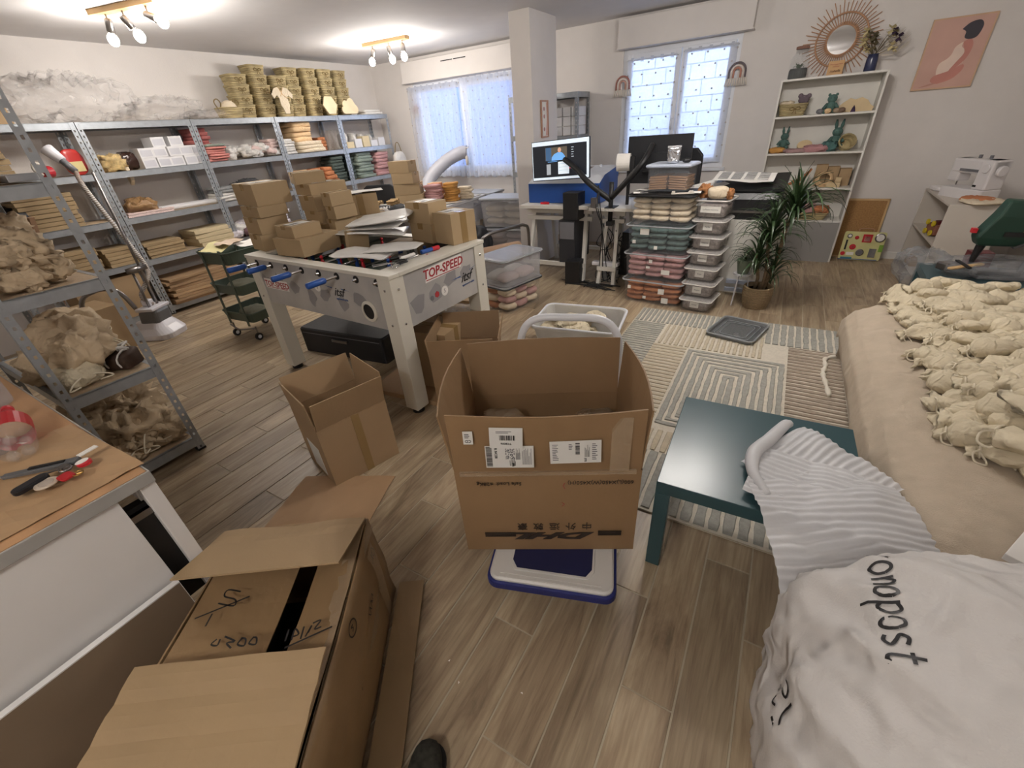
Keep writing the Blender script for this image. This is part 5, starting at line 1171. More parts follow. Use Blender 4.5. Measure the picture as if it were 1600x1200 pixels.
# ================================================================== bin stacks by the desk
ang = math.radians(-6)
STK = [((-.852, 4.03), 0, .222, 'on the floor, full of orange packs', F_ORNG, 'orange cloth pack'),
       ((-.860, 4.06), .223, .23, 'full of dusty pink packs', F_PINK, 'dusty pink cloth pack'),
       ((-.868, 4.10), .454, .235, 'full of teal grey packs', F_TEAL, 'teal grey cloth pack'),
       ((-.878, 4.14), .690, .236, 'with black lid, full of cream pouches', F_CREAM, 'cream cotton pouch')]
TUB3 = cmat('clear_tub3', '#c3c7cb', .10)
WL = M('paper_tag', '#e4e2dc', rough=.6)
for i, ((x, y), z, h, ds, mt, w) in enumerate(STK):
    o = tub('large clear bin %s, %s in the wide stack' % (ds, rank(i, 4)), (x, y, z), ang, .56, .40, h, TUB3, TUB3 if i < 3 else BLK, rimc=LIDG if i < 3 else BLK, group='large clear bins in the wide stack')
    fill(x, y+.0, z+.008, ang, .49, .32, h*.86, 3, 2, 4, mt, w, 'in the %s bin' % ['orange-filled','pink-filled','teal-filled','black-lidded'][i], seed=40+i)
    for (lx, lz, w_, h_) in (((.10, .11, .055, .05), (-.2, .13, .03, .03), (.14, .03, .06, .05), (-.05, .05, .03, .025)), ((.12, .06, .075, .04), (-.02, .15, .03, .03), (-.04, .10, .035, .02)), ((-.10, .15, .08, .05), (-.19, .07, .03, .03), (.01, .03, .03, .03)), ())[i]:
        b = MB(); b.box(lx-w_/2, -.192, lz, lx+w_/2, -.1905, lz+h_); part('paper_tag', b, WL, o)
x, y = -.92, 4.20
for i, (lx, ly, a, w_, d_, mt) in enumerate(((-.20,-.12,.3,.12,.10,PAP),(.24,-.10,.1,.10,.12,PAP),(-.22,.06,-.2,.12,.1,PAP))):
    solo('paper_note', 'white printed note on the black bin lid, %s' % ['front left corner','right end','back left'][i], 'paper', sheet(w_, d_, i+9, .002), mt, (-.878+lx, 4.14+ly, .928), a, thick=.001)
b = MB(); b.tube(bez([(-.2,-.12,.0),(-.1,-.16,.012),(-.05,-.1,.004),(-.14,-.05,.0),(-.22,-.09,.01)],6), .005, 6); solo('black_cable', 'black cable curled on the black bin lid', 'cable', b, BLK, (-.88, 4.14, .934), smooth=True)
o = tub('small clear box of brown kraft envelopes standing on the black bin lid', (-.87, 4.22, .934), ang, .38, .30, .205, cmat('clear_tub4','#cdd3dc',.12), M('bluish_lid','#c4ccdb', rough=.3), rimc=M('bluish_lid2','#b9c3d6', rough=.3))
for i in range(6):
    for q in range(2):
        b = MB(); b.box(-.075,-.11,0,.075,.11,.014); solo('kraft_envelope', 'kraft envelope bundle, %s of the %s pile in the small clear box' % (rank(i, 6), ['left','right'][q]), 'envelope', b, M('envelope_brown','#97714c', rough=.8, var=.1), (-.95+q*.165, 4.22-.01*q, .945+i*.018), (0, (.05 if q else -.05), ang+.06*math.sin(i*3+q)), 'kraft envelopes in the small clear box', bev=.002)
t = thing('foil_bag', 'crinkled silver foil bag on the small clear box', 'bag', (-.87, 4.20, 1.14), .2); b = crumple(.10,.06,.12,4,amp=.09,fr=3,e1=.35,e2=.5); part('pouch', b, M('silver_foil','#c4c6ca', rough=.18, metal=.85, wrinkle=.8, wscale=18), t, smooth=True)
b = MB(); b.box(-.055,-.006,.115,.055,.006,.13); part('crimped_top', b, M('silver_foil2','#d8d9dc', rough=.25, metal=.6), t)
solo('black_mouse', 'small rounded black object right of the silver foil bag', 'mouse', sell(.07,.05,.035,.8,.8), BLK, (-.76, 4.20, 1.14), .4, smooth=True)
b = MB(); b.box(-.09,-.02,0,.09,.02,.008); b.box(-.085,-.02,.008,-.06,.02,.02); b.box(.05,-.02,.008,.08,.02,.022); solo('white_bracket', 'white plastic bracket lying at the front of the black lid', 'bracket', b, MATS['offwhite_plastic'], (-.72, 3.98, .93), (0,0,.25), bev=.002)
# narrow stack
ang2 = math.radians(-8); MOT = M('grey_beads', '#8d8581', rough=.6, var=.35, scale=60, bump=.5, bscale=150)
words = ['Foncé','Argent','Rose','Blanches','Naturel','Perles','La Petite couronne']
for i, h in enumerate((.113,.127,.119,.122,.115,.122,.146)):
    z = [0,.114,.242,.362,.485,.601,.724][i]; x = -.455-.004*i; y = 3.93+.045*i
    lb = 'small labelled bin of grey beads, %s in the narrow stack' % rank(i, 7)
    if i == 6: lb = 'small clear bin with wide printed label, topmost in the narrow stack'
    o = tub(lb, (x, y, z), ang2, .27, .30, h, cmat('clear_tub5','#d2ccc8',.10), cmat('clear_lid5','#d6d2ce',.4), rimc=M('milky_rim','#cfcbc6', rough=.4), group='small labelled bins in the narrow stack', lid=i < 6)
    b = sell(.225,.255,h*.68,.3,.3,24,8); s_ = solo('bead_fill', 'mottled grey bead packets filling the %s bin of the narrow stack' % rank(i, 7), 'beads', b, MOT, (x, y, z+.006), ang2, smooth=True, kind='stuff')
    ww, hh = (.075, .055) if i < 6 else (.16, .05)
    b = MB(); b.box(-ww/2,-.135-.002*(i>5),h*.32,ww/2,-.1335,h*.32+hh); s2 = part('label', b, WL, o)
    text(words[i], .017 if i < 6 else .016, GREYINK, s2, (0,-.1372,h*.32+hh/2), (PI/2,0,0))
solo('cloth_toy', 'stuffed cream cloth bundle lying on the narrow bin stack', 'toy', crumple(.17,.12,.10,6,amp=.05,fr=2,ridge=False), F_CREAM, (-.47, 4.16, .865), .2, smooth=True)
solo('brown_cloth_toy', 'brown crumpled toy tufts behind the cream cloth bundle', 'toy', crumple(.10,.08,.10,16,amp=.25,fr=4), M('rust_cloth','#a8744a', rough=.9), (-.58, 4.22, .865), .2, smooth=True)
solo('brown_cloth_toy', 'brown crumpled tuft at the right end of the cream bundle', 'toy', crumple(.05,.06,.08,17,amp=.2,fr=4), MATS['rust_cloth'], (-.375, 4.14, .865), .2, smooth=True)
# printer and papers
t = thing('printer', 'large black printer on a white cabinet behind the potted plant', 'printer', (-.62, 4.42, .66), math.radians(-3))
b = MB(); b.loft([rrect(.62,.46,.04,0,3,.33,.26), rrect(.62,.46,.04,.16,3,.33,.26), rrect(.56,.40,.04,.22,3,.33,.27)]); part('body', b, M('printer_black','#17181b', rough=.35), t, bev=.004)
b = MB(); b.box(.08,.01,.055,.58,.04,.07); part('tray', b, NICK, t); b = MB(); b.add([(.05,.05,.23),(.62,.05,.25),(.62,.42,.33),(.05,.42,.31),(.05,.05,.22),(.62,.05,.22),(.62,.42,.30),(.05,.42,.28)],[(0,1,2,3),(4,7,6,5),(0,4,5,1),(1,5,6,2),(2,6,7,3),(3,7,4,0)]); part('raised_cover', b, MATS['printer_black'], t)
o = solo('printed_sheet', 'white printed sheet curling over the black printer', 'paper', sheet(.48,.30,4,.012), PAP, (-.33, 4.62, .965), (.14,.03,-.05), thick=.001)
b = MB()
for r in range(6):
    for c_ in range(4): b.box(-.20+c_*.105,-.11+r*.04,.024,-.12+c_*.105,-.10+r*.04,.026)
part('print_lines', b, GREYINK, o)
solo('printed_sheet', 'white sheets stacked left of the printer', 'paper', sheet(.3,.22,6,.01), PAP, (-.62, 4.60, .90), (.1,-.15,.5), thick=.002)
b = MB(); b.box(0,0,0,.68,.50,.655); b2 = solo('white_cabinet', 'low white cabinet under the black printer behind the plant', 'cabinet', b, DW, (-.62,4.42,0), math.radians(-3), bev=.003)
t = thing('side_table', 'low grey-blue slatted stand on the floor behind the plant', 'stand', (-.30, 4.36, 0)); b = MB(); b.box(0,0,.10,.24,.05,.13); b.box(0,-.04,.04,.26,-.01,.07); part('slat', b, M('blue_grey','#aab0bf'), t)
BK0 = M('stool_white', '#cfcfd2', rough=.5)
# ================================================================== dracaena
t = thing('potted_dracaena', 'tall spiky green dracaena in a woven basket pot by the bookcase', 'plant', (-.02, 4.10, 0))
b = MB(); pr = []
for i in range(25): zz = .185*i/24; pr.append((.092+.022*math.sin(min(1, zz/.13)*PI/2)+.004*(i % 2), zz))
pr += [(.100,.185),(.098,.150)]
b.lathe(pr, 32); part('basket_pot', b, M('woven_basket', '#8f7b5e', rough=.85, var=.3, scale=70, stretch=(1,1,3), bump=.4), t, smooth=False)
b = MB(); b.lathe([(.098,.14),(.098,.15)], 20); part('soil', b, M('soil','#2a211a', rough=1, bump=.6), t)
LEAF = M('dracaena_leaf', '#33492a', rough=.4, var=.25, rnd=.25, stretch=(3,3,1), spec=.6)
def leaf_mesh(L, droop, w, seed):
    b = MB(); n = 9; P = []
    for i in range(n+1):
        s = i/n; a = 1.25-droop*s; P.append((s, a))
    x = z = 0; pts = []
    for i in range(n+1):
        pts.append((x, z)); a = 1.2-droop*(i/n)**1.2; x += L/n*math.cos(a); z += L/n*math.sin(a)
    vs = []; fs = []
    for i, (x, z) in enumerate(pts):
        s = i/n; ww = w*(.45+1.2*s if s < .3 else 1-(s-.3)**1.6*1.55)*.5; ww = max(ww, .0006)
        y0 = .01*math.sin(s*3+seed); vs += [(x, y0-ww, z), (x, y0, z-.12*w), (x, y0+ww, z)]
    for i in range(n):
        for j in (0, 1): fs.append((i*3+j, i*3+j+1, i*3+j+4, i*3+j+3))
    b.add(vs, fs); return b.mesh('leaf', LEAF, True)
LV_ = [leaf_mesh(L, d, w, k) for k, (L, d, w) in enumerate(((.38,1.6,.024),(.44,2.4,.022),(.34,1.2,.024),(.40,2.9,.022),(.30,.7,.026)))]
Rp = random.Random(11)
for (base, top, n, sc_) in (((.02,.0,.15),(.0,-.02,.66),74,1.0), ((-.03,.02,.15),(-.05,-.06,.46),64,.85), ((.04,.03,.15),(.12,.03,.84),84,1.0), ((.0,.03,.15),(.08,.02,.36),44,.7)):
    b = MB(); m_ = [(base[0]+(top[0]-base[0])*s+.015*math.sin(s*5), base[1]+(top[1]-base[1])*s, base[2]+(top[2]-base[2])*s) for s in [k/6 for k in range(7)]]
    b.tube(m_, [.014]*5+[.012,.010], 8); part('trunk', b, M('bark','#7d6a52', rough=.9, var=.3, scale=30, bump=.6), t, smooth=True)
    for k in range(n):
        u = k/n; a = k*2.399+Rp.uniform(-.3,.3); z = top[2]-.16*(1-u)+Rp.uniform(-.01,.01); s_ = sc_*Rp.uniform(.8,1.08)
        o = link('leaf', LV_[4 if u > .88 else Rp.randrange(4)], t, (top[0], top[1], z), (0, Rp.uniform(-.1,.25)-(.45*u if u > .8 else 0), a)); o.scale = (s_, s_, s_)
t = thing('hanging_plant_pot', 'small grey-green pot with a bushy plant low beside the dracaena', 'plant', (-.165, 4.12, .275))
b = MB(); b.lathe([(.042,0),(.062,.115),(.064,.12),(.058,.12),(.055,.10)], 24); part('pot', b, M('sage_pot','#7d8a78', rough=.6), t, smooth=True)
for k in range(16): o = link('leaf', LV_[k % 4], t, (0,0,.10), (0, Rp.uniform(-.3,.2), k*2.4)); o.scale = (.28,.5,.28)
b = MB(); b.lathe([(.07,-.01),(.07,0)], 20); part('stool_top', b, BK0, t)
for k in range(3): b = MB(); b.tube([(.05*math.cos(k*2.1),.05*math.sin(k*2.1),-.01),(.075*math.cos(k*2.1),.075*math.sin(k*2.1),-.275)], .006, 6); part('stool_leg', b, BK0, t)
# ================================================================== bookcase
BK = M('bookcase_white', '#dcd9d2', rough=.5, var=.02)
BX0, BX1, BY0, BY1 = -.25, .585, 5.70, 5.975
t = thing('bookcase', 'white narrow bookcase with open shelves of toys by the back wall', 'bookcase', (0,0,0))
for x in (BX0, BX1-.018): b = MB(); b.box(x, BY0, 0, x+.018, BY1, 1.70); part('side_panel', b, BK, t, bev=.002)
BS = [1.685, 1.377, 1.050, .722, .405, .06]
for z in BS: b = MB(); b.box(BX0+.018, BY0+.002, z, BX1-.018, BY1-.006, z+.018); part('shelf', b, BK, t, bev=.002)
b = MB(); b.box(BX0+.018, BY1-.006, .06, BX1-.018, BY1, 1.70); part('back_panel', b, BK, t)
b = MB(); b.box(BX0+.02, BY0-.018, .0, BX1-.02, BY0-.001, .405); part('standin', b, M('blur_grey','#8f8d8a', rough=.5, var=.05, scale=1.2), t, label='plain grey door panel in place of a blurred rectangle')  # plain panel put in place of a blurred grey rectangle
BZ = [z+.018 for z in BS]
# on top : terrarium, mirror, sign, vase
t = thing('glass_terrarium', 'glass jar terrarium with cork lid on the left end of the bookcase top', 'terrarium', (-.13, 5.84, BZ[0]))
b = MB(); b.lathe([(.072,0),(.082,.01),(.082,.16),(.05,.21),(.05,.235)], 24); part('jar', b, film('jar_glass','#d8dee0',a=.16,rough=.03,wr=.02,detail=.05), t, smooth=True)
b = MB(); b.lathe([(.054,.235),(.056,.255),(.05,.258)], 20); part('cork_lid', b, M('cork_lid','#8a6658', rough=.9), t)
b = MB(); b.lathe([(.070,.003),(.076,.01),(.076,.07),(.07,.085)], 24); part('soil', b, M('dark_soil','#20201c', rough=1, bump=.6), t)
for k in range(14): o = link('leaf', LV_[k % 5], t, (0,0,.07), (0, Rp.uniform(-.4,.0), k*2.4)); o.scale = (.22,.9,.22)
RAT = M('rattan', '#b08768', rough=.7, var=.12)
t = thing('sunburst_mirror', 'round mirror with rattan sunburst frame hung above the bookcase', 'mirror', (.165, 5.985, 1.98))
b = MB(); b.at((0,0,0),(PI/2,0,0)); b.lathe([(.112,-.004),(.112,.008)], 40); part('mirror_glass', b, M('mirror','#e8eaec', rough=.02, metal=1, var=0), t)
for r, q in ((.115,.007),(.20,.008)):
    b = MB(); b.tube([(r*math.cos(a), -.012, r*math.sin(a)) for a in [2*PI*k/48 for k in range(48)]], q, 6, closed=True); part('ring', b, RAT, t, smooth=True)
ray = [MB().tube([(.112,-.008,0),(L,-.008,0)], .0034, 5).mesh('ray', RAT) for L in (.275,.305)]
for k in range(54): link('ray', ray[k % 2], t, (0,0,0), (0, 2*PI*k/54, 0))
sh_ = MB().tube([(.112,-.014,0),(.135,-.014,0)], .0045, 5).mesh('bead', RAT)
for k in range(60): link('bead', sh_, t, (0,0,0), (0, 2*PI*k/60, 0))
t = thing('wooden_sign', 'small wooden sign with engraved lettering standing below the mirror', 'sign', (.175, 5.86, BZ[0]))
b = MB(); b.box(-.062,0,0,.062,.012,.115); part('board', b, M('sign_wood','#c9a06e', rough=.6, var=.08), t, rot=(-.1,0,0), bev=.002)
text('Merci pour votre', .014, DKRED, t, (0,-.002,.088), (PI/2-.1,0,0)); text('confiance', .014, DKRED, t, (0,-.004,.070), (PI/2-.1,0,0)); text('Isabelle', .028, M('burnt','#5a3a22'), t, (0,-.007,.034), (PI/2-.1,0,0), shear=.3)
t = thing('flower_vase', 'dark blue vase with dried cream and purple flowers on the bookcase top', 'vase', (.44, 5.83, BZ[0]))
b = MB(); b.lathe([(.042,0),(.046,.01),(.044,.09),(.038,.125),(.044,.13),(.036,.13)], 20); part('vase', b, M('blue_vase','#2c3352', rough=.25, var=.15), t, smooth=True)
Rv = random.Random(2); DF = [M('dried_cream','#cdbf92', rough=.9, var=.2), M('dried_olive','#6d6348', rough=.9, var=.2), M('dried_purple','#3c2a44', rough=.9, var=.2), M('dried_pale','#c9bfb0', rough=.9)]
for k in range(22):
    a = Rv.uniform(0, 2*PI); r = Rv.uniform(.02,.13); z = .17+Rv.uniform(0,.17)-r*.25; p = Vector((r*math.cos(a)*1.2, r*math.sin(a)*.5-.01, z))
    b = MB(); b.tube([(0,0,.11), p*.6+Vector((0,0,.06)), p], .0022, 4); st = part('stem', b, DF[1], t)
    m_ = DF[(0,0,1,0,1,2,0,3)[k % 8]]; b = MB()
    for q in range(9):
        bb = q*2.399; el = math.acos(1-2*(q+.5)/9); d = Vector((math.sin(el)*math.cos(bb), math.sin(el)*math.sin(bb), math.cos(el))); s_ = .028+.012*(k % 3); n_ = d.cross(Vector((0,0,1))).normalized()*s_*.4
        b.add([p, p+d*s_*.6+n_, p+d*s_*1.2, p+d*s_*.6-n_], [(0,1,2,3)])
    part('flower_head', b, m_, t)
for k in range(12):
    a = Rv.uniform(-.2,1.2); b = MB(); e_ = Vector((.10+.13*math.cos(a), -.02, .16+.14*math.sin(a))); b.tube([(0,0,.12),(e_*.6).to_tuple(),e_.to_tuple()], .0015, 4)
    for q in range(5): c_ = e_*(.7+.07*q); b.tube([c_, c_+Vector((.012,0,.016))], .001, 3)
    part('feathery_sprig', b, DF[3], t)
# shelf 1: straw basket with toy, teal bear, mouse, wooden cloud
t = thing('straw_basket', 'rectangular straw basket with bow on the upper bookcase shelf', 'basket', (-.10, 5.82, BZ[1]), 0)
part('wall', basket_mesh(.25,.17,.105), STRAW, t); part('bow', bowm.copy(), None, t, loc=(.02,-.088,.06), rot=(0,0,-PI/2))
solo('mouse_plush', 'grey-mauve plush toy head leaning out of the straw basket', 'toy', crumple(.09,.06,.07,5,amp=.1), M('mauve_plush','#6d6068', rough=.95, bump=.4), (-.02, 5.82, BZ[1]+.10), smooth=True)
b = MB(); b.ball((-.035,0,.075), (.022,.012,.022)); b.ball((.035,0,.07), (.022,.012,.022)); solo('plush_ears', 'round ears of the grey-mauve plush in the straw basket', 'toy', b, MATS['mauve_plush'], (-.02,5.81,BZ[1]+.09), smooth=True)
solo('cloth_scraps', 'cream cloths lying over the left side of the straw basket', 'fabric', crumple(.12,.1,.03,6,amp=.15), F_CREAM, (-.16, 5.82, BZ[1]+.098), smooth=True)
TEALP = M('teal_plush', '#4f6c66', rough=.95, bump=.4, bscale=200)
def bear(label, x, y, z, s=1, ears='bear', mat=None, rz=0):
    mat = mat or TEALP; t = thing('plush_toy', label, 'toy', (x, y, z), rz)
    b = MB(); b.ball((0,0,.05*s), (.042*s,.035*s,.05*s), 14, 10); part('body', b, mat, t, smooth=True)
    b = MB(); b.ball((0,-.005,.115*s), (.038*s,.03*s,.034*s), 14, 10); h = part('head', b, mat, t, smooth=True)
    for q in (-1, 1):
        b = MB()
        if ears == 'bear': b.ball((q*.028*s,0,.146*s), (.012*s,.008*s,.012*s), 8, 6)
        else: b.tube([(q*.016*s,0,.135*s),(q*.022*s,0,.17*s),(q*.026*s,0,.21*s)], [.009*s,.013*s,.006*s], 8)
        part('ear', b, mat, t, smooth=True)
        b = MB(); b.tube([(q*.03*s,-.01,.075*s),(q*.055*s,-.03*s,.04*s)], .013*s, 8); part('arm', b, mat, t, smooth=True)
        b = MB(); b.tube([(q*.02*s,-.01,.02*s),(q*.045*s,-.06*s,.014*s)], .015*s, 8); part('leg', b, mat, t, smooth=True)
        b = MB(); b.ball((q*.013*s,-.034*s,.12*s), .003*s, 6, 5); part('eye', b, BLK, t)
    return t
bear('teal plush bear sitting between straw basket and wooden cloud', .215, 5.80, BZ[1], 1.05)
for i, (x, m_, w) in enumerate(((.135,GREYINK,'dark grey'),(.20,F_PEACH,'peach'),(.27,M('taupe','#8f7c68'),'taupe'),(.31,M('brown_felt','#6e5848'),'brown'))): 
    solo('felt_piece', 'small %s felt piece at the front of the upper bookcase shelf' % w, 'toy', sell(.06,.05,.045,.9,.9,14,8), m_, (x, 5.745, BZ[1]), smooth=True)
b = MB(); b.prism([(-.13,0),(.15,0),(.16,.03),(.13,.05),(.10,.09),(.05,.115),(0,.10),(-.04,.115),(-.09,.08),(-.12,.05)], 0, .016); me = b.mesh('cloud', M('pale_wood','#cdb68e', rough=.6)); me.transform(Matrix(((1,0,0,0),(0,0,1,0),(0,1,0,0),(0,0,0,1)))); solo('wooden_cloud', 'pale wooden cloud-shaped board on the upper bookcase shelf', 'board', me, None, (.40, 5.80, BZ[1]), (-.15,0,0), bev=.002)
b = MB(); b.lathe([(.02,0),(.012,.03),(.001,.055)], 8); solo('purple_cone', 'tiny purple cone before the wooden cloud', 'toy', b, DF[2], (.40,5.74,BZ[1]))
# shelf 2
bear('teal knit bunny with upright ears at the left of the second bookcase shelf', -.115, 5.86, BZ[2]+.035, .95, 'bunny')
solo('mustard_cloth', 'mustard crumpled cloth at the left end of the second shelf', 'fabric', crumple(.15,.12,.05,7,amp=.12), F_MUST, (-.16, 5.79, BZ[2]), smooth=True)
solo('mauve_cloth', 'mauve folded knit strip on the second bookcase shelf', 'fabric', crumple(.26,.1,.035,8,amp=.12), M('mauve_knit','#9a7d7c', rough=.95), (.02,5.76,BZ[2]), smooth=True)
solo('pink_cloth', 'pink knotted cloth in the middle of the second shelf', 'fabric', crumple(.22,.12,.06,9,amp=.16), fab('rose','#b98a8c'), (.18,5.77,BZ[2]), smooth=True)
t = thing('round_wooden_box', 'round pale wooden box on its side behind the pink cloth', 'box', (.08,5.86,BZ[2]+.055)); b = MB(); b.at((0,0,0),(PI/2-.5,0,0)); b.lathe([(.065,-.02),(.068,0),(.065,.02)], 24, sy=.7); part('body', b, MATS['pale_wood'], t, smooth=False)
bear('teal bunny with long ears beside the small round basket', .335, 5.87, BZ[2]+.03, 1.15, 'bunny')
solo('teal_cloth', 'teal pointed cloth hood between pink cloth and round basket', 'fabric', crumple(.13,.1,.085,10,amp=.18), fab('teal','#4d6f6c'), (.29,5.79,BZ[2]), smooth=True)
t = thing('round_basket', 'small round straw basket tipped on its side on the second shelf', 'basket', (.43,5.83,BZ[2]+.065), (1.0,0,.2)); b = MB(); b.lathe([(.05,-.05),(.07,-.02),(.072,.03),(.066,.035),(.06,.0),(.045,-.04)], 24); part('wall', b, STRAW, t); b = MB(); b.tube([(.072*math.cos(a),.072*math.sin(a),.033) for a in [2*PI*k/20 for k in range(20)]], .006, 6, closed=True); part('rim', b, STRAW, t)
# shelf 3
b = MB(); b.box(-.05,0,0,.05,.02,.16); 
for i in range(3): carton('brown box standing at the back of the third bookcase shelf, %s of three' % ['left','middle','right'][i], .24+i*.105, 5.86, BZ[3], 0, .10, .09, .20-.02*i, tape=0)
t = thing('orange_toy', 'orange knotted cloth toy on the third bookcase shelf behind the leaves', 'toy', (.10,5.80,BZ[3])); b = MB()
b.tube(bez([(-.09,0,.02),(-.02,0,.05),(.05,0,.10),(.10,0,.17)],5), [.012]*6+[.02]*10, 8) if False else b.tube([(-.09,0,.02),(-.02,0,.05),(.05,0,.10),(.10,0,.17)], [.012,.018,.02,.008], 8); b.tube([(-.05,0,.06),(.03,0,.02)], .014, 8); part('body', b, F_ORNG, t, smooth=True)
t = thing('wicker_ring', 'pale braided rope basket ring lying on the third shelf', 'basket', (.33,5.80,BZ[3]+.07), (1.15,0,0)); 
for k in range(3): b = MB(); r = .07-.008*k; b.tube([(r*math.cos(a), r*math.sin(a), k*.014) for a in [2*PI*j/24 for j in range(24)]], .009, 6, closed=True); part('coil', b, F_PEACH, t, smooth=True)
for i, (x, z, w) in enumerate(((.44,0,.07),(.45,.05,.05),(.38,0,.05))): b = MB(); b.box(-w/2,-.01,0,w/2,.03,.045); solo('wooden_block', 'small engraved wooden block at the right of the third shelf, %s' % ['front','stacked on top','left'][i], 'block', b, MATS['pale_wood'], (x,5.76+.02*(i==1),BZ[3]+z*.92), bev=.003)
t = thing('scissor_toy', 'white looped cord lying in the middle of the third shelf', 'cord', (.18,5.76,BZ[3])); b = MB(); b.tube(bez([(-.1,0,.008),(-.02,.02,.01),(.05,-.01,.02),(.07,.02,.035),(.03,.03,.02),(-.08,.03,.01)],6), .007, 6); part('cord', b, F_CREAM, t, smooth=True)
# shelf 4: tray of toys
t = thing('shallow_basket', 'shallow straw tray basket on the fourth bookcase shelf', 'basket', (.27,5.81,BZ[4])); part('wall', basket_mesh(.36,.2,.075), STRAW, t)
for x, s_, m_, w in ((.14,.10,F_CREAM,'cream'),(.20,.09,F_WHT,'white'),(.27,.12,F_PINK,'pink'),(.34,.10,F_ORNG,'orange'),(.40,.10,F_ORNG,'rust orange')): solo('cloth_ball', '%s rolled cloth in the shallow straw tray' % w, 'fabric', crumple(s_,s_,s_*1.05,int(x*90),amp=.1), m_, (x,5.81,BZ[4]+.03), smooth=True)
solo('dark_bowl', 'small brown bowl at the left of the fourth shelf behind leaves', 'bowl', sell(.12,.1,.04,.8,.9), M('bowl_brown','#5d4a3c'), (-.02,5.80,BZ[4]), smooth=True)
# cork board, activity board
t = thing('cork_board', 'framed cork board leaning on the wall right of the bookcase', 'board', (.60, 5.955, 0), (-.05,0,0))
b = MB(); b.box(0,0,0,.36,.012,.60); part('cork', b, M('cork','#a07a4e', rough=.95, var=.25, scale=90, bump=.3), t)
for (a, c_, d_, e_) in ((0,0,.36,.018),(0,.582,.36,.60),(0,0,.018,.60),(.342,0,.36,.60)): b = MB(); b.box(a,-.006,c_,d_,.014,e_); part('frame', b, M('frame_wood','#c9a878', rough=.5), t)
t = thing('activity_board', 'pale green toy activity board with dials and latches leaning before the cork board', 'toy', (.66, 5.83, 0), (-.16,0,0))
b = MB(); b.loft([[(p[0], 0, p[1]) for p in rrect(.36,.29,.02,0,4,.18,.15)], [(p[0], .014, p[1]) for p in rrect(.36,.29,.02,0,4,.18,.15)]]); part('panel', b, M('lime_cream','#cdc98c', rough=.5), t)
b = MB(); b.tube(bez([(.12,.007,.295),(.13,.007,.325),(.23,.007,.325),(.24,.007,.295)],5), .006, 6); part('handle', b, RAT, t, smooth=True)
def dial(x, z, r, m_, r2=None, m2=None):
    b = MB(); b.at((x,0,z),(PI/2,0,0)); b.lathe([(r,0),(r,.008),(r*.8,.012)], 20); o = part('dial', b, m_, t)
    if r2: b = MB(); b.at((x,-.012,z),(PI/2,0,0)); b.lathe([(r2,0),(r2,.005)], 12); part('hub', b, m2, o)
dial(.05,.25,.022,GREYINK,.014,PAP); dial(.115,.235,.018,RED); dial(.10,.14,.028,RED,.012,DKRED); dial(.03,.07,.02,RED); dial(.175,.085,.036,NICK,.02,GREYINK); dial(.31,.24,.045,NICK,.034,PAP)
for (a, c_, d_, e_, m_, n_) in ((.165,.19,.245,.27,RED,'photo_window'),(.18,.20,.23,.25,PNK,'photo'),(.03,.11,.045,.21,BLK,'zip'),(.25,.04,.31,.13,M('mirror_square','#c0c4c8', rough=.1, metal=.8),'mirror_square'),(.325,.10,.36,.17,M('lime','#7da53a'),'clasp'),(.06,.055,.125,.085,PAP,'latch'),(.0,.012,.34,.018,BLU,'zip'),(.02,.02,.12,.035,M('teal_slider','#3f7d8c'),'slider')):
    b = MB(); b.box(a,-.008,c_,d_,0,e_); part(n_, b, m_, t)
# poster
t = thing('wall_poster', 'terracotta framed poster of a seated woman from behind, on the right wall part', 'poster', (.812, 5.978, 1.522))
b = MB(); b.box(0,0,0,.41,.02,.512); part('frame', b, M('poster_frame','#c9a688', rough=.5), t); b = MB(); b.box(.012,-.001,.012,.398,0,.50); part('print', b, M('poster_pink','#c9a294', rough=.6, var=.04), t)
def blob2(pts, m_, n_, y=-.0016):
    P = bez([(p[0], y, p[1]) for p in pts+pts[:1]], 5)[:-1]; b = MB(); b.add([tuple(p) for p in P], [tuple(range(len(P)))]); part(n_, b, m_, t)
blob2([(.135,.14),(.15,.10),(.20,.11),(.26,.15),(.30,.20),(.29,.26),(.25,.30),(.25,.33),(.21,.30),(.20,.25),(.18,.22),(.14,.19)], M('poster_cream','#e6cfc0'), 'painted_dress', -.0018)
blob2([(.17,.04),(.26,.07),(.31,.13),(.30,.17),(.22,.13),(.13,.10),(.12,.06)], M('poster_coral','#c28478'), 'painted_legs', -.0022)
blob2([(.25,.33),(.29,.35),(.32,.30),(.31,.22),(.27,.16),(.22,.13),(.25,.19),(.28,.25),(.26,.30)], MATS['poster_coral'], 'painted_arm', -.0024)
blob2([(.21,.42),(.25,.46),(.31,.47),(.34,.43),(.325,.36),(.28,.345),(.245,.36),(.24,.40)], M('poster_hair','#3e3a42'), 'painted_hair', -.0026)
blob2([(.04,.02),(.14,.05),(.20,.06),(.12,.03)], M('poster_dusty','#b98a7c'), 'painted_ground', -.002)
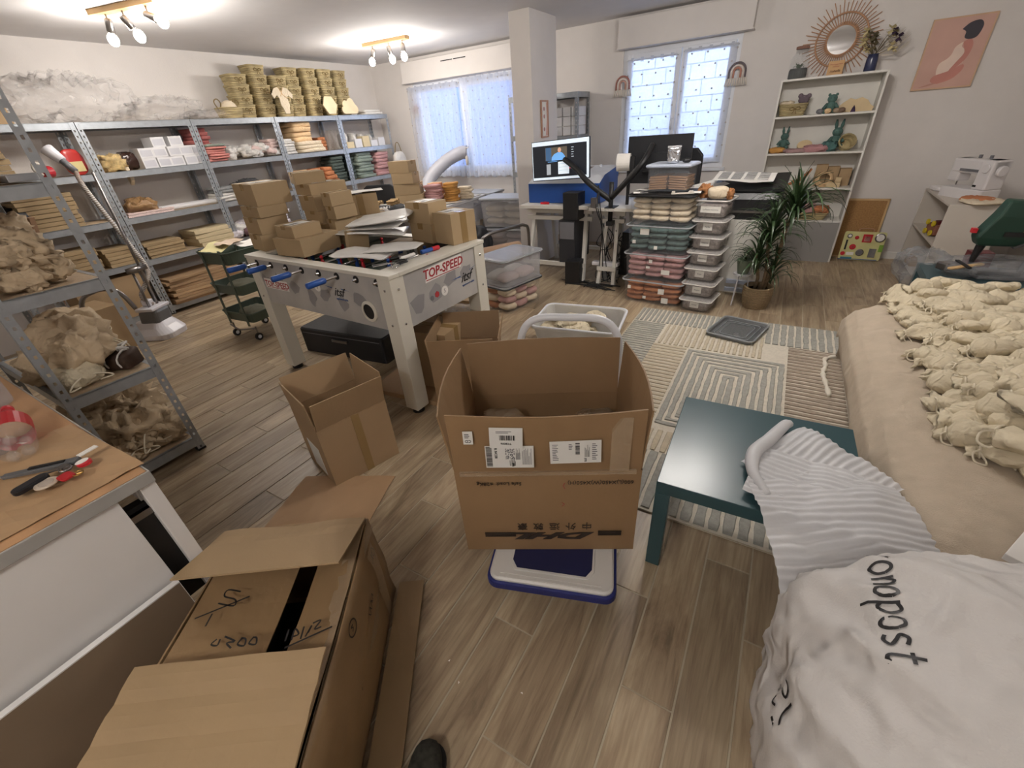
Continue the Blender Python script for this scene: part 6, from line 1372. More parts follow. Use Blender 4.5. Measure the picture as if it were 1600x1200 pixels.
# ---- low white shelf unit with sewing machine
SWH = M('shelf_beige_white','#cdc5ba', rough=.5, var=.02)
t = thing('low_shelf', 'low off-white open shelf unit under the sewing machine', 'shelving', (1.20, 5.03, 0)); d_, L_ = .36, .95
for y in (0, L_-.018): b = MB(); b.box(0,y,0,d_,y+.018,.70); part('side_panel', b, SWH, t, bev=.002)
for z in (.682,.36,.03): b = MB(); b.box(.002,.018,z,d_,L_-.018,z+.018); part('shelf', b, SWH, t, bev=.002)
b = MB(); b.box(d_-.008,.018,.03,d_,L_-.018,.69); part('back_panel', b, SWH, t)
t = thing('toy_car', 'brown wooden toy with yellow wheels on the middle shelf under the sewing machine', 'toy', (1.24, 5.33, .378), (0,0,.2))
b = MB(); b.box(0,0,.01,.12,.16,.10); part('body', b, M('toy_brown','#8a5a48', rough=.5), t, bev=.01); b = MB(); b.box(.02,.02,.10,.10,.09,.13); part('cab', b, M('maroon','#5d1c20', rough=.4), t, bev=.006)
for y in (.03,.13):
    for z in (.03,.11): b = MB(); b.at((-.004,y,z),(0,-PI/2,0)); b.lathe([(.024,0),(.024,.012)],14); part('wheel', b, M('toy_yellow','#d2bd2e', rough=.4), t)
b = MB()
for k in range(9): b.box(.0,.02*k,0,.05,.02*k+.012,.05+.015*(k%3))
solo('wooden_rack_toy', 'small wooden slatted toy on the lowest shelf of the low unit', 'toy', b, M('toy_wood','#a88350', rough=.6), (1.22, 5.55, .048), .1)
SM = M('sewing_white','#dcd8d8', rough=.3, var=.01)
t = thing('sewing_machine', 'white sewing machine with grey front strip on the low shelf', 'sewing machine', (1.375, 5.42, .70), math.radians(-62))
b = MB(); b.loft([rrect(.40,.17,.02,0,3), rrect(.40,.17,.02,.075,3), rrect(.39,.16,.02,.08,3)]); part('base', b, SM, t, bev=.003)
b = MB(); b.box(.08,-.07,.08,.20,.07,.30); part('pillar', b, SM, t, bev=.012)
b = MB(); b.box(-.19,-.06,.19,.20,.06,.30); part('arm', b, SM, t, bev=.015)
b = MB(); b.box(-.20,-.055,.12,-.10,.055,.30); part('head', b, SM, t, bev=.012)
b = MB(); b.tube([(-.15,0,.12),(-.15,0,.085)], .005, 8); part('needle_bar', b, NICK, t); b = MB(); b.at((.202,0,.22),(0,PI/2,0)); b.lathe([(.04,0),(.04,.02),(.034,.024)], 24); part('handwheel', b, SM, t)
b = MB(); b.box(-.10,-.063,.205,.12,-.06,.225); part('grey_strip', b, GREYINK, t); b = MB(); b.at((.15,-.071,.24),(PI/2,0,0)); b.lathe([(.034,0),(.034,.008),(.03,.01)], 24); part('dial', b, SM, t); b = MB(); b.box(.09,-.073,.10,.12,-.07,.115); part('grey_mark', b, BLK, t)
b = MB(); b.tube([(-.05,.02,.30),(-.05,.02,.325)], .012, 8); b.tube([(.05,.02,.30),(.05,.02,.325)], .012, 8); part('spool_pin', b, GREYINK, t)
solo('terracotta_cloth', 'terracotta rolled cloth on the near end of the low shelf', 'fabric', crumple(.12,.22,.05,3,amp=.08), M('terracotta','#b0714c', rough=.85), (1.38, 5.14, .70), .9, smooth=True)
solo('cream_cloth', 'cream cloth draped under the terracotta one at the shelf end', 'fabric', crumple(.26,.28,.035,4,amp=.12), F_CREAM, (1.41, 5.12, .70), .3, smooth=True)
solo('white_foot_pedal', 'white flat machine accessory at the far end of the low shelf', 'accessory', sell(.12,.18,.04,.5,.6), SM, (1.27, 5.83, .70), .2, smooth=True)
# ---- teal table beyond the sofa with drill stand
TEAL = M('teal_lacquer', '#2c4a50', rough=.28, var=.03)
def low_table(label, loc, rz, w, d, h):
    t = thing('coffee_table', label, 'table', loc, rz); b = MB(); b.box(0,0,h-.05,w,d,h); part('table_top', b, TEAL, t, bev=.0025)
    for x in (0, w-.05):
        for y in (0, d-.05): b = MB(); b.box(x,y,0,x+.05,y+.05,h-.051); part('leg', b, TEAL, t, bev=.0025)
    return t
low_table('second teal low table beyond the sofa carrying the drill stand', (.95, 3.66, 0), math.radians(-2), .98, .56, .43)
PLB = film('grey_bag_film','#a9acb0',a=.5,wr=.8,ws=10,detail=.35)
solo('plastic_sheet', 'crumpled clear plastic sheet spread on the far teal table', 'plastic sheet', crumple(.80,.40,.10,31,amp=.09,fr=4,nu=50,nv=12), PLB, (1.42, 4.02, .43), .05, smooth=True)
solo('plastic_sheet', 'clear plastic hanging off the far left corner of the far teal table', 'plastic sheet', crumple(.26,.30,.28,33,amp=.12,fr=4,nu=40,nv=14), PLB, (1.02, 4.32, .22), .3, smooth=True)
GM = M('stand_grey','#7b7b7d', rough=.45, metal=.3, var=.04); GD = M('tool_green','#17382c', rough=.5, var=.1, bump=.2)
t = thing('drill_stand', 'grey metal drill stand holding a dark green power tool on the far teal table', 'tool', (1.34, 3.97, .43), math.radians(4)); t.scale = (.84,.84,.92)
b = MB(); b.loft([rrect(.34,.20,.04,0,4), rrect(.32,.18,.04,.02,4)]); b.beam((-.15,0,.03),(.10,0,.03),.08,.03); part('base', b, GM, t, bev=.004)
b = MB(); b.tube([(.10,0,.02),(.14,0,.52)], .02, 12); part('column', b, GM, t); b = MB(); b.beam((.13,0,.30),(-.02,0,.22),.05,.05); b.beam((.14,0,.42),(.02,0,.48),.06,.05); b.box(.09,-.05,.34,.18,.05,.44); part('clamp_arm', b, GM, t, bev=.006)
b = MB(); b.beam((.06,-.05,.40),(.0,-.06,.55),.035,.03); b.box(-.035,-.085,.53,.035,-.035,.58); part('lever', b, GM, t, bev=.006)
b = MB(); b.loft([[(-.23+.0*z,-.06,.22),(-.02,-.06,.22),(-.02,.06,.22),(-.23,.06,.22)] for z in (0,)]+[[(-.26,-.07,.28),(.04,-.07,.26),(.04,.07,.26),(-.26,.07,.28)],[(-.19,-.07,.42),(.07,-.07,.40),(.07,.07,.40),(-.19,.07,.42)],[(-.16,-.05,.52),(.08,-.05,.50),(.08,.05,.50),(-.16,.05,.52)]]); part('tool_body', b, GD, t, bev=.015)
b = MB(); b.box(-.12,-.078,.29,.0,-.07,.32); part('grip_panel', b, BLK, t); b = MB(); b.box(-.285,-.02,.30,-.255,.02,.33); part('red_switch', b, RED, t); b = MB(); b.box(-.02,-.076,.31,.01,-.07,.325); part('yellow_mark', b, MATS['toy_yellow'], t)
b = MB(); b.tube([(-.19,0,.22),(-.20,0,.12),(-.20,0,.06)], [.03,.02,.008], 12); part('chuck', b, BLK, t, smooth=False)
b = MB(); b.box(0,0,0,.12,.10,.10); solo('maroon_box', 'maroon box standing behind the drill stand', 'box', b, MATS['maroon'], (1.22, 4.16, .43), .1, bev=.004)
t = thing('cross_toy', 'pale wooden propeller-shaped piece crossed by a black one on the far table', 'tool', (1.13, 3.86, .51), .7); b = MB(); b.loft([rrect(.26,.035,.016,0,4), rrect(.26,.035,.016,.008,4)]); part('wooden_blade', b, MATS['light_pine'], t); b = MB(); b.beam((-.05,-.06,.012),(.05,.10,.012),.02,.008); part('black_piece', b, BLK, t)
b = MB(); b.box(0,0,0,.1,.08,.05); solo('grey_part', 'small grey metal part under the crossed wooden piece', 'tool', b, NICK, (1.05,3.90,.46), .6, bev=.01)
# ================================================================== rug
RB = M('rug_cream', '#cfc8b9', rough=.95, var=.08, scale=60, bump=.7, bscale=220); RG = M('rug_grey', '#9d9c94', rough=.95, var=.12, scale=50, bump=.7, bscale=220); RT = M('rug_taupe', '#9c8f80', rough=.95, var=.12, scale=50, bump=.7, bscale=220); RL = M('rug_beige', '#bbb09a', rough=.95, var=.1, scale=50, bump=.7, bscale=220)
RX0, RX1, RY0, RY1 = -.89, .80, 1.385, 3.73
rug = thing('rug', 'pale rug with grey ribbed geometric relief under the teal table', 'rug', (0,0,0))
b = MB(); b.loft([rrect(RX1-RX0, RY1-RY0, .01, 0, 2, (RX0+RX1)/2, (RY0+RY1)/2), rrect(RX1-RX0, RY1-RY0, .01, .008, 2, (RX0+RX1)/2, (RY0+RY1)/2)]); part('backing', b, RB, rug)
def strip(b, x0, y0, x1, y1, z=.008, h=.006):
    R = random.Random(int((x0+9)*1000+(y0+9)*77)); L = max(x1-x0, y1-y0); n = max(2, int(L/.04)); hor = (x1-x0) > (y1-y0); vs = []
    for i in range(n+1):
        t_ = i/n; e = R.uniform(-.003,.003)
        if hor: x = x0+(x1-x0)*t_; vs += [(x, y0+e, z), (x, y0+.003+e, z+h), (x, y1-.003-e, z+h), (x, y1-e, z)]
        else: y = y0+(y1-y0)*t_; vs += [(x0+e, y, z), (x0+.003+e, y, z+h), (x1-.003-e, y, z+h), (x1-e, y, z)]
    fs = [(i*4+j, i*4+j+1, i*4+j+5, i*4+j+4) for i in range(n) for j in range(3)]+[(0,3,2,1),(n*4,n*4+1,n*4+2,n*4+3)]
    b.add(vs, fs)
def zone(n_, m_, x0, y0, x1, y1, pitch, duty, hor):
    b = MB(); t_ = y0 if hor else x0
    while t_ < (y1 if hor else x1)-.005:
        e = min(t_+pitch*duty, y1 if hor else x1)
        strip(b, x0, t_, x1, e) if hor else strip(b, t_, y0, e, y1); t_ += pitch
    part(n_, b, m_, rug)['kind'] = 'stuff'
zone('ribs', RG, RX0+.01, 2.64, -.62, 3.42, .038, .62, True); zone('ribs', RG, RX0+.01, 3.44, .09, RY1-.01, .036, .65, False); zone('ribs', RG, .11, 3.33, .57, RY1-.01, .048, .7, False)
zone('ribs', RL, -.60, 3.06, .10, 3.42, .040, .6, False); zone('ribs', RT, .26, 2.06, .56, 3.31, .046, .66, True); zone('ribs', RT, .58, 1.75, RX1-.01, 3.72, .046, .66, True)
zone('ribs', RL, -.62, 2.0, -.38, 3.04, .046, .62, True); zone('ribs', RL, RX0+.01, 1.80, -.20, 1.98, .05, .6, False); zone('ribs', RG, RX0+.01, 1.40, .56, 1.79, .056, .72, False); zone('ribs', RG, -.18, 1.80, .56, 2.03, .05, .66, False); zone('ribs', RL, RX0+.01, 2.0, -.64, 2.62, .046, .6, False)
b = MB(); x0, x1, y0, y1 = -.365, .245, 2.04, 3.03; k = 0
while x1-x0 > .05:
    w_ = .030 if k % 2 == 0 else .026
    strip(b, x0, y0, x1, y0+w_); strip(b, x0, y1-w_, x1, y1); strip(b, x0, y0+w_, x0+w_, y1-w_); strip(b, x1-w_, y0+w_, x1, y1-w_)
    x0 += .045; x1 -= .045; y0 += .050; y1 -= .050; k += 1
part('concentric_ribs', b, RG, rug)['kind'] = 'stuff'
b = MB(); b.tube([(RX0,RY0,.006),(RX1,RY0,.006),(RX1,RY1,.006),(RX0,RY1,.006)], .006, 6, closed=True); part('binding', b, RL, rug)
# loose lid on the rug
t = thing('bin_lid', 'loose grey clear bin lid lying upside down on the rug', 'lid', (-.09, 3.47, .016), math.radians(-14))
b = MB(); b.loft([rrect(.34,.40,.04,.0,4), rrect(.34,.40,.04,.022,4), rrect(.31,.37,.035,.022,4), rrect(.30,.36,.035,.006,4)]); part('panel', b, M('lid_smoke','#6f7274', rough=.25, alpha=.75), t)
b = MB(); b.tube(rrect(.34,.40,.04,.022,4), .006, 6, closed=True); part('rim', b, M('lid_rim_grey','#8d9194', rough=.3), t)
for k in range(2): b = MB(); b.tube(rrect(.25-.06*k,.31-.06*k,.03,.010,4), .003, 5, closed=True); part('rib', b, MATS['lid_rim_grey'], t)
# open white bin with pouches
t = thing('storage_bin', 'open milky white bin with cotton pouches on the floor behind the delivery box', 'storage bin', (-1.10, 2.72, 0), math.radians(8))
# corners of the rim measured on the floor plan
WB_ = M('milky_white','#d5d4d0', rough=.4, alpha=.85)
wbin = t; b = MB(); b.loft([rrect(.50,.36,.05,.0,5), rrect(.60,.44,.06,.27,5), rrect(.625,.465,.06,.275,5), rrect(.625,.465,.06,.255,5)], cap1=False); part('tub', b, WB_, t, thick=.004)
b = MB(); b.tube(rrect(.622,.462,.06,.275,5), .008, 8, closed=True); part('rim', b, PVC, t, smooth=True)
Rw = random.Random(6)
for k in range(26):
    u, v = Rw.uniform(-.2,.10), Rw.uniform(-.12,.12); c_, s_ = math.cos(.14), math.sin(.14)
    pouch('cotton drawstring pouch piled in the open milky bin', (-1.10+u*c_-v*s_, 2.72+u*s_+v*c_, .02+.0088*k), (Rw.uniform(-.3,.3), Rw.uniform(-.3,.3), Rw.uniform(0,6.28)), 1.05, k, 'cotton pouches in the open milky bin')
solo('cloth_scrap', 'pinkish printed cloth lying in the open milky bin', 'fabric', crumple(.22,.2,.08,12,amp=.15), F_LPINK, (-.98, 2.72, .03), smooth=True)
# ================================================================== sofa with throw and pouch heap
THR = M('throw_beige', '#b6a895', rough=.95, var=.05, scale=20, bump=.5, bscale=260, wrinkle=.3, wscale=7)
t = thing('sofa', 'low sofa fully covered by a beige throw, heaped with cotton pouches', 'sofa', (0,0,0))
SX0, SX1, SY0, SY1, SZ = .50, 1.92, 1.12, 3.22, .44
def thr(u, v):
    # u: profile from floor on the aisle side up and across; v along the length
    y = SY0+(SY1-SY0)*v; pr = [(SX0+.07,.02),(SX0+.03,.12),(SX0-.01,.24),(SX0-.01,.34),(SX0+.03,.40),(SX0+.12,SZ),(SX0+.35,SZ+.01),(SX0+.8,SZ),(SX1-.05,SZ),(SX1,.30),(SX1,.02)]
    s_ = u*(len(pr)-1); i = min(int(s_), len(pr)-2); f = s_-i; x = pr[i][0]*(1-f)+pr[i+1][0]*f; z = pr[i][1]*(1-f)+pr[i+1][1]*f
    side = max(0, 1-u*3.0); fold = side*(.018*math.sin(y*9+3*nz(y*2,1,0))+.05*nz(y*2.5,z*2,7))
    x += -abs(fold)*.9+.02*nz(y*3,z*5,3)*side; z += .012*nz(x*4,y*4,5)+.010*nz(x*12,y*9,8)*(u > .4)
    if .42 < u < .9: z += .006*(1-2*abs(nz(x*7+y*3,y*2,2)))
    e = min(v, 1-v)
    if e < .06: z -= (1-e/.06)**2*.05*(z > .2)
    return (x, y, max(.003, z))
b = MB(); b.grid(60, 90, thr); part('throw', b, THR, t, smooth=True)
def thr_end(y, sg):
    g = MB()
    def fn(u, v):
        x = SX0+.03+(SX1-SX0-.06)*u; z = .40*(1-v); return (x, y+sg*(.05*v*.4+.02*math.sin(x*11)*v+.012*nz(x*8,z*6,1)), max(.004, z*1.0))
    g.grid(30, 8, fn); return g
part('throw_end', thr_end(SY1+.01, 1), THR, t, smooth=True); part('throw_end', thr_end(SY0-.01, -1), THR, t, smooth=True)
b = MB(); b.box(SX0+.10, SY0+.05, .02, SX1-.05, SY1-.05, .38); part('seat_base', b, THR, t, bev=.05)
b = MB(); b.box(SX1-.02, SY0, .02, SX1+.06, SY1, .78); part('backrest', b, THR, t, bev=.03)
b = MB(); b.tube(bez([(.54,3.26,.02),(.475,3.20,.018),(.47,3.08,.022),(.455,2.98,.018),(.465,2.86,.02),(.48,2.70,.018)],8), [.008+.008*abs(math.sin(k*.55)) for k in range(41)], 7); part('trailing_hem', b, M('hem_cream','#d8d2c4', rough=.95), t, smooth=True)
# pouches: rows of overlapping bags
Rh = random.Random(8); n_ = 0; cand = []
ROWN = ['near edge', 'near third', 'middle', 'far third', 'far edge']
for r in range(27):
    for c_ in range(12):
        y = 1.64+r*.062+Rh.uniform(-.015,.015)+(c_ % 2)*.03; x = .745+c_*.078+Rh.uniform(-.015,.015)
        edge = .735+.10*max(0, 1.78-y)*4+.02*math.sin(y*5+1)
        if x < edge or x > .80+.27*(y-1.2)+.12: continue
        cand.append((x, y, min(1, (x-edge)/.22)))
for lay in range(3):
    for (x, y, q) in cand:
        if lay and q < .33*lay: continue
        if lay and Rh.random() < .35: continue
        zz = SZ+.008+lay*.052+.02*q+Rh.uniform(0,.015)
        big = 1.0+.25*max(0, (2.2-y))
        k5 = min(4, int((y-1.64)/.34)); side = 'at its left fringe' if q < .35 else 'in its middle' if q < 1 else 'toward its right side'
        pouch('cotton pouch at the %s of the sofa heap, %s' % (ROWN[k5], side), (x+Rh.uniform(-.02,.02), y, zz), (Rh.uniform(-.3,.3), Rh.uniform(.0,.45), PI-.35+Rh.uniform(-.8,.8)), (big*Rh.uniform(.85,1.05), big*Rh.uniform(.8,1.05), big*1.15), n_, 'cotton pouches heaped on the sofa'); n_ += 1
        if n_ > 296: break
    if n_ > 296: break
print('heap', n_, len(cand))
pouch('large cotton pouch with long looping drawstring at the near edge of the heap', (.84, 1.66, SZ+.07), (.1,.2,2.4), 1.5, 1)
pouch('large plump cotton pouch right behind the looped one near the right edge', (.92, 1.78, SZ+.16), (.1,.1,3.3), 1.7, 2)
b = MB(); b.box(0,0,0,.5,.05,.62); solo('white_panel', 'plain white furniture panel at the right edge behind the sack', 'panel', b, WHITE, (.80, 1.14, 0), math.radians(62), bev=.003) if False else None
# ================================================================== teal coffee table, foam sheet
ct = low_table('teal coffee table on the rug with white foam sheet on it', (-.170, 1.135, 0), math.radians(1.5), .60, .575, .43)
FOAM = M('foam_white', '#dcdde0', rough=.45, var=.02, alpha=.86, bump=.2, bscale=80)
def foam(cx, cy, w, d, rz, seed, z0=.436, along=1, freq=260):
    ca, sa = math.cos(rz), math.sin(rz); b = MB()
    def fn(u, v):
        lx, ly = (u-.5)*w, (v-.5)*d; lx += .02*nz(ly*6, seed, 1); ly += .015*nz(lx*7, seed, 4)
        x = cx+lx*ca-ly*sa; y = cy+lx*sa+ly*ca; t_ = ly if along else lx; o_ = lx if along else ly
        z = z0+.0026*(1+math.sin(t_*freq+2.5*nz(o_*5,t_*8,seed)))+.035*max(0, nz(lx*5+seed, ly*6, 2))+.012*abs(nz(lx*12, ly*12, seed))
        ox = max(0, x-.43); oy = max(0, 1.135-y)
        z -= ox*.25+oy*.7
        return (x, y, z)
    b.grid(60, 110, fn) if along else b.grid(110, 60, fn); return b
t = thing('foam_sheet', 'crumpled white translucent foam sheet draped over the teal table corner', 'packing foam', (0,0,0))
part('sheet', foam(.365, 1.165, .44, .36, math.radians(24), 1, .455), FOAM, t, smooth=True)
part('sheet', foam(.30, 1.40, .34, .34, math.radians(-32), 5, .440, 0), FOAM, t, smooth=True)
part('sheet', foam(.25, 1.30, .30, .26, math.radians(-8), 8, .448), FOAM, t, smooth=True)
b = MB(); b.tube(bez([(.155,1.20,.452),(.105,1.28,.462),(.10,1.38,.468),(.14,1.48,.465),(.185,1.60,.462),(.205,1.63,.455)],6), [.012+.012*math.sin(k*.1) for k in range(31)], 8); part('rolled_edge', b, FOAM, t, smooth=True)
# ================================================================== big white sack
SACK = M('woven_sack', '#cfccc9', rough=.75, var=.03, scale=8, bump=.25, bscale=240, wrinkle=.85, wscale=9)
cx, cy = .60, .65
def sackfn(p, u):
    a = math.atan2(u.y, u.x); q = p+Vector((u.x, u.y, u.z*.6))*(.05*nz(p.x*3.2+4, p.y*3.2, p.z*3.2)+.026*(1-2*abs(nz(p.x*4+p.y*5, p.y*2.5+p.z*5, p.z*2+2)))+.014*(1-2*abs(nz(p.x*9+p.y*10, p.y*5+p.z*9, p.z*6)))+.006*(1-2*abs(nz(p.x*22, p.y*22, p.z*22))))
    return q
bs_ = sell(.79,.69,.79,.80,.9,150,90,sackfn)
sk = thing('mail_sack', 'big stuffed white woven sack with black handwriting at lower right', 'sack', (cx, cy, 0))
sm_ = bs_.mesh('body', SACK, True); part('body', sm_, None, sk, smooth=True)
bvh = BVHTree.FromPolygons([Vector(v) for v in bs_.v], bs_.f)
def on_sack(anchor, right, up, strokes, w, name):
    """strokes in a flat frame, dropped on the sack along the frame's inward normal"""
    A = Vector(anchor); X = Vector(right).normalized(); Y = Vector(up); Y = (Y-X*Y.dot(X)).normalized(); N_ = X.cross(Y)
    for st in strokes:
        P = bez([(p[0], p[1], 0) for p in st], 5) if len(st) > 2 else [Vector((st[0][0]+(st[1][0]-st[0][0])*k/5, st[0][1]+(st[1][1]-st[0][1])*k/5, 0)) for k in range(6)]
        L = []; 
        for i, p in enumerate(P):
            d = (P[min(i+1, len(P)-1)]-P[max(i-1, 0)]); d.normalize(); n = Vector((-d.y, d.x, 0))*w/2; row = []
            for q in (p-n, p+n):
                W_ = A+X*q.x+Y*q.y+N_*.5; h = bvh.ray_cast(W_, -N_)
                if h[0] is None: break
                row.append(h[0]+h[1]*.0015 if h[1].dot(N_) > 0 else h[0]-h[1]*.0015)
            if len(row) == 2: L.append(row)
        if len(L) > 1:
            b = MB(); b.add([v for r in L for v in r], [(2*i, 2*i+1, 2*i+3, 2*i+2) for i in range(len(L)-1)]); part(name, b, INK, sk)
def O(x): return [(x+.5+.45*math.cos(a), .5+.5*math.sin(a)) for a in [2*PI*k/8+.4 for k in range(9)]]
GL = {'r': [[(.1,1),(.15,0)],[(.15,.6),(.5,1),(.85,.85)]], 'o': [O(0)], 'n': [[(.1,1),(.12,0)],[(.12,.6),(.5,1),(.85,.75),(.88,0)]], 'p': [[(.1,1),(.12,-.7)],[(.12,.85),(.6,1),(.9,.5),(.5,0),(.14,.15)]],
      's': [[(.85,.9),(.4,1),(.15,.7),(.5,.5),(.85,.25),(.5,0),(.1,.1)]], 't': [[(.45,1.5),(.4,.2),(.7,0),(.9,.1)],[(.1,1),(.9,1.02)]]}
def word(s, x0, sz, adv, curve):
    out = []
    for i, ch in enumerate(s):
        for st in GL[ch]: out.append([(x0+(i*adv+p[0]*.8)*sz, p[1]*sz+curve(i+p[0])*sz) for p in st])
    return out

on_sack((.30-cx, .815-cy, .70), (0,-1,0), (1,0,.25), word('ronopost', 0, .031, 1.0, lambda i: .03*i), .0055, 'handwriting')
on_sack((.19-cx, .61-cy, .50), (0,-1,0), (.5,0,1), [[(0,.02),(.02,.035),(.035,.015),(.01,0)],[(.05,.03),(.06,.0),(.085,.0)],[(-.01,-.02),(.0,-.03)],[(.02,-.02),(.03,-.03),(.04,-.02)],[(.06,-.03),(.08,-.02)]], .005, 'handwriting')
b = MB(); b.tube(bez([(.10,.12,.80),(.16,.2,.86),(.26,.16,.88)],4), [.10,.09,.08,.07,.07,.06,.06,.05,.05][:9], 12) if False else None
# white furniture at the right edge
b = MB(); b.box(0,0,0,.03,.55,.72); solo('white_panel', 'plain white panel edge at the right side behind the sack', 'panel', b, WHITE, (0.499, 0.875, 0.720), math.radians(-28), bev=.003) if False else None
b = MB(); b.box(0,-.14,0,.45,0,.02); solo('white_board', 'plain white board edge lying on the near end of the sofa', 'board', b, WHITE, (.655, 1.16, .50), (0,0,math.radians(60)), bev=.002)
# ================================================================== hand truck and delivery box
NAVY = M('navy_rubber', '#1d2148', rough=.5, var=.05); HTW = M('truck_white', '#d2d0cc', rough=.4, var=.03)
a_ = math.radians(18.2); ht = thing('hand_truck', 'white and navy platform hand truck under the delivery box', 'hand truck', (-.625, .698, 0), a_)
W_, L_ = .452, .74
b = MB(); b.loft([rrect(W_, L_, .04, .105, 5, W_/2, L_/2), rrect(W_, L_, .04, .14, 5, W_/2, L_/2)]); part('bumper', b, M('bumper_blue', '#1c2568', rough=.45), ht, bev=.006)
b = MB(); b.loft([rrect(W_-.02, L_-.02, .035, .138, 5, W_/2, L_/2), rrect(W_-.02, L_-.02, .035, .148, 5, W_/2, L_/2), rrect(W_-.034, L_-.034, .03, .153, 5, W_/2, L_/2)]); part('deck', b, HTW, ht)
oct_ = [(.085,.09),(.105,.06),(W_-.105,.06),(W_-.085,.09),(W_-.085,L_-.10),(W_-.105,L_-.07),(.105,L_-.07),(.085,L_-.10)]
b = MB(); b.prism([(W_/2+(x-W_/2)*1.06, L_/2+(y-L_/2)*1.03) for x, y in oct_], .152, .157); part('raised_frame', b, HTW, ht, bev=.002)
b = MB(); b.prism(oct_, .153, .159); part('rubber_mat', b, NAVY, ht)
for q in (0, 1): b = MB(); b.box(.05, .020+q*.013, .152, W_-.05, .026+q*.013, .1555); part('groove_rib', b, HTW, ht)
for x in (.07, W_-.07):
    for y in (.10, L_-.10):
        b = MB(); b.box(x-.02,y-.02,.07,x+.02,y+.02,.106); f_ = part('caster_fork', b, NICK, ht); b = MB(); b.tube([(x-.014,y,.046),(x+.014,y,.046)], .046, 18); part('wheel', b, BLK, f_)
yb = L_-.012
b = MB(); b.tube(bez([(.03,yb,.15),(.025,yb,.60),(.03,yb,.75),(.09,yb,.825),(.226,yb,.835),(W_-.09,yb,.825),(W_-.03,yb,.75),(W_-.025,yb,.60),(W_-.03,yb,.15)],6), .0155, 12); part('handle', b, PVC, ht, smooth=True)
# delivery box
DB = M('delivery_kraft', '#8d7151', rough=.62, var=.06, scale=4, bump=.12, bscale=80, wrinkle=.06, wscale=5); ad = math.radians(27.2)
db = ocarton('big open delivery box with shipping labels and upside-down print, standing on the hand truck', -.742, .768, .160, 27.2, .605, .47, .385, (.235,.225,.235,.225), (1.5,4,3,6), mat=DB, bulge=.012)
def dtext(s, size, x, z, **k): return text(s, size, DINK, db, (x, -.0024-.012*math.sin(PI*x/.605)*math.sin(PI*min(1, z/.385)*.9), z), (PI/2, PI, 0), **k)
DINK = M('print_ink','#2e241e', rough=.6)
dtext('Safe Load: ≤28Kg', .021, .145, .340); dtext('600(L)X450(W)X450(H)', .021, .475, .340)
o = dtext('DHL', .060, .325, .088, shear=.45, bold=.0032); o.scale = (2.3, .75, 1)
for i, ch in enumerate('中外运敦豪'): dtext(ch, .038, .435-i*.056, .140)
b = MB()
for k in range(3): b.box(.075,-.0128,.086+k*.008,.185,-.0098,.090+k*.008); b.box(.475,-.0128,.090+k*.008,.555,-.0088,.094+k*.008)
part('logo_stripes', b, DINK, db)
def dlabel(x0, z0, x1, z1, tilt=0):
    b = MB(); b.box(-(x1-x0)/2,-.0006,-(z1-z0)/2,(x1-x0)/2,.0006,(z1-z0)/2); return part('shipping_label', b, LAB, db, loc=((x0+x1)/2, -.0075-.034*((z0+z1)/2-.385)-.022*math.sin(PI*(x0+x1)/1.21)*((z0+z1)/2-.385)/.235-.0036*math.sin(PI*(x0+x1)/1.21), (z0+z1)/2), rot=(math.radians(-1.5),tilt,0))
Z0 = .385
def bars(par, x, z, w, h, n, vert=True, m=INK, seed=1):
    R = random.Random(seed); b = MB(); t_ = 0; L = w if vert else h
    while t_ < L:
        e = R.uniform(.0012,.004)
        if vert: b.box(x+t_,-.0012,z,x+min(L,t_+e),-.0007,z+h)
        else: b.box(x,-.0012,z+t_,x+w,-.0007,z+min(L,t_+e))
        t_ += e+R.uniform(.001,.003)
    return part('barcode', b, m, par)
def lines(par, x, z, w, h, n, m=GREYINK, vert=False, seed=3):
    R = random.Random(seed); b = MB()
    for k in range(n):
        f = R.uniform(.5,1)
        if vert: b.box(x+k*w/n,-.0011,z,x+k*w/n+w/n*.4,-.0007,z+h*f)
        else: b.box(x,-.0011,z+k*h/n,x+w*f,-.0007,z+k*h/n+h/n*.4)
    part('print_lines', b, m, par)
l = dlabel(.053,Z0+.135,.083,Z0+.183,.03); text('CD', .014, INK, l, (0,-.001,-.012), (PI/2,PI,0)); lines(l,-.010,.0,.02,.018,3,INK)
l = dlabel(.135,Z0+.125,.235,Z0+.20,.05); bars(l,-.02,-.008,.048,.018,20); lines(l,-.03,.018,.06,.010,2); text('TC8006', .010, INK, l, (0,-.001,-.02), (PI/2,PI,0))
l = dlabel(.115,Z0+.04,.265,Z0+.125,.02); l.location.y -= .0015; bars(l,-.072,-.038,.018,.078,20,False); lines(l,-.0,-.035,.02,.035,6,INK,True); text('FR NCE8', .012, INK, l, (-.042,-.001,.018), (PI/2,PI/2,0)); lines(l,.04,-.03,.03,.065,9,GREYINK,True,5); text('E', .018, INK, l, (.01,-.001,-.030), (PI/2,PI,0)); lines(l,.02,-.01,.014,.045,8,INK,True,8)
b = MB(); Rk = random.Random(3)
for i in range(10):
    for j in range(12):
        if Rk.random() < .5: b.box(-.012+i*.0028,-.0012,-.008+j*.0034,-.012+i*.0028+.0028,-.0007,-.008+j*.0034+.0034)
part('printed_block', b, GREYINK, l)['kind'] = 'stuff'
l = dlabel(.315,Z0+.055,.470,Z0+.14,-.02); bars(l,.0,-.01,.013,.045,12,False); lines(l,-.07,-.03,.02,.065,10,GREYINK,False,6); lines(l,.05,-.03,.02,.065,9,GREYINK,False,7); lines(l,.028,-.02,.016,.05,6,INK,True,9); text('E', .018, INK, l, (.03,-.001,-.03), (PI/2,PI,0)); lines(l,-.02,.01,.012,.025,4,GREYINK,False,11)
b = MB(); b.box(.02,-.0115,.378,.585,-.002,.392); part('clear_tape', b, CTAPE, db)
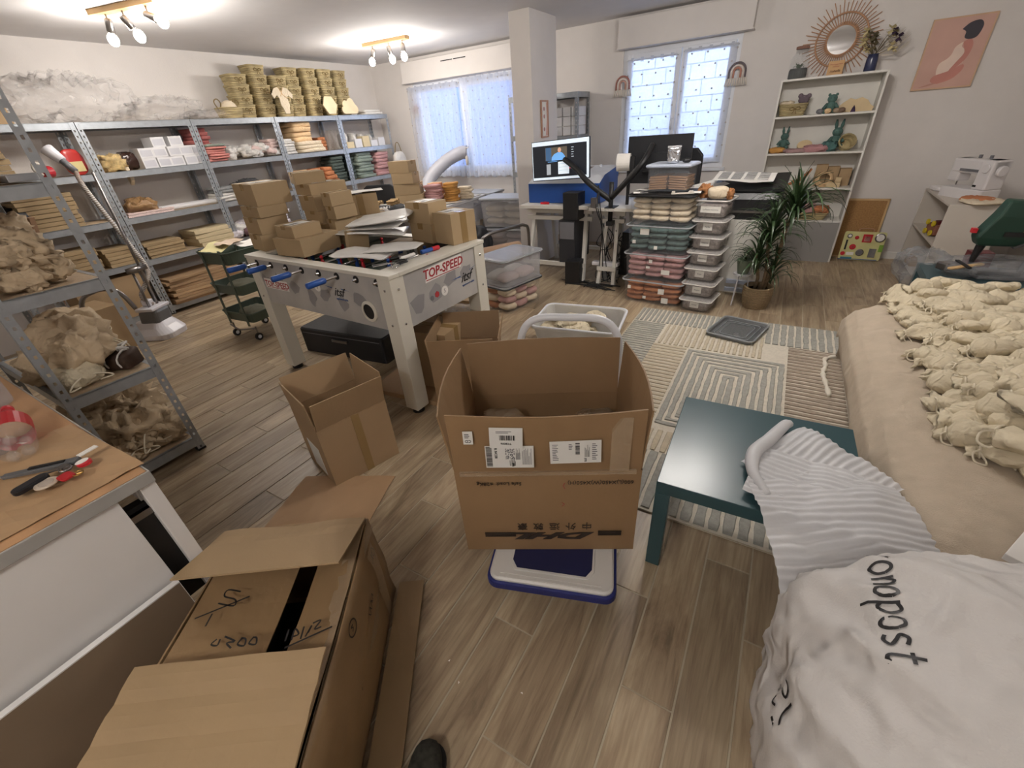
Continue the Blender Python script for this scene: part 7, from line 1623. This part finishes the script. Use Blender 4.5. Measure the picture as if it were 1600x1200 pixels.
b = MB(); b.box(.0,-.020,.56,.05,-.0195,.36) if False else b.box(.50,-.014,.395,.56,-.0128,.60); part('clear_tape', b, CTAPE, db)
b = MB(); b.tube(bez([(.36,-.019,.35),(.355,-.019,.34),(.36,-.019,.325)],4), .001, 4); b.tube(bez([(.35,-.019,.262),(.358,-.019,.255),(.35,-.019,.245)],4), .001, 4); part('red_marks', b, DKRED, db)
M4 = Matrix.Translation((-.742,.768,.165)) @ Matrix.Rotation(ad, 4, 'Z')
for i, (x, y, s1, s2, sd) in enumerate(((.12,.12,.2,.2,1),(.13,.33,.22,.22,2),(.36,.20,.22,.34,3),(.50,.26,.18,.36,4))):
    p = M4 @ Vector((x, y, .0)); bag('clear-wrapped brown packet inside the delivery box, %s' % ['front left','back left','middle','right end'][i], p.x, p.y, p.z, (s1,s2,.36), film('pack_film','#b7a48c',a=.6,wr=.9,ws=14,detail=.35), 90+i, cat='packet', nm='wrapped_packet', rz=ad, content=[F_CREAM,M('pack_brown','#8a6a48',rough=.6,var=.3,scale=20),M('pack_grey','#8d8878',rough=.6,var=.2),F_CREAM][i], e1=.5, e2=.4, amp=.05)
# ================================================================== big carton lying front left
BX = M('big_kraft', '#8b7150', rough=.5, var=.12, scale=3, bump=.15, bscale=80, wrinkle=.32, wscale=5); BXI = M('big_kraft_inner', '#98805f', rough=.75, var=.05, scale=4, bump=.1, bscale=90)
def wpart(name, mb, mat, parent, **k):
    bpy.context.view_layer.update(); me = mb.mesh(name, mat); me.transform(parent.matrix_world.inverted()); return props(link(name, me, parent), k.get('label'))
def pen_stroke(pts, w, up=(0,0,1)):
    P = bez(pts, 4) if len(pts) > 2 else [Vector(p) for p in pts]; b = MB(); vs = []; u = Vector(up)
    for i, p in enumerate(P):
        d = P[min(i+1, len(P)-1)]-P[max(i-1, 0)]; n = d.cross(u); n.normalize(); vs += [p-n*w/2, p+n*w/2]
    b.add(vs, [(2*i, 2*i+1, 2*i+3, 2*i+2) for i in range(len(P)-1)]); return b
bt = thing('big_carton', 'big battered taped carton with black handwriting and half-open flaps, front left', 'box', (-.994, .576, 0), math.radians(214))
BW, BL, BH = .434, .80, .395
def face(fn, nu=10, nv=6): b = MB(); b.grid(nu, nv, fn); return b
bul = lambda s, q: .025*math.sin(PI*s)*math.sin(PI*q*.8)+.010*nz(s*4, q*3, 2)
part('side_panel', face(lambda s, q: (-bul(s, q)-.012*(1-q), s*BL, q*BH+.004*nz(s*6,1,1)*(q > .9)), 24, 10), BX, bt, smooth=True, thick=.005)
part('side_panel', face(lambda s, q: (BW+.3*bul(s, q), s*BL, q*BH), 10, 4), BX, bt, thick=.005)
part('end_panel', face(lambda s, q: (s*BW, -.4*bul(s, q), q*BH), 10, 4), BX, bt, thick=.005)
part('end_panel', face(lambda s, q: (s*BW, BL, q*BH), 6, 3), BX, bt, thick=.005)
b = MB(); b.box(0,0,0,BW,BL,.006); part('bottom', b, BX, bt)
fz = lambda x, y: BH+.004+.012*nz(x*6, y*4, 3)-.012*math.sin(PI*min(1, y/BL))
part('long_flap', face(lambda s, q: (.002+s*.131, .012+q*(BL-.03), fz(s*.13, q)-.035*s), 6, 16), BX, bt, thick=.004)
part('long_flap', face(lambda s, q: (BW-.002-s*.242, .012+q*(BL-.03), fz(s*.24+3, q)-.03*s), 8, 16), BX, bt, thick=.004)
part('inside_shadow_board', face(lambda s, q: (.02+s*.39, .03+q*.7, .02), 2, 2), M('inside_shadow_black', '#14110f', rough=.95), bt, label='dark sheet painted as shade inside the carton')  # near-black sheet stands in for the shade inside the carton
part('short_flap', face(lambda s, q: (.004+s*(BW+.035), .004+q*.235, BH+.008+.085*q+.006*math.sin(s*9)*(q < .3)), 10, 6), BXI, bt, thick=.005)
part('short_flap', face(lambda s, q: (-.02+s*(BW+.02), BL-q*.345, BH+.035+.035*q+.006*nz(s*4, q*3, 8)+.003*math.sin(q*30)*(q > .55)), 10, 14), BXI, bt, thick=.005)
b = MB(); b.grid(16, 2, lambda s, q: (-.004-.01*q, .01+s*BL*.95, BH-.002-.03*q+.004*nz(s*9, q, 1))); b.grid(16, 2, lambda s, q: (.0+.045*q, .01+s*BL*.95, fz(0, s)+.004-.012*q)); part('clear_tape', b, CTAPE, bt, smooth=True)
b = MB(); b.grid(12, 3, lambda s, q: (-bul(s, .35+.12*q)-.009, .01+s*BL*.9, (.35+.14*q)*BH)); part('clear_tape', b, CTAPE, bt, smooth=True)
b = MB(); b.grid(6, 8, lambda s, q: (-bul(.12+.1*s, q)-.018, (.10+.08*s)*BL, .02+q*(BH-.04))); part('clear_tape', b, CTAPE, bt, smooth=True)
b = MB(); b.grid(8, 2, lambda s, q: (.02+s*.40, -.004+.04*q*0, BH-.03*q)); part('clear_tape', b, CTAPE, bt)
b = MB(); b.at((-.035,.50,.11),(0,-PI/2,0)); b.lathe([(.032,0),(.032,.0006)], 16); 
b = MB(); b.grid(8, 3, lambda s, q: (-.03-.095*q, -.012+s*.84, .014+.008*abs(nz(s*5, q*2, 4))*(1-q))); part('flared_bottom_flap', b, BXI, bt, thick=.005)
for st in ([(-1.111, 0.204, 0.408),(-1.150, 0.190, 0.408),(-1.140, 0.173, 0.408),(-1.102, 0.182, 0.408),(-1.087, 0.169, 0.408),(-1.135, 0.152, 0.408)], [(-1.073, 0.208, 0.408),(-1.149, 0.095, 0.408)], [(-1.119, 0.127, 0.408),(-1.099, 0.098, 0.408)],
           [(-1.041, 0.095, 0.402),(-1.041, 0.080, 0.402),(-1.024, 0.086, 0.402),(-1.033, 0.099, 0.402)], [(-1.029, 0.109, 0.402),(-0.992, 0.115, 0.402),(-1.007, 0.102, 0.402),(-0.984, 0.100, 0.402)], [(-0.982, 0.130, 0.402),(-0.978, 0.114, 0.402),(-0.959, 0.120, 0.402),(-0.971, 0.132, 0.402),(-0.985, 0.128, 0.402)], [(-0.957, 0.147, 0.402),(-0.953, 0.130, 0.402),(-0.935, 0.137, 0.402),(-0.948, 0.148, 0.402),(-0.958, 0.144, 0.402)],
           [(-0.872, 0.179, 0.402),(-0.890, 0.203, 0.402)], [(-0.859, 0.188, 0.402),(-0.876, 0.212, 0.402),(-0.856, 0.208, 0.402),(-0.864, 0.196, 0.402)], [(-0.840, 0.202, 0.402),(-0.860, 0.228, 0.402)], [(-0.834, 0.212, 0.402),(-0.844, 0.240, 0.402),(-0.836, 0.222, 0.402)], [(-0.846, 0.245, 0.402),(-0.834, 0.261, 0.402),(-0.829, 0.237, 0.402),(-0.818, 0.250, 0.402)], [(-0.858, 0.167, 0.402),(-0.792, 0.264, 0.402)]):
    wpart('handwriting', pen_stroke([Vector(p)+Vector((0,0,.004)) for p in st], .0045), INK, bt)
bpy.context.view_layer.update()
def sidept(y, z, o=.006): s, q = y/BL, z/BH; return (-bul(s, q)-.012*(1-q)-o, y, z)
def side_stroke(pts, w):
    P = bez([(p[0], p[1], 0) for p in pts], 4); b = MB(); vs = []
    for i, p in enumerate(P):
        d = P[min(i+1, len(P)-1)]-P[max(i-1, 0)]; n = Vector((-d.y, d.x, 0)).normalized()*w/2; vs += [sidept(p.x-n.x, p.y-n.y), sidept(p.x+n.x, p.y+n.y)]
    b.add(vs, [(2*i, 2*i+1, 2*i+3, 2*i+2) for i in range(len(P)-1)]); part('handwriting', b, INK, bt)
side_stroke([(.345+.024*math.cos(a), .345+.020*math.sin(a)) for a in [2*PI*k/10 for k in range(11)]], .004)
side_stroke([(.338,.35),(.350,.352),(.342,.343),(.352,.338)], .0035)
for y0_ in (.19,.215,.235): side_stroke([(y0_,.25),(y0_+.01,.275),(y0_+.014,.245),(y0_+.03,.272)], .0035)
side_stroke([(.06,.31),(.075,.335),(.085,.31),(.07,.30),(.06,.31)], .0035); side_stroke([(.085,.33),(.11,.30)], .0035); side_stroke([(.10,.335),(.09,.30)], .0035)
# ================================================================== work counter front left
CT = M('counter_wood', '#b48c66', rough=.5, var=.14, scale=5, stretch=(.6,3,1), bump=.06); CE = M('counter_edge', '#9a9894', rough=.5); CW = M('counter_white', '#d8d6d4', rough=.55, var=.02)
t = thing('work_counter', 'white work counter with worn wooden top at the left front', 'counter', (0,0,0))
b = MB(); b.box(-3.1,-1.0,.772,-1.324,.218,.780); part('wooden_top', b, CT, t)
b = MB(); b.box(-3.1,-1.0,.742,-1.3245,.2175,.7715); b.box(-1.324,-1.0,.742,-1.318,.224,.779); b.box(-3.1,.2185,.742,-1.3245,.224,.779); part('edge_band', b, CE, t, bev=.002)
b = MB(); b.box(-1.35,-1.0,0,-1.326,.135,.742); part('side_panel', b, CW, t, bev=.002)
b = MB(); b.box(-1.372,.185,0,-1.325,.222,.742); part('leg', b, CW, t, bev=.002)
b = MB(); b.box(-3.05,.185,0,-3.0,.222,.742); part('leg', b, CW, t)
b = MB(); b.box(-3.0,.18,.68,-1.37,.205,.742); part('rail', b, CW, t)
b = MB(); b.box(-1.365,.135,.64,-1.345,.185,.665); b.box(-1.39,.10,.30,-1.36,.185,.68); part('gap_shade_board', b, BLK, t, label='black board as the shade in the gap'); b = MB(); b.box(-1.358,.136,.645,-1.343,.184,.665); part('bracket', b, NICK, t)  # black boxes paint the shade between side panel and leg
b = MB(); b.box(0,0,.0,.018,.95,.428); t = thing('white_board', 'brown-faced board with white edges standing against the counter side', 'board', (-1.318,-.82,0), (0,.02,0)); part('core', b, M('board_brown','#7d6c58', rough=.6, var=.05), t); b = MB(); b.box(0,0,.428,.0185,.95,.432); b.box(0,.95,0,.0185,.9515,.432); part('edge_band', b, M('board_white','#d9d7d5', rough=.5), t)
b = MB(); b.grid(12, 8, lambda u, v: (-1.82+u*.46, -.12+v*.33+.02*u, .7835+.010*abs(nz(u*5, v*4, 3)))); solo('packing_paper', 'creased brown packing paper lying under the keys on the counter', 'paper', b, M('counter_paper','#a98a66', rough=.8, var=.1, wrinkle=.4, wscale=5), thick=.0015)
# bottle
PET = film('clear_pet','#cfc6c0',a=.30,rough=.08,wr=.25,ws=9,detail=.3)
t = thing('soda_bottle', 'empty clear plastic soda bottle with red label lying on the counter', 'bottle', (-1.70, .075, .829), (0, -PI/2, math.radians(-10)))
pr = []
for i in range(30): z = .30*i/29; pr.append((.044+.0015*math.sin(z*160) if z < .2 else .044-(.030*((z-.2)/.1)**1.3), z))
pr = [(.030,.004),(.040,.0),(.044,.012)]+pr[2:]+[(.014,.325)]
b = MB(); b.lathe(pr, 24); part('bottle_body', b, PET, t, smooth=True)
for k in range(5): a = 2*PI*k/5; b = MB(); b.ball((.026*math.cos(a), .026*math.sin(a), .010), (.015,.015,.014), 8, 6); part('foot_lobe', b, PET, t, smooth=True)
b = MB(); b.lathe([(.0455,.10),(.0455,.20)], 24, cap=False); lbm = b.mesh('label', M('bottle_red','#b5101e', rough=.35)); part('label', lbm, None, t)
b = MB(); b.at((-.0455,0,.10),(0,-PI/2,0)); b.lathe([(.010,0),(.010,.0006)], 16); part('label_dot', b, PAP, t)
b = MB(); b.tube(bez([(-.0462,-.02,.12),(-.0460,-.01,.15),(-.0462,.01,.13),(-.0460,.02,.16)],4), .0028, 5); part('white_swirl', b, PAP, t)
b = MB(); b.lathe([(.016,.318),(.016,.338)], 16); part('cap', b, RED, t)
solo('foil_wrapper', 'crumpled silver foil wrapper on the counter beside the bottle', 'wrapper', crumple(.16,.12,.05,3,amp=.2), M('silver_foil','#c4c6ca'), (-1.86, -.02, .782), .4, smooth=True)
solo('clear_bottle_behind', 'second clear bottle behind the red-labelled one at the left edge', 'bottle', MB().lathe([(.03,0),(.04,.004),(.042,.02),(.042,.16),(.03,.2),(.014,.22),(.014,.24)], 20), film('blue_pet','#b7c4d4',a=.3,rough=.05,wr=.1,detail=.15), (-2.25, .14, .782), smooth=True)
# cutter and keys
t = thing('utility_knife', 'grey retractable cutter knife on the packing paper', 'knife', (-1.56, .085, .80), math.radians(48))
b = MB(); b.loft([[(-.09,-.008,0),(.08,-.012,0),(.08,.012,0),(-.09,.008,0)],[(-.09,-.008,.010),(.08,-.012,.014),(.08,.012,.014),(-.09,.008,.010)]]); part('handle', b, M('cutter_grey','#5c5d5f', rough=.35), t, bev=.002)
b = MB(); b.box(-.15,-.006,.004,-.08,.006,.006); part('blade', b, CHR, t); b = MB(); b.box(-.03,-.005,.013,.05,.005,.016); part('slider', b, BLK, t)
t = thing('key_bunch', 'bunch of keys with white disc, red tags and black car fob', 'keys', (-1.48, .10, .80), .2)
b = MB(); b.lathe([(.024,0),(.025,.001),(.025,.003),(.024,.004)], 28, (-.002,-.035,.002)); d_ = part('disc_tag', b, M('tag_silver','#cdbfae', rough=.35, metal=.3), t); b = MB(); b.lathe([(.016,.0042),(.016,.0046)], 20, (-.002,-.035,.002)); part('engraved_ring', b, M('tag_line','#a89c90'), d_)
b = MB(); b.loft([rrect(.030,.075,.014,0,5,-.035,-.05), rrect(.030,.075,.014,.014,5,-.035,-.05)]); part('car_fob', b, M('fob_black','#15161d', rough=.3), t, bev=.003)
b = MB(); b.loft([rrect(.036,.030,.008,.003,3,.025,-.005), rrect(.036,.030,.008,.010,3,.025,-.005)]); part('red_tag', b, M('tag_red','#b01f26', rough=.35), t, bev=.002)
b = MB(); b.lathe([(.020,0),(.020,.006)], 20, (.010,.045,.004), 1.0, .8); part('oval_tag', b, RED, t); b = MB(); b.lathe([(.019,.0062),(.019,.0072)], 20, (.004,.045,.004), .6, .8); part('oval_face', b, PAP, t)
b = MB(); b.box(-.035,.055,.012,-.018,.10,.015); part('white_tab', b, PAP, t)
for k in range(5):
    a = .6+k*.5; b = MB(); b.beam((-.01,.01,.006+.002*k), (-.01+.05*math.cos(a+1), .01+.05*math.sin(a+1), .004), .008, .002); b.lathe([(.010,0),(.010,.002)], 12, (-.01+.008*math.cos(a), .01+.008*math.sin(a), .006+.002*k)); part('key', b, NICK, t)
b = MB(); b.tube([(-.005+.013*math.cos(a), .012+.013*math.sin(a), .012) for a in [2*PI*k/18 for k in range(18)]], .0015, 6, closed=True); part('key_ring', b, CHR, t)
b = MB(); b.tube([(.042,.01,.006),(.05,.02,.006)], .002, 6); b.tube([(.045+.011*math.cos(a), .012+.011*math.sin(a), .008) for a in [2*PI*k/16 for k in range(16)]], .0015, 6, closed=True); part('brass_ring', b, M('brass','#a8844a', rough=.3, metal=.9), t)
# slipper tip at the bottom
t = thing('slipper', 'toe of a dark mottled slipper at the bottom edge of the floor', 'shoe', (-.487, .165, .0), .5)
b = sell(.10,.24,.07,.8,.8,20,10); part('upper', b, M('slipper_knit','#2c2b24', rough=.95, var=.5, scale=60), t, smooth=True); b = MB(); b.loft([rrect(.10,.24,.045,0,6), rrect(.10,.24,.045,.012,6)]); part('sole', b, BLK, t)
for i, p in enumerate(((-0.639, 0.469, 0.001), (-0.568, 0.430, 0.001), (-0.373, 0.503, 0.001))): b = MB(); b.prism([(0,0),(.006,.002),(.004,.008)], 0, .001); solo('paper_scrap', 'tiny white paper scrap on the floor, %s' % ['nearest the big carton','middle one','right one'][i], 'scrap', b, PAP, p, i)
